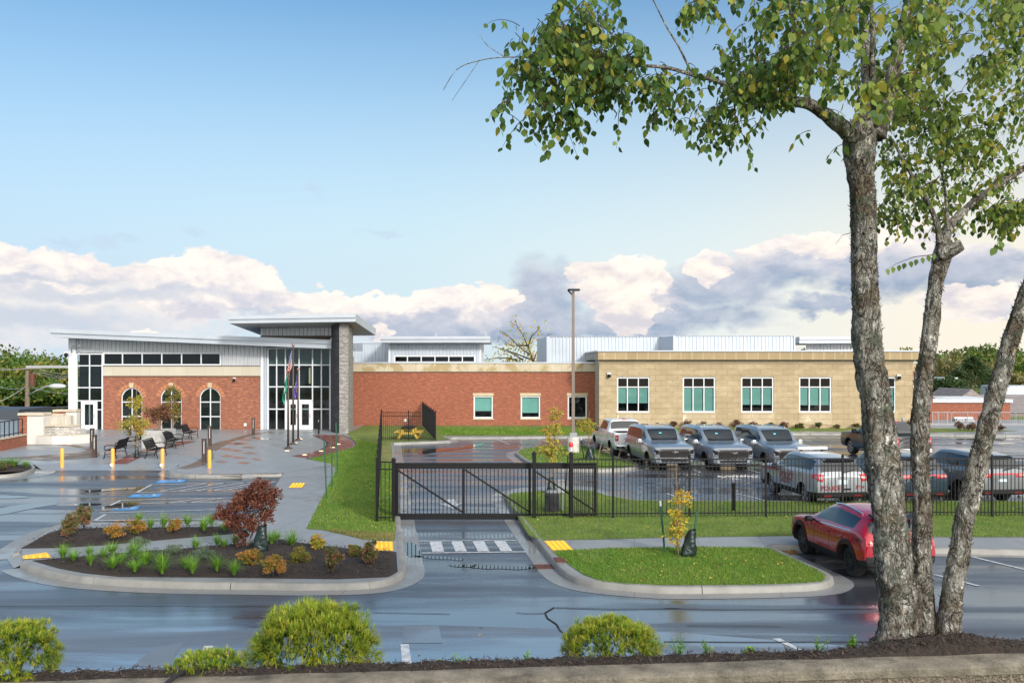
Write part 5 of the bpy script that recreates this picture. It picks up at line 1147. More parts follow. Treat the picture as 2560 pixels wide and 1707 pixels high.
# young trees
def young(name, label, base, topp, mats, n, ls, blobs, seed, group=None, r=.022, mat='bark_thin', nb=14):
    """slim tree: trunk, upswept branches, sparse leaves in the given blobs (cx, cz, rx, rz)"""
    t = thing(name, label, 'tree', base, group); rr = random.Random(seed); m = MB(); H = topp.z-base.z
    pts = [base.lerp(topp, k/6)+Vector((rr.uniform(-.02,.02)*(k not in (0,)), rr.uniform(-.02,.02), 0)) for k in range(7)]
    m.tube(pts, [r*(1-.13*k) for k in range(7)], 7); m.build('trunk', M[mat], t, smooth=True)
    bm_ = MB(); L = Leaves(seed)
    tot = sum(b[2]*b[3] for b in blobs)
    for cx, cz, rx, rz in blobs:
        c = Vector((cx, base.y, cz)); k = max(3, int(nb*rx*rz/tot))
        for i in range(k):
            v = L.rnd(); e = c+Vector((v.x*rx*.9, v.y*rx*.9, v.z*rz*.9)); f_ = min(.97, max(.08, (e.z-base.z)/H-rr.uniform(.15,.35))); s0_ = base.lerp(topp, f_)
            bm_.tube([s0_, s0_.lerp(e,.5)+Vector((0,0,.03)), e], [r*.35, r*.22, .003], 4)
        crown(L, c, (rx*1.2,rx*1.2,rz*1.1), int(n*1.2*rx*rz/tot), ls, len(mats), max(12,int(34*rx*rz/tot)+8), .8, -.25, shell=.3)
    bm_.build('branch', M[mat], t); L.build('crown', mats, t); return t
def blob(fn, Y, x0, x1, y0, y1):
    p, q = W(fn(x0,y0), Y), W(fn(x1,y1), Y); return ((p.x+q.x)/2, (p.z+q.z)/2, abs(q.x-p.x)/2, abs(q.z-p.z)/2)
b = px(a1,1142,1478,BZ); young('young_tree','slim yellowing young tree on the red strip in front of the planter', b, W(a1(1140,895),b.y), LM['lime'], 1500, .10, [blob(a1,b.y,1030,1220,1100,1310),blob(a1,b.y,1075,1190,930,1110)], 101, 'young trees on the plaza', r=.04)
b = px(a1,1443,1262,BZ); young('young_tree','slim olive green young tree behind the planter near the middle arched window', b, W(a1(1450,865),b.y), LM['spirea_g'], 1400, .11, [blob(a1,b.y,1385,1515,1000,1170),blob(a1,b.y,1375,1510,880,1010)], 102, 'young trees on the plaza', r=.05)
b = PLANTER; t = thing('potted_maple', 'bushy brown-leaved maple growing in the concrete planter', 'tree', b)
L = Leaves(103); bl = blob(a1, b.y, 1195, 1432, 1035, 1190); crown(L, (bl[0],b.y,bl[1]), (bl[2],bl[2]*.8,bl[3]), 2600, .10, 3, 30, .9, 0, shell=.3); L.build('crown', LM['brown'], t); stems(b, 7, bl[1]-b.z, bl[2]*.7, .025, 104, 'trunk', 'bark_thin', t)
b = px(b1,1352,1530); young('young_tree','sparse yellow young tree with bare top twigs on the front grass island', b, W(b1(1342,640),b.y), LM['yellow'], 700, .075, [blob(b1,b.y,1215,1470,1190,1395),blob(b1,b.y,1250,1440,1040,1200),blob(b1,b.y,1270,1490,890,1050)], 105, 'staked young trees', r=.024, nb=26)
TW = b; m = MB(); rr = random.Random(5)
for x, y in ((1225,600),(1280,720),(1300,590),(1345,585),(1400,700),(1480,700),(1560,690),(1600,700),(1440,640),(1500,880),(1240,700)):
    p0 = W(b1(1348,rr.uniform(780,960)), b.y); e = W(b1(x,y), b.y+rr.uniform(-.3,.3)); m.tube([p0, p0.lerp(e,.5)+Vector((0,0,.04)), e], [.009,.006,.003], 4)
YT1 = [o for o in COL.objects if o.name.startswith('young_tree')][-1]
m.build('bare_branch', M['twig'], YT1)
b = Vector((W(a8(1885,590),34.7).x, 34.7, ZT)); young('young_tree','yellow-green young tree behind the sliding gate on the inner grass island', b, W(a3(1935,930),b.y), LM['lime'], 1000, .10, [blob(a3,b.y,1745,2030,1250,1470),blob(a3,b.y,1800,2000,1080,1250),blob(a3,b.y,1860,1975,930,1080)], 106, 'staked young trees', r=.03)
YTREE2 = b
b = px(b1,475,578); young('young_tree','small olive young tree beside the lamp post on the car park island', b, W(b1(480,110),b.y), LM['lime'], 700, .09, [blob(b1,b.y,375,545,165,320)], 107, 'staked young trees', r=.022)
# red maple in the front bed
b = px(a7,470,1132,ZT+.12); t = thing('japanese_maple', 'spreading dark red maple in the front mulch bed next to the green bag', 'tree', b); Yb = b.y
m = MB(); ends = []
for pts, r in (((( 470,1132),(455,1080),(420,1010),(370,930),(320,850),(250,790)),.028),(((470,1132),(490,1060),(510,990),(545,930),(590,860),(640,760)),.03),(((510,990),(520,880),(540,760),(560,640),(590,540)),.02),(((420,1010),(430,900),(430,780),(420,660)),.018),(((545,930),(600,880),(660,830),(690,800)),.014),(((455,1080),(430,1020),(400,1000)),.012)):
    P3 = [W(a7(*q), Yb+(0 if i == 0 else random.uniform(-.12,.12)*i)) for i, q in enumerate(pts)]; m.tube(P3, [r*(1-.8*i/(len(P3)-1)) for i in range(len(P3))], 6)
m.build('trunk', M['bark_thin'], t, smooth=True)
L = Leaves(110)
for (x0,x1,y0,y1,n) in ((130,330,720,850,900),(220,470,780,960,1300),(300,520,600,800,1500),(340,620,530,660,1300),(460,720,600,760,1500),(500,660,470,560,700),(640,800,540,660,650),(560,720,760,870,900),(400,620,800,960,1200),(380,470,960,1080,450),(680,750,640,720,200)):
    bl = blob(a7, Yb, x0, x1, y0, y1); crown(L, (bl[0], Yb, bl[1]), (bl[2]*1.15, .5, bl[3]*1.35), int(n*1.25), .055, 4, 24, 1.0, -.25, shell=.1)
L.build('crown', LM['maple'], t)
# watering bags
def bag(label, p, w, h, seed, lean=0.0):
    rr = random.Random(seed); m = MB(); rings = []; n = 18
    for k in range(9):
        f = k/8; s = (1-.52*f**1.4); ring = []
        for j in range(n):
            a = 2*math.pi*j/n; q = 1+.13*math.sin(a*3+f*5+seed)+.08*math.sin(a*7-f*7)+rr.uniform(-.03,.03)
            ring.append(Vector((p.x+lean*f+w*.5*s*q*math.cos(a), p.y+w*.4*s*q*math.sin(a), p.z+h*f+(0.03*math.sin(a*2) if k == 8 else 0))))
        rings.append(ring)
    m.loft(rings, True, True); return tag(m.build('watering_bag', M['bag'], None, True), label, 'watering bag', 'green plastic watering bags')
def bagpx(fn, x, y, w, h, lab, seed, lean=0.0, z=ZT):
    p = px(fn, x, y, z); s = p.y/F*(fn(1,0)[0]-fn(0,0)[0]); o = bag(lab, p, w*s, h*s, seed, lean)
    me = o.data; me.transform(Matrix.Translation(-p)); o.location = p; return o
bagpx(a7, 588,1180,150,262,'dark green watering bag beside the red maple in the front bed',1,.06,ZT+.1)
bagpx(b1, 1445,1528,150,255,'dark green watering bag under the sparse yellow tree on the front island',2,.12)
bagpx(b1, 492,585,95,120,'dark green watering bag beside the lamp post island tree',3)
bagpx(a1, 1140,1478,38,92,'narrow dark green watering bag round the trunk of the slim plaza tree',4,0,BZ)
o = bag('dark green watering bag behind the gate motor', YTREE2+Vector((-.05,-.1,0)), .34, .55, 5); o.data.transform(Matrix.Translation(-YTREE2)); o.location = YTREE2
p = px(b1,1222,1482); stake(p, W(b1(1177,985), p.y), 'leaning green steel stake with white tip left of the sparse yellow tree', grp='tree stakes')
p = px(b1,1490,1470); stake(p, W(b1(1540,1090), p.y), 'leaning green stake with tan tip behind the bag of the sparse yellow tree', False, grp='tree stakes')
p = px(b1,430,576); stake(p, W(b1(402,370), p.y), 'dark stake with white tip left of the lamp post island tree', mat='black', grp='tree stakes')
p = px(b1,566,576); stake(p, W(b1(622,335), p.y), 'tan wooden stake leaning right beside the white truck', False, mat='pole_wood', grp='tree stakes')
p = Vector((W(a8(2012,600),34.5).x,34.5,ZT)); stake(p, W(a8(2038,230),34.5), 'dark stake right of the yellow-green tree behind the gate', False, mat='black', grp='tree stakes')
p = px(a7,640,1000,ZT+.1); stake(p, W(a7(635,750),p.y), 'thin dark stake standing behind the red maple', False, mat='twig', grp='tree stakes')
# ---------------------------------------------------------------- distant trees
def bigtree(name, label, x, Y, ztop, rad, mats, n, ls, seed, zb=-.45, group=None, cone=False, cz=None):
    t = thing(name, label, 'tree', (x,Y,zb), group); L = Leaves(seed); H = ztop-zb
    m = MB(); m.tube([(x,Y,zb),(x+.1,Y,zb+H*.4),(x,Y,zb+H*.85)], [H*.03,H*.02,H*.006], 7); m.build('trunk', M['bark_thin'], t)
    if cone:
        for i in range(n):
            f = L.r.random()**.7; a = L.r.uniform(0,6.28); rr = rad*(1-f)*(.35+.65*L.r.random()**.5)*(1+.25*math.sin(a*5+f*22)); p = Vector((x+rr*math.cos(a), Y+rr*math.sin(a), zb+H*(.06+.94*f)-rr*.12))
            L.leaf(p, Vector((math.cos(a),math.sin(a),-.25))+L.rnd()*.5, L.rnd(), ls*L.r.uniform(.6,1.3), ls*.45, L.r.randrange(len(mats)), .1)
    else: crown(L, (x,Y,zb+H*.56), (rad,rad,H*.46), n, ls, len(mats), 34, .85, .2, shell=.35)
    L.build('crown', mats, t); return t
k = 0
LG = 'trees beyond the left end of the building'
for x, Y, yt, rad, pal, lab in ((30,150,560,9,'wood','tall sparse tree at the far left edge of the view'),(-70,120,600,7,'green','dark green tree at the extreme left'),(60,118,690,6.5,'wood','yellow-green tree left of the utility pole'),(150,128,668,6.5,'green','green tree behind the utility pole'),(255,135,662,7,'wood','leafy tree right of the utility pole'),(345,122,672,6.2,'green','dense green tree above the street lamp'),(425,140,668,7,'wood','yellowish tree behind the street lamp head'),(500,118,684,5.6,'wood','leafy tree close to the left corner of the building'),(560,128,690,6,'green','dark tree partly hidden by the left corner of the building'),(120,113,800,4.5,'green','lower green tree in front of the utility pole'),(400,112,880,4.2,'wood','lower bushy tree below the street lamp'),(30,113,900,4.2,'wood','low bushy tree at the far left above the railing'),(520,112,850,4.0,'green','low dark tree behind the fountain')):
    w_ = W(a1(x,yt), Y); bigtree('leafy_tree', lab, w_.x, Y, w_.z, rad, LM[pal], 2600, .55, 200+k, group=LG); k += 1
RG = 'trees beyond the right end of the building'
for x, Y, yt, rad, pal, cone, lab in ((1560,150,640,3.2,'conifer',False,'dark bushy conifer between the middle trunk and the white house'),(1650,210,430,9,'olive',False,'tall olive-brown tree behind the white house'),(1845,170,440,7.5,'conifer',True,'big spreading dark green conifer left of the right-hand trunk'),(1930,215,350,9,'wood',False,'tall green tree behind the big conifer'),(2190,210,560,6,'wood',False,'orange-tinged low tree right of the right-hand trunk'),(2290,260,420,11,'green',False,'round green tree at the right edge'),(2080,240,380,11,'green',False,'green tree hidden mostly by the right-hand trunk'),(2230,190,600,3.5,'olive',False,'small brown tree by the far utility pole')):
    w_ = W(a5(x,yt), Y); bigtree('conifer_tree' if pal == 'conifer' else 'leafy_tree', lab, w_.x, Y, w_.z, rad, LM[pal], 3000, .7, 230+k, group=RG, cone=cone); k += 1
L = Leaves(300); rr = random.Random(300)
for i in range(58):
    x = 40+i*4.6+rr.uniform(-2,2); Y = rr.uniform(290,380); top_ = W((0, 878+rr.uniform(-10,10)), Y).z; crown(L, (x*Y/300, Y, top_*.52), (8.5,8.5,top_*.5), 420, 1.5, 4, 12, .9, .2, shell=.3)
stuff(L.build('distant_wood', LM['wood']), 'wooded hillside on the horizon behind the right-hand trunks', 'wood')
L = Leaves(301)
for i in range(44):
    x = -150+i*4.2+rr.uniform(-2,2); Y = rr.uniform(190,260); top_ = W((0, 905+rr.uniform(-8,6)), Y).z; crown(L, (x*Y/220, Y, top_*.5-.2), (7.5,7.5,top_*.55), 420, 1.2, 4, 12, .9, .2, shell=.3)
stuff(L.build('distant_wood', LM['wood']), 'belt of trees on the horizon left of the building', 'wood')
# thin autumn tree rising behind the roof
Yt = 112.0; t = thing('autumn_tree', 'thin half-bare autumn tree rising behind the flat roof', 'tree', (W(a3(1690,488),Yt).x, Yt, -.45)); m = MB(); L = Leaves(320)
br = (((1700,520),(1680,430),(1640,330),(1600,230),(1545,150),(1520,80)),((1680,430),(1600,370),(1520,300),(1440,220),(1370,190)),((1660,400),(1650,330),(1680,240),(1740,180),(1760,140)),((1690,470),(1560,420),(1430,370),(1300,340)),((1600,470),(1480,400),(1390,370)),((1640,330),(1560,330),(1480,330),(1420,290)),((1700,480),(1730,400),(1800,300),(1850,210)),((1540,470),(1440,450),(1330,450),(1210,470)))
for pts in br:
    P3 = [W(a3(*q), Yt+random.uniform(-1,1)) for q in pts]; m.tube(P3, [.11*(1-.75*i/(len(P3)-1)) for i in range(len(P3))], 5)
    for i in range(1, len(P3)):
        for q in range(20):
            p = P3[i-1].lerp(P3[i], L.r.random())+L.rnd()*L.r.uniform(.1,1.1); L.leaf(p, L.rnd()+Vector((0,0,-.4)), L.rnd(), .34, .2, L.r.randrange(4))
base = W(a3(1700,520),Yt); m.tube([(base.x+.3,Yt,-.45), base], [.22,.12], 7); m.build('trunk', M['twig'], t); L.build('crown', LM['lime'], t)
# ---------------------------------------------------------------- far left and far right structures
p = W(a1(228,738), 105); t = thing('utility_pole', 'wooden utility pole with crossarm and wires at the far left', 'utility pole', (p.x,105,-.45))
m = MB(); m.tube([(p.x,105,-.45),(p.x,105,p.z+.3)], [.27,.2], 8); m.build('pole', M['pole_wood'], t)
m = MB(); m.bar((p.x-1.45,104.75,p.z-.10),(p.x+1.3,104.75,p.z+.06), .16, .18); m.build('crossarm', M['pole_wood'], t)
m = MB(); m.cyl((p.x+.7,104.7,W(a1(0,880),105).z), .3, 1.4, 10); m.build('transformer', M['rust'], t)
def wire(a, b, sag, n=10): 
    m = MB(); m.tube([a.lerp(b,i/n)-Vector((0,0,sag*4*(i/n)*(1-i/n))) for i in range(n+1)], .03, 4, False); m.build('wire', M['grey_metal'], t)
for (x0,y0,x1,y1) in ((310,728,640,782),(290,752,640,800),(270,770,640,812),(120,745,-200,700),(240,884,640,945),(0,888,240,884),(225,880,-120,1050),(-100,1035,640,1050),(-100,718,310,728)): wire(W(a1(x0,y0),105), W(a1(x1,y1),101), .3)
Yl = 103.0; t = thing('street_lamp', 'silver street lamp on a long curved arm beside the utility pole', 'street lamp', (p.x,Yl,-.45))
m = MB(); m.tube([(p.x+.3,104.6,W(a1(0,965),Yl).z), W(a1(300,925),Yl), W(a1(380,888),Yl), W(a1(445,880),Yl)], .09, 6); m.build('arm', M['grey_metal'], t, smooth=True)
m = MB(); c = W(a1(478,886),Yl); m.ball(c, (1.0,.4,.32), 14, 8); m.build('lamp_head', simple('lamp_silver', (.6,.62,.65), .3, metal=.4), t, smooth=True)
m = MB(); m.tube([(p.x+.3,104.6,-.45),(p.x+.3,104.6,W(a1(0,955),Yl).z)], .12, 6); m.build('post', M['pole_wood'], t)
def building(name, label, fn, Y, x0, x1, yt, yb, mat, roofm, depth=8, zb=None, ro=.0, cat='building', cope=None):
    p, q = W(fn(x0,yt),Y), W(fn(x1,yb),Y); z0 = -.45 if zb is None else zb
    t = thing(name, label, cat, ((p.x+q.x)/2, Y, z0)); m = MB(); m.box(p.x, q.x, Y, Y+depth, z0, p.z); m.build('wall', mat, t)
    m = MB(); m.box(p.x-.15, q.x+.15, Y-.15, Y+depth+.15, p.z+.002, p.z+(cope or .25)); m.build('roof_edge', roofm, t); return t, p, q
shin = brick('shingles', (.25,.22,.22), (.30,.27,.26), (.1,.08,.08), .3, .18, .015, var=.3, dark=(.1,.08,.09))
building('red_brick_building', 'low red brick building with white coping at the far right', a5, 82.0, 1452, 2218, 886, 1085, M['brick'], M['white'], cope=.28)
t, p, q = building('shingled_building', 'grey shingled building behind the red brick one at the far right', a5, 96.0, 1890, 2700, 985, 1090, simple('brown_wall', (.2,.17,.16), .8), shin, depth=12, cope=.1)
m = MB(); rz = W(a5(0,826),96).z; m.add([(p.x-.3,95.7,p.z+.1),(q.x,95.7,p.z+.1),(q.x,102,rz),(p.x+1,102,rz)], [(0,1,2,3)]); m.add([(p.x-.3,95.7,p.z+.1),(p.x+1,102,rz),(p.x-.3,108,p.z+.1)], [(0,1,2)]); m.build('shingle_roof', shin, t)
m = MB(); u = XZ(a5, 104); m.box(u(2105,0)[0], u(2700,0)[0], 103, 108, rz-.5, u(0,722)[1]); m.build('roof_plant_screen', M['siding_blue'], t)
m = MB(); u = XZ(a5, 95.8); m.box(u(2305,0)[0], u(2352,0)[0], 95.85, 95.95, u(0,1090)[1], u(0,1035)[1]); m.build('window', simple('far_window', (.35,.5,.6), .1), t)
t, p, q = building('gabled_house', 'small grey gabled roof house behind the low brick building', a5, 100, 1700, 1960, 872, 1000, simple('pale_wall', (.5,.48,.45), .8), shin, depth=7, cope=.02)
m = MB(); m.prism([(p.x-.3,99.8,p.z),(q.x+.3,99.8,p.z),(p.x+(q.x-p.x)*.5,99.8,p.z+1.3)], (0,7.4,0)); m.build('roof', shin, t)
building('white_house', 'small white house between dark trees on the far hillside', a5, 160, 1572, 1690, 655, 760, simple('white_wall', (.7,.7,.7), .8), M['white'], depth=6, zb=W(a5(0,800),160).z)
t = thing('rooftop_unit', 'white rooftop unit on the low red brick building', 'rooftop unit', W(a5(1512,872),84)); m = MB(); p, q = W(a5(1458,872),84), W(a5(1565,845),84); m.box(p.x,q.x,83.5,85,p.z-.3,q.z); m.build('cabinet', M['white'], t); m = MB(); m.box(p.x-.05,q.x+.05,83.45,85.05,q.z+.002,q.z+.08); m.build('lid', M['grey_metal'], t)
# railing and air units
Yr = 73.5; t = thing('railing', 'grey metal railing with wire mesh in front of the low red brick building', 'railing', (W(a5(1452,0),Yr).x, Yr, 0))
u = XZ(a5, Yr); xa, xb = u(1452,0)[0], u(2800,0)[0]; zt, zb = u(0,982)[1], .1
for zz in (zt, zb+.12): m = MB(); m.tube([(xa,Yr,zz),(xb,Yr,zz)], .03, 6); m.build('rail', M['grey_metal'], t)
for x in (1455,1510,1600,1642,1800,1960,2115,2272,2430,2600): m = MB(); m.tube([(u(x,0)[0],Yr,0),(u(x,0)[0],Yr,zt)], .035, 6); m.build('post', M['grey_metal'], t)
m = MB(); n = int((xb-xa)/.14)
for i in range(n): x = xa+(xb-xa)*i/n; m.box(x-.006,x+.006,Yr-.006,Yr+.006,zb+.12,zt)
m.build('mesh_panel', M['grey_metal'], t)
m = MB(); m.box(xa-.5, xb, Yr-.2, Yr+4, 0, .12+ZT); struct(m.build('terrace', M['concrete']))
for x0, x1, lab in ((1668,1752,'left of two white air units in front of the low red brick building'),(1758,1838,'right of two white air units in front of the low red brick building')):
    Ya = 76; p, q = W(a5(x0,1085),Ya), W(a5(x1,1040),Ya); t = thing('air_unit', lab, 'air conditioner', ((p.x+q.x)/2,Ya,.2), 'air units'); m = MB(); m.bbox(((p.x+q.x)/2,Ya,(.27+q.z)/2+.0), (q.x-p.x,.9,q.z-.27), .04); m.build('cabinet', M['grey_metal'], t); m = MB(); m.prism([(p.x-.05,Ya-.55,q.z-.35),(q.x+.05,Ya-.55,q.z-.35),(q.x+.05,Ya-.1,q.z+.1),(p.x-.05,Ya-.1,q.z+.1)], (0,.06,0)); m.build('hood', M['white'], t)
# sunken street seen over the railing at the far left
building('dark_roofed_building', 'dark blue-grey roofed building beyond the railing at the far left', a1, 88, -260, 152, 1185, 1330, simple('pale_wall_b', (.55,.55,.55), .8), simple('dark_roof', (.05,.06,.08), .5), depth=6, cope=1.2)
# ---------------------------------------------------------------- vehicles
from mathutils.bvhtree import BVHTree
def paint(name, col, metal=.3, rough=.28): return simple(name, col, rough, metal, .5, coat=1.0)
CG = simple('car_glass', (.012,.016,.018), .03, spec=.8)
CL = simple('car_cladding', (.014,.014,.016), .6, spec=.25); WELL = simple('wheel_well', (.006,.006,.006), .9)
CHROME = simple('chrome', (.62,.63,.65), .12, 1.0); REDL = simple('tail_lamp', (.42,.008,.012), .12, coat=1.0); AMB = simple('amber_lamp', (.7,.2,.02), .2)
LENS = simple('lamp_lens', (.30,.32,.35), .1, coat=1.0); BLK = simple('gloss_black', (.005,.005,.006), .4, spec=.25); RIMB = simple('black_rim', (.018,.018,.02), .3, .4); RIMS = simple('silver_rim', (.45,.46,.48), .3, .8)
PLATE = simple('number_plate', (.55,.66,.75), .4, var=(20,.2)); MAROON = simple('maroon_vinyl', (.22,.012,.03), .4); STICK = simple('blue_sticker', (.1,.6,.7), .5)
def lerp(a, b, t): return a+(b-a)*t
class Car:
    def __init__(s, name, label, cat, st, mat, group, wheels, track, wr, glass_side, ws, rg, arch=1.13, bed=None, clad=1, sub=1, ztr=.1):
        """st: stations front to rear (x, zbot, zbelt, ztop, wmax, wbelt, wtop)"""
        s.root = thing(name, label, cat, (0,0,0), group); s.mat = mat
        NP = 10; rings = []
        for x, zb, zl, zt, wm, wb, wt in st:
            g = zt-zl; t = max(0, min(1, (g-.08)/.3)); h = [(0,zb),(wm*.90,zb),(wm,zb+(zl-zb)*.24),(wm*1.005,zb+(zl-zb)*.62),(wb,zl)]
            hood = [(wb*.96,zl+g*.45),(wb*.86,zl+g*.8),(wb*.62,zl+g*.95),(wb*.3,zt),(0,zt)]
            gh = [(lerp(wb,wt,.06)-.01,zl+.045),(wt+.035,zt-ztr),(wt-.07,zt-.018),(wt*.45,zt),(0,zt+.004)]
            h += [(lerp(a[0],b_[0],t), lerp(a[1],b_[1],t)) for a, b_ in zip(hood, gh)]
            rings.append([(x,y,z) for y, z in h])
        vs = []; fs = []; mi = []; n = len(rings)
        idx = {}
        for i, r in enumerate(rings):
            for j, p in enumerate(r):
                idx[(i,j,1)] = len(vs); vs.append(p)
                if j in (0, NP-1): idx[(i,j,-1)] = idx[(i,j,1)]
                else: idx[(i,j,-1)] = len(vs); vs.append((p[0],-p[1],p[2]))
        def has(x0, x1, spans): return any(min(a,b_)-1e-3 <= min(x0,x1) and max(x0,x1) <= max(a,b_)+1e-3 for a, b_ in spans)
        for i in range(n-1):
            for j in range(NP-1):
                for sd in (1,-1):
                    q = [idx[(i,j,sd)], idx[(i,j+1,sd)], idx[(i+1,j+1,sd)], idx[(i+1,j,sd)]]
                    x0, x1 = st[i][0], st[i+1][0]; m = 0
                    if j <= clad-1 or (j == 1 and clad): m = 4
                    if j == 5 and has(x0, x1, glass_side): m = 1
                    if j >= 7 and has(x0, x1, [ws]): m = 2
                    if j >= 7 and has(x0, x1, [rg]): m = 3
                    if j == 6 and has(x0, x1, [rg]) and st[i][0] < 0: m = 3
                    fs.append(q if sd == 1 else q[::-1]); mi.append(m)
        for i, e in ((0,1),(n-1,-1)):            # end caps follow the section rows
            for j in range(1, NP-1):
                a, b_, c, d = idx[(i,j,1)], idx[(i,j,-1)], idx[(i,j+1,-1)], idx[(i,j+1,1)]
                q = [a,b_,c,d] if j+1 < NP-1 else [a,b_,c]
                fs.append(q if e == 1 else q[::-1]); mi.append(4 if j == 1 and clad else 0)
            a, b_, c = idx[(i,0,1)], idx[(i,1,-1)], idx[(i,1,1)]; fs.append([a,b_,c]); mi.append(4)
        me = bpy.data.meshes.new('t'); me.from_pydata(vs, [], fs); me.polygons.foreach_set('material_index', mi)
        for m in (mat, CG, CG, CG, CL, WELL): me.materials.append(m)
        inv = {}
        for k_, v_ in idx.items(): inv.setdefault(v_, k_)
        cw = {1: .5, 4: .45, 6: .45, 7: .35}; vals = []
        for e in me.edges:
            a, b_ = inv[e.vertices[0]], inv[e.vertices[1]]; c_ = 0.0
            if a[1] == b_[1] and abs(a[0]-b_[0]) == 1: c_ = cw.get(a[1], 0.0)
            elif a[0] == b_[0] and abs(a[1]-b_[1]) == 1 and a[0] in (0, n-1): c_ = .55
            elif a[0] == b_[0] and a[1] >= 6 and b_[1] >= 6: c_ = .3 if abs(st[a[0]][0]-ws[1]) < .01 or abs(st[a[0]][0]-rg[0]) < .01 or abs(st[a[0]][0]-ws[0]) < .01 else 0.0
            vals.append(c_)
        me.attributes.new('crease_edge', 'FLOAT', 'EDGE').data.foreach_set('value', vals)
        bm = bmesh.new(); bm.from_mesh(me); bmesh.ops.recalc_face_normals(bm, faces=bm.faces); bm.to_mesh(me); bm.free()
        o = bpy.data.objects.new('t', me); COL.objects.link(o)
        md = o.modifiers.new('s', 'SUBSURF'); md.levels = sub+1; md.render_levels = sub+1
        cut = MB()
        for wx in wheels:
            for sd in (1,-1):
                r = wr*arch; nn = 28
                ring = lambda y: [Vector((wx+r*math.cos(2*math.pi*k/nn), y, wr+.02+r*math.sin(2*math.pi*k/nn))) for k in range(nn)]
                cut.loft([ring(sd*(track-.28)), ring(sd*(track+.5))], True, True, 5)
        cuts = [cut]
        if bed: b2_ = MB(); b2_.box(*bed, 5); cuts.append(b2_)
        tmp = []
        for c in cuts:
            co = c.build('c', [mat, CG, CG, CG, CL, WELL]); tmp.append(co); bmod = o.modifiers.new('b', 'BOOLEAN'); bmod.operation = 'DIFFERENCE'; bmod.object = co; bmod.solver = 'EXACT'
        dg = bpy.context.evaluated_depsgraph_get(); ev = bpy.data.meshes.new_from_object(o.evaluated_get(dg))
        bpy.data.objects.remove(o)
        for c in tmp: bpy.data.objects.remove(c)
        V = [v.co.copy() for v in ev.vertices]; PF = [tuple(p.vertices) for p in ev.polygons]; PM = [p.material_index for p in ev.polygons]
        s.bvh = BVHTree.FromPolygons(V, PF)
        def part(nm, ids, mt, thick=0):
            used = {}; nv = []; nf = []
            for f in ids:
                q = []
                for vi in PF[f]:
                    if vi not in used: used[vi] = len(nv); nv.append(V[vi])
                    q.append(used[vi])
                nf.append(q)
            m_ = bpy.data.meshes.new(nm); m_.from_pydata(nv, [], nf); m_.materials.append(mt); m_.polygons.foreach_set('use_smooth', [True]*len(nf)); m_.set_sharp_from_angle(angle=math.radians(38)); m_.update()
            ob = bpy.data.objects.new(nm, m_); COL.objects.link(ob); ob.parent = s.root; return ob
        def islands(ids):
            vf = {}
            for f in ids:
                for v in PF[f]: vf.setdefault(v, []).append(f)
            seen = set(); out = []
            for f in ids:
                if f in seen: continue
                st_ = [f]; seen.add(f); comp = []
                while st_:
                    a = st_.pop(); comp.append(a)
                    for v in PF[a]:
                        for b_ in vf[v]:
                            if b_ not in seen: seen.add(b_); st_.append(b_)
                out.append(comp)
            return out
        by = {k: [i for i, m_ in enumerate(PM) if m_ == k] for k in range(6)}
        s.body = part('body', by[0], mat)
        if by[4]: part('lower_cladding', by[4], CL if clad else mat)
        for c in islands(by[5]): part('wheel_arch' if len(c) < 1e9 else '', c, WELL)
        for c in islands(by[1]): part('side_window', c, CG)
        s.wsobj = [part('windshield', c, CG) for c in islands(by[2])]
        for c in islands(by[3]): part('rear_window', c, CG)
        bpy.data.meshes.remove(ev)
        s.wheels = wheels; s.track = track; s.wr = wr
    def cast(s, axis, a, b, off=.006, inward=None):
        """point on the body seen from a side: axis '+x','-x','+y','-y'; a,b are the two other coordinates (y,z) or (x,z)"""
        sg = 1 if axis[0] == '+' else -1
        if axis[1] == 'z': o = Vector((a, b, 5)); d = Vector((0,0,-1))
        elif axis[1] == 'x': o = Vector((sg*5, a, b)); d = Vector((-sg,0,0))
        else: o = Vector((a, sg*5, b)); d = Vector((0,-sg,0))
        h = s.bvh.ray_cast(o, d)
        if h[0] is None:
            h = s.bvh.find_nearest(o + d*(4.0)); return h[0] - d*off
        return h[0] - d*off
    def patch(s, name, axis, quad, mat, n=6, m=4, off=.012, depth=.03, parent=None):
        q = [Vector((x,y,0)) for x, y in quad]; mb = MB(); d = Vector((0,0,0)); sg = 1 if axis[0] == '+' else -1
        if axis[1] == 'x': d.x = -sg
        else: d.y = -sg
        g = []
        for i in range(n+1):
            for j in range(m+1):
                p = q[0].lerp(q[1], i/n).lerp(q[3].lerp(q[2], i/n), j/m); g.append(s.cast(axis, p.x, p.y, off))
        N = len(g); fs = [(i*(m+1)+j, (i+1)*(m+1)+j, (i+1)*(m+1)+j+1, i*(m+1)+j+1) for i in range(n) for j in range(m)]
        mb.add(g, fs); back = [p+d*depth for p in g]
        rim = [i*(m+1) for i in range(n+1)] + [n*(m+1)+j for j in range(1,m+1)] + [i*(m+1)+m for i in range(n-1,-1,-1)] + [j for j in range(m-1,0,-1)]
        k = len(rim); mb.add([g[i] for i in rim]+[back[i] for i in rim], [(i,(i+1)%k,(i+1)%k+k,i+k) for i in range(k)])
        return mb.build(name, mat, parent or s.root, local=True)
    def part(s, mb, name, mat, parent=None, smooth=False): return mb.build(name, mat, parent or s.root, smooth, True, 40 if smooth else None)
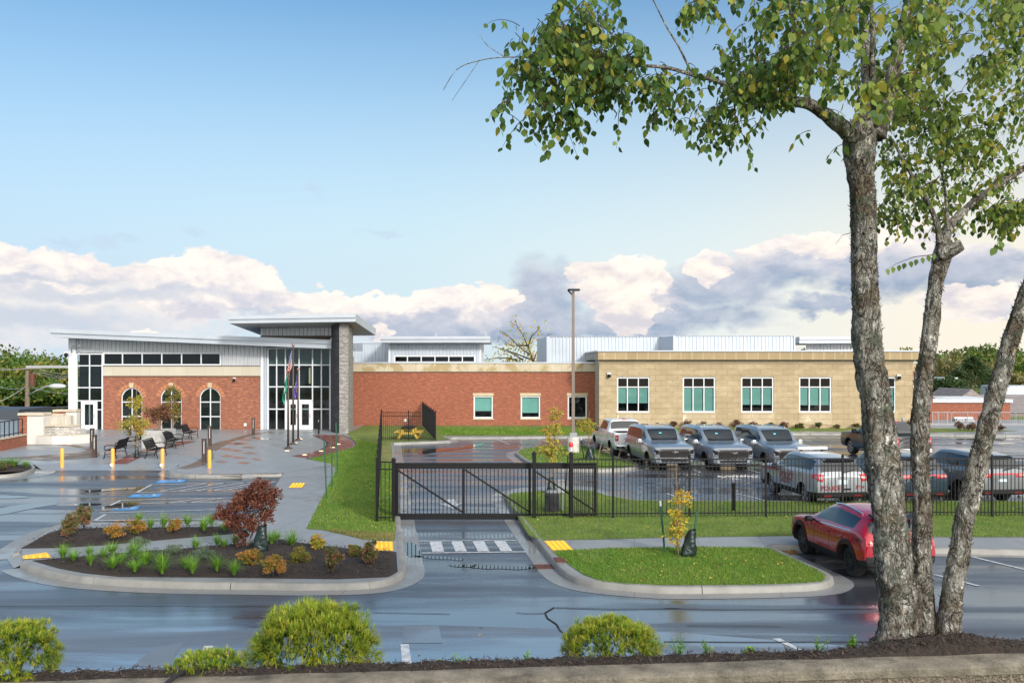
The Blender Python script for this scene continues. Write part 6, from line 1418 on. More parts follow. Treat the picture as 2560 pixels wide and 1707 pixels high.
    def text(s, name, axis, txt, c, size, mat, shear=0.0, off=.008, rot=0.0, wscale=1.0):
        cu = bpy.data.curves.new('t', 'FONT'); cu.body = txt; cu.size = size; cu.align_x = 'CENTER'; cu.align_y = 'CENTER'; cu.shear = shear; cu.offset = size*.028
        o = bpy.data.objects.new('t', cu); COL.objects.link(o); dg = bpy.context.evaluated_depsgraph_get(); me = bpy.data.meshes.new_from_object(o.evaluated_get(dg)); bpy.data.objects.remove(o)
        bm = bmesh.new(); bm.from_mesh(me); bmesh.ops.triangulate(bm, faces=bm.faces)
        bmesh.ops.subdivide_edges(bm, edges=[e for e in bm.edges if e.calc_length() > size*.4], cuts=2)
        bmesh.ops.triangulate(bm, faces=bm.faces)
        # reading direction as seen from outside
        fl = {'+x': 1, '-x': -1, '+y': -1, '-y': 1}[axis]; cr, sr = math.cos(rot), math.sin(rot)
        for v in bm.verts:
            x, y = v.co.x*wscale, v.co.y; x, y = x*cr-y*sr, x*sr+y*cr
            v.co = s.cast(axis, c[0]+fl*x, c[1]+y, off)
        bm.to_mesh(me); bm.free(); me.materials.clear(); me.materials.append(mat); me.name = name
        ob = bpy.data.objects.new(name, me); COL.objects.link(ob); ob.parent = s.root; return ob
    def wheel_set(s, rim, spokes=6, w=.25, dual=False):
        r = s.wr
        for wx in s.wheels:
            for sd in (1,-1):
                t = MB(); y0 = sd*(s.track-.02); nn = 32
                prof = [(r*.66,.0),(r*.70,.012),(r*.93,.012),(r*.985,-.02),(r,-.06),(r,-w+.06),(r*.93,-w),(r*.6,-w)]
                t.loft([[Vector((wx+q*math.cos(2*math.pi*k/nn), y0+sd*dy, r+q*math.sin(2*math.pi*k/nn))) for k in range(nn)] for q, dy in prof], True, True)
                to = t.build('wheel', M['rubber'], s.root, True, True, 35)
                m = MB(); R0 = r*.69
                m.loft([[Vector((wx+q*math.cos(2*math.pi*k/nn), y0+sd*dy, r+q*math.sin(2*math.pi*k/nn))) for k in range(nn)] for q, dy in ((R0,.016),(R0*.92,.018),(R0*.9,-.03),(R0*.88,-.08))], True)
                for k in range(spokes):
                    a = 2*math.pi*k/spokes+.3
                    for da in (-.16,.16):
                        m.bar((wx+.05*math.cos(a),y0+sd*.004,r+.05*math.sin(a)), (wx+R0*.95*math.cos(a+da),y0+sd*.012,r+R0*.95*math.sin(a+da)), .034, .034, up=(0,1,0))
                m.tube([(wx,y0-sd*.03,r),(wx,y0+sd*.02,r)], .06, 12)
                m.build('rim', rim, to, False, True)
                b_ = MB(); b_.tube([(wx,y0-sd*.09,r),(wx,y0-sd*.085,r)], R0*.9, 24); b_.build('brake_disc', CL, to, False, True)
    def mirrors(s, x, z, y, mat, size=(.12,.20,.16)):
        for sd in (1,-1):
            m = MB(); m.bbox((x, sd*(y+.13), z), size, .04); m.bar((x+.02,sd*(y-.06),z-.03),(x+.01,sd*(y+.07),z-.03), .06, .05); o = m.build('mirror', mat, s.root, False, True)
            g = MB(); g.box(x-size[0]/2-.004, x-size[0]/2-.001, sd*(y+.13)-size[1]/2+.03, sd*(y+.13)+size[1]/2-.03, z-size[2]/2+.03, z+size[2]/2-.03); g.build('mirror_glass', CG, o, False, True)
    def handles(s, xs, z, mat):
        for x in xs:
            for ax in ('+y','-y'): s.patch('door_handle', ax, [(x-.09,z-.015),(x+.09,z-.015),(x+.09,z+.02),(x-.09,z+.02)], mat, 3, 1, .03, .03)
    def seams(s, xs, z0, z1):
        for x in xs:
            for ax in ('+y','-y'): s.patch('door_seam', ax, [(x-.006,z0),(x+.006,z0),(x+.006,z1),(x-.006,z1)], WELL, 1, 8, .002, .004)
    def place(s, c, heading): s.root.location = c; s.root.rotation_euler = (0,0,math.atan2(heading[1], heading[0]))
def copytree(o, parent=None):
    c = o.copy(); COL.objects.link(c); c.parent = parent
    for ch in list(o.children): copytree(ch, c)
    return c
PATH = (-.13, .9915)
def near_wheel(car, p, heading, wx, side):
    """car centre such that the wheel at (wx, side) stands at ground point p"""
    h = Vector((heading[0],heading[1],0)).normalized(); l = Vector((-h.y,h.x,0)); q = p - h*wx - l*side*car.track
    car.place((q.x,q.y,.006), h)
# --- large grey-blue SUVs, noses to the fence
def big_suv():
    st = [(2.80,.42,.93,.97,.80,.78,.5),(2.76,.36,1.04,1.08,.93,.90,.6),(2.62,.33,1.10,1.15,1.0,.95,.65),(2.2,.33,1.13,1.21,1.02,.98,.7),(1.65,.34,1.15,1.25,1.025,.99,.75),(1.22,.34,1.17,1.29,1.025,.99,.78),(.95,.34,1.18,1.52,1.025,.99,.79),(.55,.34,1.19,1.82,1.025,.99,.79),(.30,.34,1.19,1.87,1.025,.99,.79),(-.36,.34,1.19,1.90,1.025,.99,.79),(-.46,.34,1.19,1.905,1.025,.99,.79),(-1.36,.34,1.20,1.90,1.025,.99,.78),(-1.50,.34,1.20,1.895,1.025,.99,.78),(-2.38,.35,1.20,1.86,1.02,.98,.76),(-2.58,.36,1.20,1.82,1.01,.97,.74),(-2.72,.38,1.18,1.26,.98,.94,.6),(-2.80,.42,1.05,1.12,.92,.88,.5)]
    c = Car('grey_suv', 'x', 'car', st, paint('slate_metallic', (.17,.205,.245), .2), 'grey SUVs parked in a row', (1.72,-1.68), .89, .40, [(.95,-2.38)], (1.22,.55), (-2.58,-2.72), sub=1, clad=0)
    c.wheel_set(RIMB, 6, .28); c.mirrors(.85, 1.25, 1.0, CHROME, (.14,.26,.19)); c.handles((-.15,-1.15), 1.08, CHROME); c.seams((.62,-.41,-1.43), .5, 1.18)
    f = c.patch('grille', '+x', [(-.70,.64),(.70,.64),(.70,1.03),(-.70,1.03)], BLK, 8, 4, .02)
    m = MB()
    for k in range(5): z = .735+k*.058; m.bar((2.80+.035,-.58,z),(2.80+.035,.58,z), .014, .02)
    for k in range(15): y = -.6+k*.0857; m.bar((2.828,y,.72),(2.828,y,1.0), .01, .014)
    m.build('grille_bars', CL, f, False, True)
    m = MB(); x = 2.865; z = .885; m.prism([(x,-.16,z-.025),(x,-.06,z-.025),(x,-.05,z-.05),(x,.06,z-.05),(x,.06,z-.025),(x,.16,z-.025),(x,.14,z+.025),(x,.05,z+.025),(x,.05,z+.05),(x,-.06,z+.05),(x,-.06,z+.025),(x,-.17,z+.025)], (.012,0,0)); m.build('emblem', CHROME, f, False, True)
    c.patch('bumper_bar', '+x', [(-.92,.56),(.92,.56),(.90,.64),(-.90,.64)], CHROME, 10, 2, .03); c.patch('lower_grille', '+x', [(-.6,.43),(.6,.43),(.66,.54),(-.66,.54)], BLK, 6, 2, .015)
    for sd in (1,-1):
        h = c.patch('headlight', '+x', [(sd*.72,.72),(sd*.93,.74),(sd*.94,1.03),(sd*.72,1.02)], BLK, 4, 4, .02)
        c.patch('light_strip', '+x', [(sd*.74,.985),(sd*.93,.99),(sd*.93,1.015),(sd*.74,1.01)], LENS, 4, 1, .03, parent=h); c.patch('light_strip', '+x', [(sd*.90,.76),(sd*.93,.76),(sd*.93,.90),(sd*.90,.90)], LENS, 2, 3, .03, parent=h); c.patch('light_strip', '+x', [(sd*.74,.755),(sd*.93,.75),(sd*.93,.78),(sd*.74,.785)], LENS, 3, 1, .03, parent=h)
        c.patch('side_marker', '+y' if sd > 0 else '-y', [(2.42,.62),(2.47,.62),(2.44,.82),(2.38,.82)], AMB, 1, 3, .015)
        c.patch('tail_light', '-x', [(sd*.80,.85),(sd*.93,.85),(sd*.90,1.2),(sd*.80,1.2)], REDL, 2, 4, .02)
        m = MB(); m.tube([c.cast('+z',x,sd*.66,.02) for x in (.2,-.4,-1.0,-1.6,-2.1)], .018, 6); m.build('roof_rail', CHROME, c.root, False, True)
    m = MB(); p = Vector((.86,-.12,1.62)); m.add([p+Vector((.02,-.06,-.02)), p+Vector((.02,.06,-.02)), p+Vector((-.015,.06,.02)), p+Vector((-.015,-.06,.02))], [(0,1,2,3)]); m.build('windshield_sticker', STICK, c.root, False, True)
    m = MB()
    for sd in (1,-1): m.bar((1.28,sd*.05,1.305),(1.10,sd*.62,1.40), .02)
    m.build('wiper', CL, c.root, False, True)
    return c
c = big_suv(); HF = (.125,-.992)
near_wheel(c, G(b1(1072,676)), HF, 1.72, -1)
c.root['label'] = 'grey-blue SUV next to the white pickup, leftmost of the three facing the fence'
B = c.root
for dx, dy, lab in ((2.60,-.35,'grey-blue SUV between its two twins, facing the fence'),(5.28,-.62,'grey-blue SUV nearest the police car, rightmost of three facing the fence')):
    o = copytree(B); o.location = B.location+Vector((dx,dy,0)); o['label'] = lab
# --- pickups
def pickup(label, mat, rim):
    st = [(2.92,.48,.98,1.02,.80,.78,.5),(2.88,.42,1.10,1.14,.93,.90,.6),(2.72,.40,1.15,1.20,.99,.95,.65),(2.2,.40,1.18,1.26,1.0,.97,.7),(1.55,.41,1.21,1.31,1.005,.98,.75),(1.30,.41,1.22,1.36,1.005,.98,.76),(1.02,.41,1.23,1.62,1.005,.98,.74),(.66,.41,1.24,1.89,1.005,.98,.73),(.40,.41,1.24,1.94,1.005,.98,.73),(-.12,.41,1.25,1.955,1.005,.98,.73),(-.22,.41,1.25,1.955,1.005,.98,.73),(-.98,.41,1.26,1.94,1.005,.98,.72),(-1.10,.41,1.26,1.925,1.005,.98,.72),(-1.20,.41,1.27,1.90,1.005,.98,.71),(-1.40,.41,1.28,1.37,1.005,.985,.70),(-1.44,.41,1.30,1.345,1.005,.985,.7),(-2.0,.42,1.30,1.345,1.005,.985,.7),(-2.7,.43,1.30,1.345,1.0,.98,.7),(-2.84,.46,1.29,1.335,.985,.965,.7),(-2.90,.50,1.24,1.28,.95,.93,.6)]
    c = Car('pickup_truck', label, 'pickup truck', st, mat, 'pickup trucks in the car park', (1.82,-1.86), .88, .42, [(1.02,-.98)], (1.30,.66), (-1.20,-1.40), bed=(-2.78,-1.52,-.78,.78,.8,1.6), clad=0)
    c.wheel_set(rim, 6, .3); c.mirrors(.95, 1.32, .99, BLK, (.14,.26,.24)); c.handles((-.0,-.85), 1.12, mat); c.seams((.72,-.17,-1.12,-1.46), .55, 1.23)
    for sd in (1,-1):
        t = c.patch('tail_light', '-x', [(sd*.77,.92),(sd*.95,.92),(sd*.95,1.24),(sd*.79,1.24)], REDL, 3, 4, .02); c.patch('reverse_lens', '-x', [(sd*.81,1.03),(sd*.91,1.03),(sd*.91,1.11),(sd*.81,1.11)], LENS, 2, 2, .028, parent=t)
        c.patch('headlight', '+x', [(sd*.68,.92),(sd*.92,.92),(sd*.92,1.12),(sd*.68,1.12)], LENS, 3, 3, .015)
        m = MB(); m.tube([(.95,sd*.97,.36),(-1.1,sd*.97,.36)], .045, 8); m.build('running_board', BLK, c.root, False, True)
    m = MB(); m.bbox((-2.97,0,.62), (.16,1.86,.17), .03); m.build('rear_bumper', CHROME if rim is not RIMB else CL, c.root, False, True)
    c.patch('tailgate_seam', '-x', [(-.76,.72),(.76,.72),(.76,.73),(-.76,.73)], WELL, 6, 1, .003); 
    for sd in (1,-1): c.patch('tailgate_seam', '-x', [(sd*.765,.73),(sd*.775,.73),(sd*.775,1.27),(sd*.765,1.27)], WELL, 1, 4, .003)
    c.patch('tailgate_recess', '-x', [(-.5,1.0),(.5,1.0),(.46,1.03),(-.46,1.03)], CL, 4, 1, .006)
    c.patch('tailgate_handle', '-x', [(-.14,1.12),(.14,1.12),(.14,1.18),(-.14,1.18)], BLK, 2, 1, .015)
    m = MB(); m.box(-1.185,-1.14,-.16,.16,1.90,1.945); m.build('brake_lamp', REDL, c.root, False, True)
    p = MB(); p.box(-3.06,-3.052,-.17,.17,.55,.70); p.build('number_plate', PLATE, c.root, False, True)
    c.patch('grille', '+x', [(-.62,.82),(.62,.82),(.62,1.1),(-.62,1.1)], BLK, 5, 3, .015)
    return c
c = pickup('white crew-cab pickup parked nose-in beside the lamp post island', paint('white_paint', (.70,.72,.75), 0, .25), RIMS); near_wheel(c, G(b1(702,556)), PATH, -1.86, 1)
c.text('side_lettering', '+y', '4x4', (-2.55,1.12), .11, BLK, .2); 
c2_ = pickup('dark grey crew-cab pickup parked nose-in behind the two left-hand trunks', paint('charcoal_paint', (.016,.018,.021), 0, .3), RIMS); near_wheel(c2_, G(b2(887,450)), PATH, 1.82, 1)
c2_.patch('oval_badge', '-x', [(-.1,1.05),(.1,1.05),(.1,1.11),(-.1,1.11)], CHROME, 3, 2, .022)
# --- police car and dark SUVs, tails to the fence
def mid_suv(name, label, mat, kind, group):
    H = 1.76 if kind == 'police' else 1.79
    st = [(2.50,.38,.86,.90,.76,.74,.5),(2.45,.32,.97,1.01,.90,.87,.6),(2.28,.29,1.03,1.08,.96,.92,.65),(1.85,.29,1.06,1.13,.975,.94,.7),(1.35,.30,1.08,1.17,.98,.94,.72),(1.05,.30,1.09,1.22,.98,.94,.72),(.75,.30,1.10,1.47,.98,.94,.70),(.30,.30,1.11,H-.06,.98,.94,.69),(.05,.30,1.11,H-.01,.98,.94,.69),(-.40,.30,1.12,H,.98,.94,.69),(-.50,.30,1.12,H,.98,.94,.69),(-1.25,.30,1.13,H-.02,.98,.94,.67),(-1.36,.30,1.14,H-.03,.98,.94,.66),(-2.05,.32,1.16,H-.08,.975,.93,.62),(-2.22,.33,1.16,H-.11,.97,.92,.60),(-2.44,.36,1.12,1.20,.94,.90,.55),(-2.50,.40,1.02,1.08,.89,.86,.5)]
    c = Car(name, label, 'police car' if kind == 'police' else 'car', st, mat, group, (1.43,-1.43), .84, .37, [(.75,-2.05)], (1.05,.30), (-2.22,-2.44), clad=2 if kind == 'police' else 1)
    c.wheel_set(RIMS, 5, .26); c.mirrors(.62, 1.16, .95, BLK if kind == 'police' else mat); c.handles((-.2,-1.05), 1.0, mat); c.seams((.42,-.45,-1.3), .45, 1.1)
    sp_ = c.patch('rear_spoiler', '-x', [(-.58,H-.16),(.58,H-.16),(.55,H-.1),(-.55,H-.1)], BLK, 6, 1, .09, .12)
    m = MB(); m.bar((-2.50,-.05,1.24),(-2.46,-.42,1.30), .025); m.build('rear_wiper', CL, c.root, False, True)
    c.patch('rear_bumper', '-x', [(-.9,.36),(.9,.36),(.9,.56),(-.9,.56)], CL, 8, 3, .03)
    for sd in (1,-1):
        c.patch('rear_reflector', '-x', [(sd*.42,.43),(sd*.68,.43),(sd*.68,.46),(sd*.42,.46)], REDL, 3, 1, .045)
        m = MB(); m.tube([(-2.5,sd*.58,.30),(-2.58,sd*.58,.30)], .05, 10); m.build('exhaust', CHROME, c.root, False, True)
        c.patch('headlight', '+x', [(sd*.6,.84),(sd*.88,.84),(sd*.88,.97),(sd*.6,.95)], LENS, 3, 2, .015)
    p = c.patch('number_plate', '-x', [(-.17,.83),(.17,.83),(.17,.98),(-.17,.98)], PLATE, 2, 2, .015)
    return c
c = mid_suv('police_car', 'silver police car with maroon lettering parked tail towards the fence', paint('police_silver', (.28,.30,.33), .25, .3), 'police', 'cars parked tail to the fence')
PW = G(b2(508,872)); near_wheel(c, PW, PATH, -1.43, 1)
for sd in (1,-1):
    t = c.patch('tail_light', '-x', [(sd*.70,.92),(sd*.90,.98),(sd*.93,1.18),(sd*.62,1.16)], REDL, 4, 4, .03); c.patch('reverse_lens', '-x', [(sd*.74,1.0),(sd*.83,1.02),(sd*.83,1.09),(sd*.72,1.08)], LENS, 2, 2, .038, parent=t)
    c.patch('tail_light', '+y' if sd > 0 else '-y', [(-2.40,1.0),(-2.2,1.02),(-2.1,1.16),(-2.40,1.17)], REDL, 3, 3, .012)
c.text('lettering', '+y', 'POLICE', (-.16,.86), .36, MAROON, .25, wscale=.95); c.text('lettering', '+y', 'JEFFERSONTOWN', (-.1,.66), .105, MAROON, .2)
c.text('lettering', '-x', 'POLICE', (.42,.70), .20, MAROON, 0, wscale=1.05); c.text('lettering', '-x', '3974', (-.62,.72), .16, MAROON)
c.patch('stripe', '+y', [(.45,1.0),(2.1,.93),(2.1,.99),(.45,1.06)], MAROON, 12, 1, .008); c.patch('stripe', '+y', [(.62,.80),(.74,.80),(.72,.98),(.62,.98)], CHROME, 2, 3, .008)
c.patch('tailgate_handle', '-x', [(-.3,.64),(-.02,.64),(-.02,.69),(-.3,.69)], BLK, 2, 1, .02); c.patch('oval_badge', '-x', [(-.08,1.1),(.08,1.1),(.08,1.15),(-.08,1.15)], CHROME, 2, 2, .02)
lb_ = MB(); lb_.bbox((-.15,0,1.86), (.28,1.15,.09), .03); lo_ = lb_.build('light_bar', simple('light_bar_lens', (.6,.62,.66), .15, coat=1), c.root, False, True)
lf_ = MB(); 
for y in (-.4,.4): lf_.bar((-.15,y,1.76),(-.15,y,1.82), .06, .1)
lf_.build('light_bar_foot', BLK, c.root, False, True)
def durango(label, mat, dx):
    d = mid_suv('dark_suv', label, mat, 'civil', 'cars parked tail to the fence'); d.root.name = 'suv'
    t = d.patch('tail_light', '-x', [(-.92,.99),(.92,.99),(.90,1.12),(-.90,1.12)], REDL, 14, 2, .025)
    d.patch('lamp_panel', '-x', [(-.46,.93),(.46,.93),(.46,1.07),(-.46,1.07)], mat, 6, 2, .033, parent=t)
    for sd in (1,-1): d.patch('lamp_lens', '-x', [(sd*.56,1.03),(sd*.82,1.03),(sd*.82,1.08),(sd*.56,1.08)], simple('pink_lens', (.6,.25,.25), .15), 4, 1, .033, parent=t)
    h = Vector((PATH[0],PATH[1],0)).normalized(); d.place(Vector(c.root.location)+Vector((h.y,-h.x,0))*dx-h*.05, h); return d
durango('dark blue SUV parked tail to the fence between two trunks', paint('navy_paint', (.02,.045,.075), .4, .25), 2.92); durango('silver-grey SUV parked tail to the fence beside the right-hand trunk', paint('silver_paint', (.17,.185,.205), .3, .3), 5.85)
# --- red crossover in the street
st = [(2.17,.36,.70,.74,.66,.64,.4),(2.12,.30,.80,.84,.79,.76,.5),(1.95,.26,.87,.92,.86,.82,.55),(1.5,.25,.93,1.0,.895,.85,.6),(1.05,.25,.96,1.06,.90,.85,.62),(.82,.25,.98,1.12,.90,.85,.61),(.5,.25,.985,1.31,.90,.85,.59),(.12,.25,.99,1.47,.90,.85,.57),(-.10,.25,.995,1.51,.90,.85,.57),(-.38,.25,1.0,1.53,.90,.85,.57),(-.47,.25,1.005,1.53,.90,.85,.57),(-1.10,.25,1.02,1.49,.90,.85,.55),(-1.17,.25,1.025,1.48,.90,.85,.545),(-1.45,.26,1.05,1.45,.90,.85,.53),(-1.78,.28,1.06,1.38,.89,.84,.50),(-2.02,.32,1.04,1.10,.87,.82,.48),(-2.14,.38,.92,.96,.82,.77,.42)]
c = Car('red_crossover', 'dark red crossover car parked at the kerb behind the thickest trunk', 'car', st, paint('crimson_paint', (.34,.006,.02), .25, .22), None, (1.33,-1.32), .80, .345, [(.5,-1.45)], (.82,.12), (-1.78,-2.02), clad=2, ztr=.085, arch=1.14)
c.wheel_set(RIMB, 8, .24); c.mirrors(.52, 1.04, .86, BLK, (.12,.2,.13)); c.handles((-.2,-1.0), .87, c.mat); c.seams((.42,-.43,-1.12), .42, .98)
for sd, ax in ((1,'+y'),(-1,'-y')):
    for wx in c.wheels:      # black wheel-arch mouldings
        m = MB(); nn = 16; pts_o = []; pts_i = []
        for k in range(nn+1):
            a = -.25+(math.pi+.5)*k/nn
            for rr_, lst in ((.50,pts_o),(.41,pts_i)): lst.append(c.cast(ax, wx+rr_*math.cos(a), max(.30,.365+rr_*math.sin(a)), .016))
        m.loft([pts_o, [(p+q)/2+Vector((0,sd*.012,0)) for p, q in zip(pts_o,pts_i)], pts_i], False); m.build('arch_moulding', CL, c.root, True, True)
    c.patch('window_trim', ax, [(.42,.99),(-1.42,1.07),(-1.42,1.085),(.42,1.005)], CHROME, 10, 1, .012)
    c.patch('tail_light', ax, [(-2.0,.86),(-1.72,.93),(-1.70,.97),(-2.0,.99)], simple('dark_red_lamp', (.09,.006,.01), .12, coat=1.0), 4, 2, .02)
    c.patch('tail_light', '-x', [(sd*.50,.86),(sd*.80,.84),(sd*.80,.96),(sd*.48,.96)], REDL, 4, 2, .02)
    m = MB(); m.tube([c.cast('+z',x,sd*.50,.025) for x in (.0,-.35,-.7,-1.05,-1.35)], .018, 6); m.build('roof_rail', CHROME, c.root, False, True)
m = MB(); m.prism([(-1.62,-.5,1.44),(-1.62,.5,1.44),(-2.0,.46,1.40),(-2.0,-.46,1.40)], (0,0,.035)); m.build('rear_spoiler', BLK, c.root, False, True)
c.patch('rear_bumper', '-x', [(-.8,.36),(.8,.36),(.8,.6),(-.8,.6)], CL, 6, 2, .03); c.patch('number_plate', '-x', [(-.17,.66),(.17,.66),(.17,.8),(-.17,.8)], PLATE, 2, 2, .015)
near_wheel(c, G(b2(880,1468)), (-.10,.995), -1.32, 1)
# ---------------------------------------------------------------- foreground: terrace, wall, shrubs, birch
WL = [(-6.2,6.28),(-3.65,6.64),(-1.35,6.86),(1.1,7.05),(4.0,7.27),(7.0,7.5)]
zw = 2.655
def fy(x): return 6.93+(x)*.088
t = thing('retaining_wall', 'long weathered exposed-aggregate concrete wall along the bottom of the view', 'wall', (0, 6.8, .0))
m, nt, b_ = newmat('aggregate_concrete'); co = coords(nt)
vo = nd(nt, 'ShaderNodeTexVoronoi'); vo.inputs['Scale'].default_value = 55; nt.links.new(co, vo.inputs['Vector'])
st_ = ramp(nt, vo.outputs['Color'], [(.25, (.075,.058,.042)), (.5, (.12,.095,.07)), (.8, (.24,.20,.155))]); bigm = noise(nt, co, 2.2, 6, .65)
pit = noise(nt, co, 24, 4, .7); mos = noise(nt, co, 5, 5, .6)
c_ = mixc(nt, ramp(nt, bigm, [(.35, .15), (.65, .75)]), st_, (.13,.11,.085)); c_ = mixc(nt, ramp(nt, mos, [(.55, 0.0), (.7, .6)]), c_, (.06,.058,.04)); nt.links.new(c_, b_.inputs['Base Color']); setin(b_, Roughness=.85); bump(nt, b_, mth(nt, 'ADD', vo.outputs['Distance'], pit), .9, .02); M['aggwall'] = m
M['coping_old'] = simple('old_coping', (.145,.128,.10), .85, var=(5,.55), bmp=(45,.9,.02))
mb = MB(); xs = [-6.4+i*.1 for i in range(139)]; rr = random.Random(9)
rings = []
for x in xs:
    y = fy(x); jz = mnoise.noise(Vector((x*3,0,0)))*.006; jy = mnoise.noise(Vector((x*5,4,0)))*.008
    rings.append([Vector((x,y-.24+jy,0)), Vector((x,y-.24+jy,zw-.075+jz)), Vector((x,y,zw-.075)), Vector((x,y,0))])
mb.loft(rings, True, True); mb.build('wall_face', M['aggwall'], t)
mb = MB(); rings = []
for x in xs:
    y = fy(x); jz = mnoise.noise(Vector((x*2.3,7,0)))*.007; jy = mnoise.noise(Vector((x*6,1,0)))*.006
    rings.append([Vector((x,y-.255+jy,zw-.073)), Vector((x,y-.26+jy,zw-.02+jz)), Vector((x,y-.235+jy,zw+jz)), Vector((x,y+.0,zw+jz)), Vector((x,y+.01,zw-.073))])
mb.loft(rings, True, True); mb.build('coping', M['coping_old'], t, True, angle=40)
# mulch terrace behind the wall, heaped round the birch
TX, TY = (2112/.91875-CX)*7.55/F, 7.55
def tz(x, y):
    d = y-fy(x); base = zw-.005+.02*min(1,max(0,d)/.1) if d < .16 else zw+.015-(d-.16)*.75
    g = math.exp(-(((x-TX-.12)/.6)**2+((y-TY)/.5)**2)); return base+.12*g+mnoise.noise(Vector((x*6,y*6,3)))*.022+mnoise.noise(Vector((x*22,y*22,1)))*.012
vs = []; fs = []; nx, ny = 280, 40
for i in range(nx+1):
    for j in range(ny+1):
        x = -6.4+13.8*i/nx; y = fy(x)-.002+(j/ny)**1.6*4.2; z = tz(x,y) if j else zw-.01; vs.append((x,y,max(-.1,z)))
for i in range(nx):
    for j in range(ny): a = i*(ny+1)+j; fs.append((a,a+ny+1,a+ny+2,a+1))
struct(raw('mulch_terrace', vs, fs, M['mulch'], None, None, True))
L = Leaves(400)
for i in range(11000):
    x = L.r.uniform(-6,7) if i < 7500 else L.r.gauss(TX+.15,.7); y = fy(x)+L.r.uniform(0,.75 if abs(x-TX) < .9 else .2); p = Vector((x,y,tz(x,y)+.004)); d = L.rnd(); d.z *= .5; L.leaf(p, d, Vector((0,0,1))+L.rnd()*.7, L.r.uniform(.02,.06), L.r.uniform(.006,.014), L.r.randrange(3))
stuff(L.build('mulch_chips', MCH), 'dark mulch chips behind the foreground wall', 'mulch')
# golden thread cypress bushes
def cypress(label, x0, x1, yt, yb, Y, seed, n=5200):
    p, q = W(vv(x0,yb),Y), W(vv(x1,yt),Y); cx_ = (p.x+q.x)/2; hw = (q.x-p.x)/2; zb = p.z; h = q.z-zb
    t = thing('cypress_shrub', label, 'shrub', (cx_,Y,zb), 'golden cypress shrubs behind the wall'); L = Leaves(seed); R_ = L.r
    tips = []
    for i in range(n//12):
        v = L.rnd()
        if v.z < -.6: v.z = -v.z
        k = R_.uniform(.45,1.0)**.5; bump_ = 1+.19*mnoise.noise(v*2.1+Vector((seed*.37,0,0)))+.12*mnoise.noise(v*5.5+Vector((seed*.11,3,0)))
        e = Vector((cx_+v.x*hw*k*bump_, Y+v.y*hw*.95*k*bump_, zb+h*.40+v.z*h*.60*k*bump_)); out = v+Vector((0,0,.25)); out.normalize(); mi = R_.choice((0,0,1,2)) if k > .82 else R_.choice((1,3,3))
        for j in range(12):                     # a drooping spray of thread-like twigs
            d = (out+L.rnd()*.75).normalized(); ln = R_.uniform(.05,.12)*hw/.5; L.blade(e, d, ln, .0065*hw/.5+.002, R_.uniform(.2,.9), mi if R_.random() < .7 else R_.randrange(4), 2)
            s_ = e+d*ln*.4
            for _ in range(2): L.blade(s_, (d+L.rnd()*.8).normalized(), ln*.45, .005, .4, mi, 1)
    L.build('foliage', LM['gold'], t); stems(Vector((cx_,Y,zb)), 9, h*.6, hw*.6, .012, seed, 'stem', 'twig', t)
cypress('largest rounded golden-green cypress shrub left of centre', 578, 866, 1400, 1545, 7.35, 501, 14500)
cypress('golden cypress shrub cut off by the left edge', -60, 136, 1432, 1560, 6.9, 502, 10000)
cypress('low spreading golden cypress shrub left of the largest one', 385, 568, 1505, 1562, 7.0, 503, 4500)
cypress('rounded golden cypress shrub right of centre', 1293, 1512, 1430, 1525, 7.5, 504, 10000)
# weeds on the mulch
def weed(label, x, y, Y, h, seed, n=5, broad=False):
    p = W(vv(x,y),Y); p.z = tz(p.x,p.y); t = thing('weed', label, 'weed', p, 'weeds along the wall'); L = Leaves(seed); m = MB()
    for i in range(n):
        a = L.r.uniform(0,6.28); s = L.r.uniform(.05,.5)*h; e = p+Vector((math.cos(a)*s, math.sin(a)*s*.5, h*L.r.uniform(.35,1))); mid = p.lerp(e,.5)+Vector((0,0,h*.08)); m.tube([p,mid,e], [.004,.003,.0015], 4)
        for k in range(9):
            f = .15+.85*k/8; q = p.lerp(mid,f*2) if f < .5 else mid.lerp(e,f*2-1); L.leaf(q, Vector((math.cos(k*2.4),math.sin(k*2.4),.35)), Vector((0,0,1))+L.rnd()*.4, (.065 if broad else .045)*(1.1-.5*f), (.022 if broad else .012), L.r.randrange(3), .1)
    m.build('stem', LM['blade'][2], t); L.build('leaves', LM['blade'], t)
for a in (('small weed in front of the largest cypress shrub',615,1545,7.05,.16,1,6,True),('low weed right of the largest cypress shrub by the white dash',1010,1535,7.2,.11,2,7,True),('leafy weed left of centre reaching over the road',1050,1528,7.25,.16,3,6,True),('single upright weed left of the right-hand cypress shrub',1210,1530,7.2,.13,4,3),('tall wispy weed right of the right-hand cypress shrub',1560,1520,7.35,.24,5,7),('wispy weed between the right-hand cypress shrub and the birch',1625,1518,7.35,.16,6,6),('low broad weed in front of the white parking dash',1725,1512,7.35,.10,7,8,True),('tall weed left of the birch base',1880,1508,7.45,.22,8,6),('low weed patch left of the birch base',1960,1505,7.45,.13,9,8,True),('small weed at the right foot of the right-hand cypress',1500,1520,7.4,.12,10,5),('weed at the foot of the low spreading cypress',490,1560,6.95,.10,11,7,True)): weed(*a)
m = MB(); p = W(vv(400,1540),6.62); o = None
m.tube([Vector((p.x+.03,fy(p.x)+.02,zw+.03)),Vector((p.x,fy(p.x)-.1,zw+.035)),Vector((p.x-.02,fy(p.x)-.22,zw+.02)),Vector((p.x-.035,fy(p.x)-.28,zw-.03))], .016, 8); tag(m.build('drip_hose', M['rubber'], None, True), 'short black hose end hanging over the wall coping', 'hose')
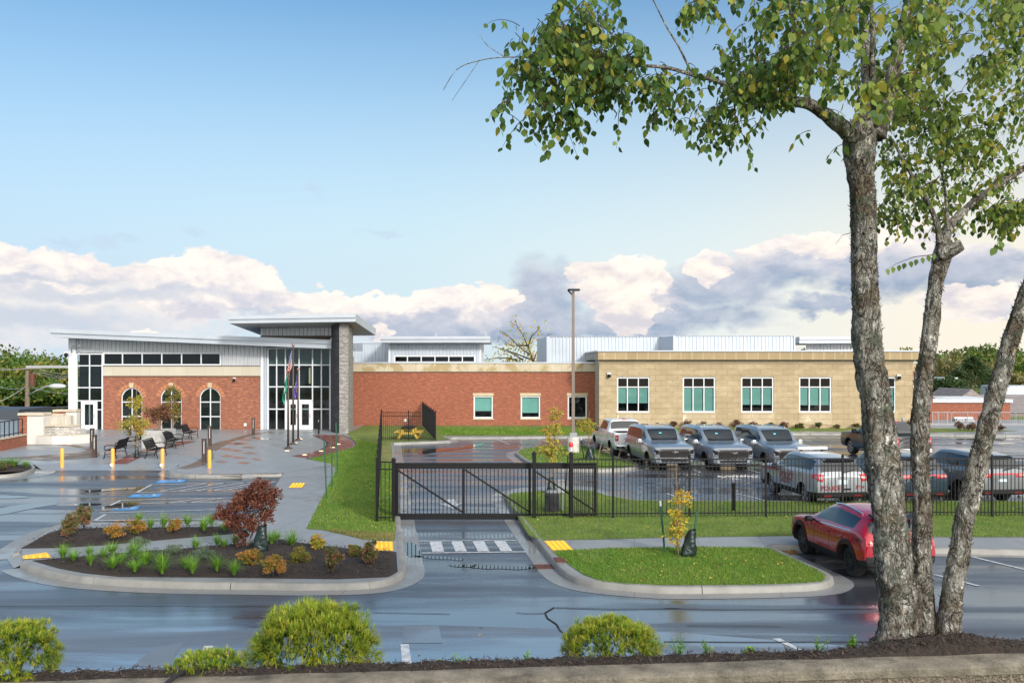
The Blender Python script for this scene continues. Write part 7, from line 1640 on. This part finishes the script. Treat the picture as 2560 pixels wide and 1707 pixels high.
# ---- river birch
m, nt, b_ = newmat('birch_bark'); co = coords(nt, (1,1,.45)); co2 = coords(nt, (1,1,1))
pl = noise(nt, co, 9, 6, .62, .8); li = noise(nt, co2, 6, 5, .65); fi = noise(nt, co, 60, 4, .7); p2_ = noise(nt, co, 22, 5, .65, 1.0)
rid = mth(nt, 'MULTIPLY', mth(nt, 'ABSOLUTE', mth(nt, 'SUBTRACT', pl, .5)), 2.0); rid2 = mth(nt, 'MULTIPLY', mth(nt, 'ABSOLUTE', mth(nt, 'SUBTRACT', p2_, .5)), 2.0)
cr = mth(nt, 'MINIMUM', rid, mth(nt, 'ADD', mth(nt, 'MULTIPLY', rid2, .8), .03))
tone = noise(nt, co2, 4.5, 6, .7)
pale = mixc(nt, ramp(nt, tone, [(.40, 0.0), (.56, 1.0)]), (.24,.195,.14), (.62,.60,.55))
c_ = mixc(nt, ramp(nt, cr, [(.01, 0.0), (.09, 1.0)]), (.035,.026,.02), pale)
c_ = mixc(nt, ramp(nt, li, [(.55, 0.0), (.62, .7)]), c_, (.13,.16,.115)); c_ = mixc(nt, ramp(nt, noise(nt, co2, 1.7, 4, .6), [(.62, 0.0), (.72, .5)]), c_, (.20,.11,.07))
c_ = mixc(nt, ramp(nt, fi, [(.35, .4), (.5, 0.0)]), c_, (.05,.042,.035)); nt.links.new(c_, b_.inputs['Base Color']); setin(b_, Roughness=.9, Specular_IOR_Level=.2)
bump(nt, b_, mth(nt, 'ADD', ramp(nt, cr, [(0.0, 0.0), (.2, 1.0)]), mth(nt, 'MULTIPLY', fi, .3)), 1.0, .05); M['birch'] = m
tree = thing('river_birch', 'three-trunked river birch with peeling grey-brown bark and overhanging leafy crown', 'tree', (TX, TY, tz(TX,TY)-.05))
def trunk(pts, Ys, name='trunk', flare=True, seed=0, nseg=44, n=26, curl=True):
    """pts: (x, y, width) sighted along the stem; built round with loose plates of bark"""
    P = [W(vv(x,y), Y) for (x,y,w), Y in zip(pts, Ys)]; Rr = [w*.90/.91875*Y/F/2 for (x,y,w), Y in zip(pts, Ys)]
    cum = [0]
    for i in range(1, len(P)): cum.append(cum[-1]+(P[i]-P[i-1]).length)
    def at(s):
        for i in range(1, len(P)):
            if s <= cum[i] or i == len(P)-1:
                f = (s-cum[i-1])/max(1e-6, cum[i]-cum[i-1]); p0 = P[max(0,i-2)]; p3 = P[min(len(P)-1,i+1)]; a, b_ = P[i-1], P[i]
                q = a*((1-f)) + b_*f; c = ((b_-p0)*.5*(f-2*f*f+f**3) + (p3-a)*.5*(f**3-f*f)) - (b_-a)*((f-2*f*f+f**3)+(f**3-f*f)); return q+c*1.0, lerp(Rr[i-1],Rr[i],f)
    N = max(nseg, int(cum[-1]/.018)); rings = []; ref = Vector((1,0,0)) if abs((P[-1]-P[0]).normalized().x) < .75 else Vector((0,0,1))
    for k in range(N+1):
        p, r = at(cum[-1]*k/N); ring = []; pn, _ = at(min(cum[-1], cum[-1]*(k+.5)/N)); pp, _ = at(max(0, cum[-1]*(k-.5)/N)); tg = (pn-pp).normalized()
        u_ = (ref-tg*ref.dot(tg)).normalized(); v_ = tg.cross(u_); ref = u_; sl = cum[-1]*k/N
        for j in range(n):
            a = 2*math.pi*j/n; d = u_*math.cos(a)+v_*math.sin(a)
            e = mnoise.noise(Vector((math.cos(a)*2.2+seed, math.sin(a)*2.2, sl*3.2)))*.15 + mnoise.noise(Vector((math.cos(a)*5+seed, math.sin(a)*5, sl*9)))*.12 + mnoise.noise(Vector((math.cos(a)*11, math.sin(a)*11+seed, sl*26)))*.06
            rr_ = abs(mnoise.noise(Vector((math.cos(a)*2.6+seed*3, math.sin(a)*2.6, sl*2.4)))); e -= max(0,.11-rr_)*1.5
            fl = 0
            if flare: fl = .75*max(0, 1-(cum[-1]*k/N)/.22)**2*(1+.6*math.sin(a*4+seed))
            ring.append(p+d*r*(1+e+fl))
        rings.append(ring)
    m = MB(); m.loft(rings, True, True); o = m.build(name, M['birch'], tree, True)
    if curl and flare:                                  # curling plates of bark standing off the stem
        L = Leaves(seed+900)
        for _ in range(int(cum[-1]*330*Rr[0]/.1)):
            k = L.r.randrange(1,N); j = L.r.randrange(n); q = rings[k][j]; c = sum(rings[k], Vector())/n; out = (q-c).normalized(); d = (Vector((0,0,L.r.choice((-1,1,1))))+out*L.r.uniform(.1,.7)+L.rnd()*.3); L.leaf(q-out*.006, d, out, L.r.uniform(.015,.05), L.r.uniform(.012,.035), 0, .15)
        raw('bark_curl', L.v, L.f, M['birch'], tree, None)
    return P, Rr
Yt_ = 7.55
T1 = [(2072,1492,118),(2066,1420,100),(2056,1340,93),(2044,1200,86),(2030,1080,84),(2014,940,77),(1994,800,73),(1986,650,64),(1984,500,62),(1978,400,64),(1974,330,84),(1985,285,66)]
trunk(T1, [Yt_]*12, seed=1)
trunk([(2124,1490,72),(2122,1400,56),(2116,1300,50),(2118,1150,43),(2112,1000,44),(2122,880,48),(2137,760,38),(2150,650,38),(2164,590,46),(2168,560,36)], [Yt_+.12+.02*i for i in range(10)], seed=2)
trunk([(2172,1490,70),(2186,1380,52),(2206,1250,49),(2232,1120,48),(2262,1000,47),(2292,890,45),(2322,780,41),(2352,690,38),(2392,580,34),(2430,470,30)], [Yt_+.05-.02*i for i in range(10)], seed=3)
def limb(pts, Ys, r0=None, seed=0, n=10, name='branch'):
    trunk(pts, Ys, name, False, seed, 20, n, r0 is None); return [(W(vv(x,y),Y), w/.91875*Y/F/2) for (x,y,w), Y in zip(pts, Ys)]
BR = []
BR.append(limb([(1972,322,52),(1935,292,40),(1895,262,34),(1850,238,30),(1805,234,26),(1752,248,22)], [7.5,7.45,7.4,7.35,7.3,7.3], None, 4))
BR.append(limb([(1815,235,22),(1760,222,18),(1700,214,15),(1645,186,13),(1590,172,11),(1530,156,10),(1460,152,8),(1390,160,6),(1310,146,5),(1230,134,4),(1160,132,3),(1100,140,2.5),(1050,160,2),(1018,208,1.4)], [7.3,7.25,7.2,7.15,7.1,7.05,7.0,6.95,6.9,6.9,6.85,6.85,6.85,6.85], 1, 5, 8))
BR.append(limb([(1985,300,44),(1994,220,34),(1990,140,28),(1984,60,24),(1985,-40,20),(1990,-160,14)], [7.55,7.6,7.6,7.65,7.65,7.7], None, 6))
BR.append(limb([(2010,310,52),(2036,250,44),(2050,180,38),(2066,100,32),(2090,0,26),(2120,-120,18)], [7.6,7.7,7.75,7.8,7.85,7.9], None, 7))
BR.append(limb([(1858,236,16),(1846,180,13),(1838,120,12),(1822,50,10),(1805,-20,8),(1785,-100,5)], [7.35,7.3,7.3,7.25,7.2,7.2], 1, 8, 8))
BR.append(limb([(2015,290,20),(2008,240,18),(2003,160,16),(2005,80,14),(2000,0,12),(1995,-80,8)], [7.3,7.2,7.1,7.0,6.95,6.9], 1, 9, 8))
BR.append(limb([(2166,575,30),(2182,520,22),(2232,468,18),(2300,420,17),(2360,380,16),(2440,330,12)], [7.8,7.9,8.0,8.1,8.2,8.3], 1, 10, 8))
BR.append(limb([(2160,560,20),(2148,500,14),(2110,430,11),(2075,370,8),(2050,320,5)], [7.8,7.9,8.0,8.1,8.2], 1, 11, 7)); BR.append(limb([(2178,530,14),(2172,450,8),(2160,380,6),(2140,300,5),(2120,220,3)], [7.85,8.0,8.2,8.4,8.5], 1, 12, 6))
BR.append(limb([(2164,582,44),(2188,572,36),(2210,562,30)], [7.78,7.72,7.68], 1, 13, 8, 'branch_stub'))
BR.append(limb([(1590,172,6),(1560,110,5),(1530,60,4),(1500,0,3)], [7.1,7.05,7.0,6.95], 1, 14, 6)); BR.append(limb([(1460,152,5),(1420,90,4),(1350,40,3),(1290,0,3)], [7.0,6.95,6.9,6.9], 1, 15, 6)); BR.append(limb([(1390,160,4),(1330,190,3),(1260,180,2)], [6.95,6.9,6.85], 1, 16, 6)); BR.append(limb([(1160,132,2.5),(1120,105,1.6),(1100,78,1)], [6.85,6.85,6.85], 1, 17, 5)); BR.append(limb([(1100,140,1.8),(1070,185,1.4),(1038,232,1)], [6.85,6.85,6.85], 1, 18, 5))
# leaves on hanging twigs
BL = [leafmat('birch_leaf_a', (.10,.165,.03), .38), leafmat('birch_leaf_b', (.16,.225,.04), .4), leafmat('birch_leaf_c', (.042,.09,.024), .3), leafmat('birch_leaf_d', (.29,.26,.04), .42), leafmat('birch_leaf_e', (.25,.30,.07), .45)]
L = Leaves(600); tw = MB(); R_ = L.r
def inpoly(x, y, poly):
    c = False; j = len(poly)-1
    for i in range(len(poly)):
        if (poly[i][1] > y) != (poly[j][1] > y) and x < (poly[j][0]-poly[i][0])*(y-poly[i][1])/(poly[j][1]-poly[i][1])+poly[i][0]: c = not c
        j = i
    return c
def spray(p, ln, nl, size, drift, weights):
    """one pendulous twig with alternate leaves"""
    pts = [p]; d = Vector((drift.x*1.6+R_.uniform(-.5,.5), drift.y, R_.uniform(-.5,.35)))
    for k in range(5): d = (d.normalized()+Vector((R_.uniform(-.12,.12),R_.uniform(-.12,.12),-.28))).normalized(); pts.append(pts[-1]+d*ln/5)
    tw.tube(pts, [.0035,.003,.0025,.002,.0015,.001], 4, False)
    for k in range(nl):
        f = (k+.7)/nl*5*.999; i = int(f); q = pts[i].lerp(pts[i+1], f-i); a = k*2.6+R_.random(); sd = Vector((math.cos(a),math.sin(a),0)); st = q+sd*.014+Vector((0,0,-.008)); s = size*R_.uniform(.75,1.5)
        L.oval(st, sd*.55+Vector((R_.uniform(-.3,.3),R_.uniform(-.3,.3),-1.0)), sd+L.rnd()*.9, s, s*.72, R_.choices(range(5), weights)[0], .06)
def fill(poly, n, Y0, Y1, size, ln, weights, drift=(-.3,0)):
    xs = [p[0] for p in poly]; ys = [p[1] for p in poly]; k = 0; n = int(n*1.15); seeds = [(R_.uniform(min(xs),max(xs)), R_.uniform(min(ys),max(ys))) for _ in range(max(6,n//5))]
    seeds = [s for s in seeds if inpoly(*s, poly)]
    while k < n:
        s = R_.choice(seeds); x = R_.gauss(s[0],26); y = R_.gauss(s[1],20)
        if not inpoly(x,y,poly): continue
        Y = R_.uniform(Y0,Y1); spray(W(vv(x,y),Y), ln*R_.uniform(.6,1.3), R_.randint(5,9), size, Vector((drift[0]+R_.uniform(-.5,.5),R_.uniform(-.5,.5),0)), weights); k += 1
w0 = (5,2,5,1.4,.6); w1 = (4,5,2.5,2,4)
fill([(1170,20),(1290,-30),(1420,-30),(1400,60),(1300,90),(1180,70)], 44, 6.5,7.2, .058, .26, w0, (.05,0))
fill([(1175,60),(1400,60),(1440,130),(1330,215),(1290,300),(1210,270),(1150,300),(1180,190)], 130, 6.5,7.3, .058, .26, w0, (.08,0))
fill([(1400,60),(1500,100),(1600,150),(1560,215),(1420,230),(1330,200),(1340,130)], 70, 6.6,7.3, .056, .22, w0)
fill([(1560,-20),(1760,-40),(1860,-40),(1860,120),(1800,190),(1680,200),(1580,150),(1640,90)], 135, 6.6,7.7, .056, .24, w0)
fill([(1500,180),(1640,190),(1760,220),(1800,225),(1740,300),(1600,290),(1500,270)], 62, 6.7,7.4, .050, .2, w0)
fill([(1600,170),(1850,130),(1920,220),(1850,232),(1740,215)], 60, 6.7,7.4, .05, .2, w0)
fill([(1850,-60),(2100,-60),(2200,-40),(2180,120),(2080,230),(1960,220),(1860,150)], 85, 6.4,7.2, .060, .26, w1); fill([(1850,-60),(2100,-60),(2200,-40),(2180,120),(2080,230),(1960,220),(1860,150)], 110, 7.8,8.9, .056, .26, w1)
fill([(2080,-60),(2420,-60),(2420,100),(2300,160),(2140,180)], 160, 6.8,8.6, .053, .26, w1)
fill([(2060,160),(2240,120),(2400,150),(2400,330),(2250,330),(2100,300),(2040,240)], 200, 7.7,9.2, .050, .22, w1)
fill([(2030,300),(2200,290),(2400,320),(2400,400),(2280,430),(2160,470),(2060,470),(2020,430)], 165, 7.8,9.2, .048, .2, w1)
fill([(2180,470),(2300,440),(2380,440),(2370,490),(2260,500)], 34, 7.8,8.4, .048, .16, w1)
fill([(2030,400),(2140,420),(2230,480),(2210,520),(2130,530),(2050,520),(2015,490)], 60, 7.9,8.8, .046, .18, w1, (-.1,0)); fill([(2240,470),(2420,440),(2420,500),(2300,520)], 44, 7.9,8.6, .046, .18, w1, (-.1,0))
for x, y, l, n in ((1425,230,.36,8),(1210,270,.30,7),(1290,290,.28,8),(1605,290,.32,9),(1700,300,.3,8),(1165,260,.26,7),(1640,330,.1,4),(1880,255,.22,7),(1862,300,.16,4),(1945,330,.2,5),(2330,530,.2,7)): spray(W(vv(x,y),7.0), l, n, .055, Vector((-.05,0,0)), w0)
# twig with a row of leaves, lower right
pts = [W(vv(x,y),7.5) for x, y in ((2145,585),(2100,590),(2060,605),(2032,622))]; tw.tube(pts, [.004,.003,.002,.001], 4, False)
for k in range(9): q = pts[0].lerp(pts[3], k/8.5)+Vector((0,0,.01)); L.oval(q, Vector((R_.uniform(-.3,.3),0,-1)), Vector((.3,1,.2))+L.rnd()*.5, .055, .038, R_.choice((0,1,2)), .05)
pts = [W(vv(x,y),7.6) for x, y in ((1955,535),(1935,540),(1920,560))]; tw.tube(pts, [.003,.002,.001], 4, False)
tw.build('twig', M['twig'], tree); L.build('crown', BL, tree)
# ---------------------------------------------------------------- sky, sun, camera
SUN_EL = math.radians(24); SUN_AZ = math.radians(152)     # compass angle from +Y towards +X: behind the viewer, to the right
w = bpy.data.worlds.new('World'); SC.world = w; w.use_nodes = True; nt = w.node_tree
bg = nt.nodes['Background']; SKS = .11; SKV = .80; BACK_FILL = 1.45; bg.inputs[1].default_value = SKS
sky = nt.nodes.new('ShaderNodeTexSky'); sky.sky_type = 'NISHITA'; sky.sun_disc = False; sky.sun_elevation = SUN_EL; sky.sun_rotation = SUN_AZ
sky.altitude = 100; sky.air_density = 1.25; sky.dust_density = .6; sky.ozone_density = 2.2
tc = nt.nodes.new('ShaderNodeTexCoord'); sep = nt.nodes.new('ShaderNodeSeparateXYZ'); nt.links.new(tc.outputs['Generated'], sep.inputs[0])
A = mth(nt, 'ARCTAN2', sep.outputs[0], sep.outputs[1])
hyp = mth(nt, 'SQRT', mth(nt, 'ADD', mth(nt, 'MULTIPLY', sep.outputs[0], sep.outputs[0]), mth(nt, 'MULTIPLY', sep.outputs[1], sep.outputs[1])))
E = mth(nt, 'DIVIDE', sep.outputs[2], mth(nt, 'MAXIMUM', hyp, .001))
cmb = nt.nodes.new('ShaderNodeCombineXYZ'); nt.links.new(A, cmb.inputs[0]); nt.links.new(mth(nt, 'MULTIPLY', E, 1.7), cmb.inputs[1])
P = cmb.outputs[0]
def azel(x, y):
    u = (x/.91875-CX)/F; v = (HY-y/.91875)/F; a = math.atan(u); return a, v*math.cos(a)
n1 = noise(nt, P, 9, 6, .5, .25); n2 = noise(nt, P, 34, 5, .5, .2)
def vadd(a, vec):
    o = nt.nodes.new('ShaderNodeVectorMath'); o.operation = 'ADD'; nt.links.new(a, o.inputs[0]); o.inputs[1].default_value = vec; return o.outputs[0]
n1b = noise(nt, vadd(P, (.004,.014,0)), 16, 8, .6, .25); n1c = noise(nt, P, 16, 8, .6, .25)
relief = mth(nt, 'MULTIPLY', mth(nt, 'SUBTRACT', n1c, n1b), 4.0)
def ncol(vec, sc, det):
    n = nd(nt, 'ShaderNodeTexNoise'); n.inputs['Scale'].default_value = sc; n.inputs['Detail'].default_value = det; n.inputs['Roughness'].default_value = .55; nt.links.new(vec, n.inputs['Vector'])
    sp = nt.nodes.new('ShaderNodeSeparateColor'); nt.links.new(n.outputs['Color'], sp.inputs[0]); return sp.outputs[0], sp.outputs[1]
wa, wb = ncol(P, 8, 3); wc, wd = ncol(P, 38, 6)
def warp(base, a, b, ka, kb): return mth(nt, 'ADD', base, mth(nt, 'ADD', mth(nt, 'MULTIPLY', mth(nt, 'SUBTRACT', a, .5), ka), mth(nt, 'MULTIPLY', mth(nt, 'SUBTRACT', b, .5), kb)))
A2 = warp(A, wa, wc, .09, .045); E2 = warp(E, wb, wd, .036, .034)
def layer(ells, amp, lo, hi, fine=.5):
    d = None; tp = None
    for x, y, rx, ry in ells:
        a, e = azel(x, y); ra = rx/.91875/F; re = ry/.91875/F
        p = mth(nt, 'MULTIPLY', mth(nt, 'SUBTRACT', A2, a), 1/ra); q = mth(nt, 'MULTIPLY', mth(nt, 'SUBTRACT', E2, e), 1/re)
        g = mth(nt, 'SUBTRACT', 1.0, mth(nt, 'SQRT', mth(nt, 'ADD', mth(nt, 'MULTIPLY', p, p), mth(nt, 'MULTIPLY', q, q))))
        tq = mth(nt, 'MULTIPLY', mth(nt, 'MAXIMUM', mth(nt, 'ADD', g, .25), 0.0), q)
        tp = tq if tp is None else mth(nt, 'ADD', tp, tq)
        d = g if d is None else mth(nt, 'SMOOTH_MAX', d, g, .2)
    d = mth(nt, 'MAXIMUM', d, -1.5)
    nn = mth(nt, 'ADD', mth(nt, 'MULTIPLY', mth(nt, 'SUBTRACT', n1, .5), amp), mth(nt, 'MULTIPLY', mth(nt, 'SUBTRACT', n2, .5), amp*fine))
    return ramp(nt, mth(nt, 'ADD', d, nn), [(max(0,lo), 0.0), (hi, 1.0)]), tp
K = 1.0/SKS
def cc(c): return [x*K for x in c]
def shade(lit, dark, bias=.5, gain=1.0, tp=None, kt=.5):
    f = mth(nt, 'ADD', mth(nt, 'MULTIPLY', relief, gain), bias)
    if tp is not None: f = mth(nt, 'ADD', f, mth(nt, 'MULTIPLY', tp, kt))
    f = mth(nt, 'MAXIMUM', mth(nt, 'MINIMUM', f, 1.0), 0.0); return mixc(nt, f, cc(dark), cc(lit))
hs = nt.nodes.new('ShaderNodeHueSaturation'); hs.inputs['Saturation'].default_value = 1.28; hs.inputs['Value'].default_value = SKV; nt.links.new(sky.outputs[0], hs.inputs['Color'])
col = hs.outputs[0]
# warm glow low on the right, milky haze low on the left
hz = ramp(nt, E, [(0.0, .95), (.10, .9), (.19, .62), (.30, .28), (.42, 0.0)])
side = ramp(nt, mth(nt, 'ADD', mth(nt, 'MULTIPLY', A, .8), .5), [(.10, (.35,.455,.565)), (.42, (.405,.50,.56)), (.66, (.50,.54,.55)), (.85, (.62,.57,.49))])
sc_ = nt.nodes.new('ShaderNodeVectorMath'); sc_.operation = 'SCALE'; sc_.inputs[3].default_value = K; nt.links.new(side, sc_.inputs[0])
col = mixc(nt, hz, col, sc_.outputs[0])
m4, _ = layer([(880,535,90,14),(270,545,90,20),(150,550,80,12),(480,535,60,12),(720,430,50,28)], .9, .15, .8)
col = mixc(nt, mth(nt, 'MULTIPLY', m4, .4), col, cc((.34,.41,.51)))
# soft distant bank
m0, t0 = layer([(-100,685,560,85),(300,700,520,80),(760,735,330,60),(150,615,300,36),(-500,640,500,120),(80,760,420,60),(1000,745,400,50)], .8, .12, .55)
col = mixc(nt, mth(nt, 'MULTIPLY', m0, .9), col, shade((.62,.56,.51), (.42,.46,.53), .55, .4, t0, .22))
# bright cumulus heads
m1, t1 = layer([(495,652,112,88),(430,665,110,70),(580,665,80,55),(1420,660,110,88),(1470,700,110,66),(1085,705,130,50),(1180,722,100,60),(860,722,100,48),(980,715,90,40),(1640,615,90,50),(1850,580,130,50),(1950,568,85,30),(2080,552,110,36),(2215,600,120,34),(2290,690,150,40),(720,705,100,48),(40,610,300,50)], .55, .10, .19, .5)
col = mixc(nt, m1, col, shade((.70,.63,.57), (.43,.43,.48), .60, .8, t1, .55))
# grey-blue bodies and flat bases
m2, t2 = layer([(1262,672,108,108),(1225,690,80,70),(1240,745,240,60),(1600,670,150,75),(1710,650,110,75),(1580,730,240,42),(1380,755,360,34),(1860,620,120,58),(1960,640,110,52),(2060,625,200,70),(2240,630,190,60),(960,745,280,36),(1900,695,180,22),(1100,765,320,30)], .75, .05, .6, .5)
col = mixc(nt, mth(nt, 'MULTIPLY', m2, .92), col, shade((.42,.43,.48), (.19,.25,.35), .45, .5, t2, .4))
# flat grey veils across the left bank
m5, t5 = layer([(300,672,430,20),(90,636,240,13),(60,735,330,40),(620,712,200,14),(760,760,260,16)], .8, .05, .7, .5)
col = mixc(nt, mth(nt, 'MULTIPLY', m5, .62), col, cc((.34,.385,.46)))
# sunlit heads in front of the grey bank
m3, t3 = layer([(1430,665,105,85),(1450,715,85,50),(1615,622,60,34),(1340,615,55,30),(885,748,40,24),(318,757,34,12),(1930,568,110,26),(2250,690,110,36),(1150,690,70,26)], .6, .10, .21, .5)
col = mixc(nt, mth(nt, 'MULTIPLY', m3, .95), col, shade((.72,.64,.56), (.45,.43,.46), .60, .85, t3, .6))
# unseen bright cloud behind the viewer, added as soft frontal fill light
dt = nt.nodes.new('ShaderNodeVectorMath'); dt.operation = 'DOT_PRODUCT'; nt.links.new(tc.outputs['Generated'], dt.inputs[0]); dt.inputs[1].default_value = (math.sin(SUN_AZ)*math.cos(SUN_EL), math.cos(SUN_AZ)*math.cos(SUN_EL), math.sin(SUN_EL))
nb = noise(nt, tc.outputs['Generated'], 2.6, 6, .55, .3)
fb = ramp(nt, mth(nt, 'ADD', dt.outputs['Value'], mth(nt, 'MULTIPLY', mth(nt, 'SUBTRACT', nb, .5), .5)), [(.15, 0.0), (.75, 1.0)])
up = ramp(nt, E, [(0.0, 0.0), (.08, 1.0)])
col = mixc(nt, mth(nt, 'MULTIPLY', fb, up), col, cc((BACK_FILL*.98, BACK_FILL*.96, BACK_FILL*.92)))
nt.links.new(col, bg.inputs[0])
w.cycles.sampling_method = 'MANUAL'; w.cycles.sample_map_resolution = 512
s = bpy.data.lights.new('sun', 'SUN'); s.energy = 2.4; s.angle = math.radians(8); s.color = (1.0,.935,.85)
so = bpy.data.objects.new('sun', s); COL.objects.link(so)
d = Vector((math.sin(SUN_AZ)*math.cos(SUN_EL), math.cos(SUN_AZ)*math.cos(SUN_EL), math.sin(SUN_EL)))
so.rotation_euler = (-d).to_track_quat('-Z', 'Y').to_euler(); so.location = d*50
cam = bpy.data.cameras.new('camera'); co_ = bpy.data.objects.new('camera', cam); COL.objects.link(co_); SC.camera = co_
co_.location = (0,0,CZ); co_.rotation_euler = (math.radians(90),0,0)
cam.sensor_width = 36; cam.lens = 36*F/2560; cam.shift_y = (HY-1707/2)/2560; cam.clip_end = 5000; cam.clip_start = .1
SC.view_settings.view_transform = 'Standard'; SC.view_settings.look = 'None'; SC.view_settings.exposure = .72; SC.view_settings.gamma = 1.0
SC.cycles.max_bounces = 8; SC.cycles.transparent_max_bounces = 12; SC.cycles.caustics_reflective = False; SC.cycles.caustics_refractive = False
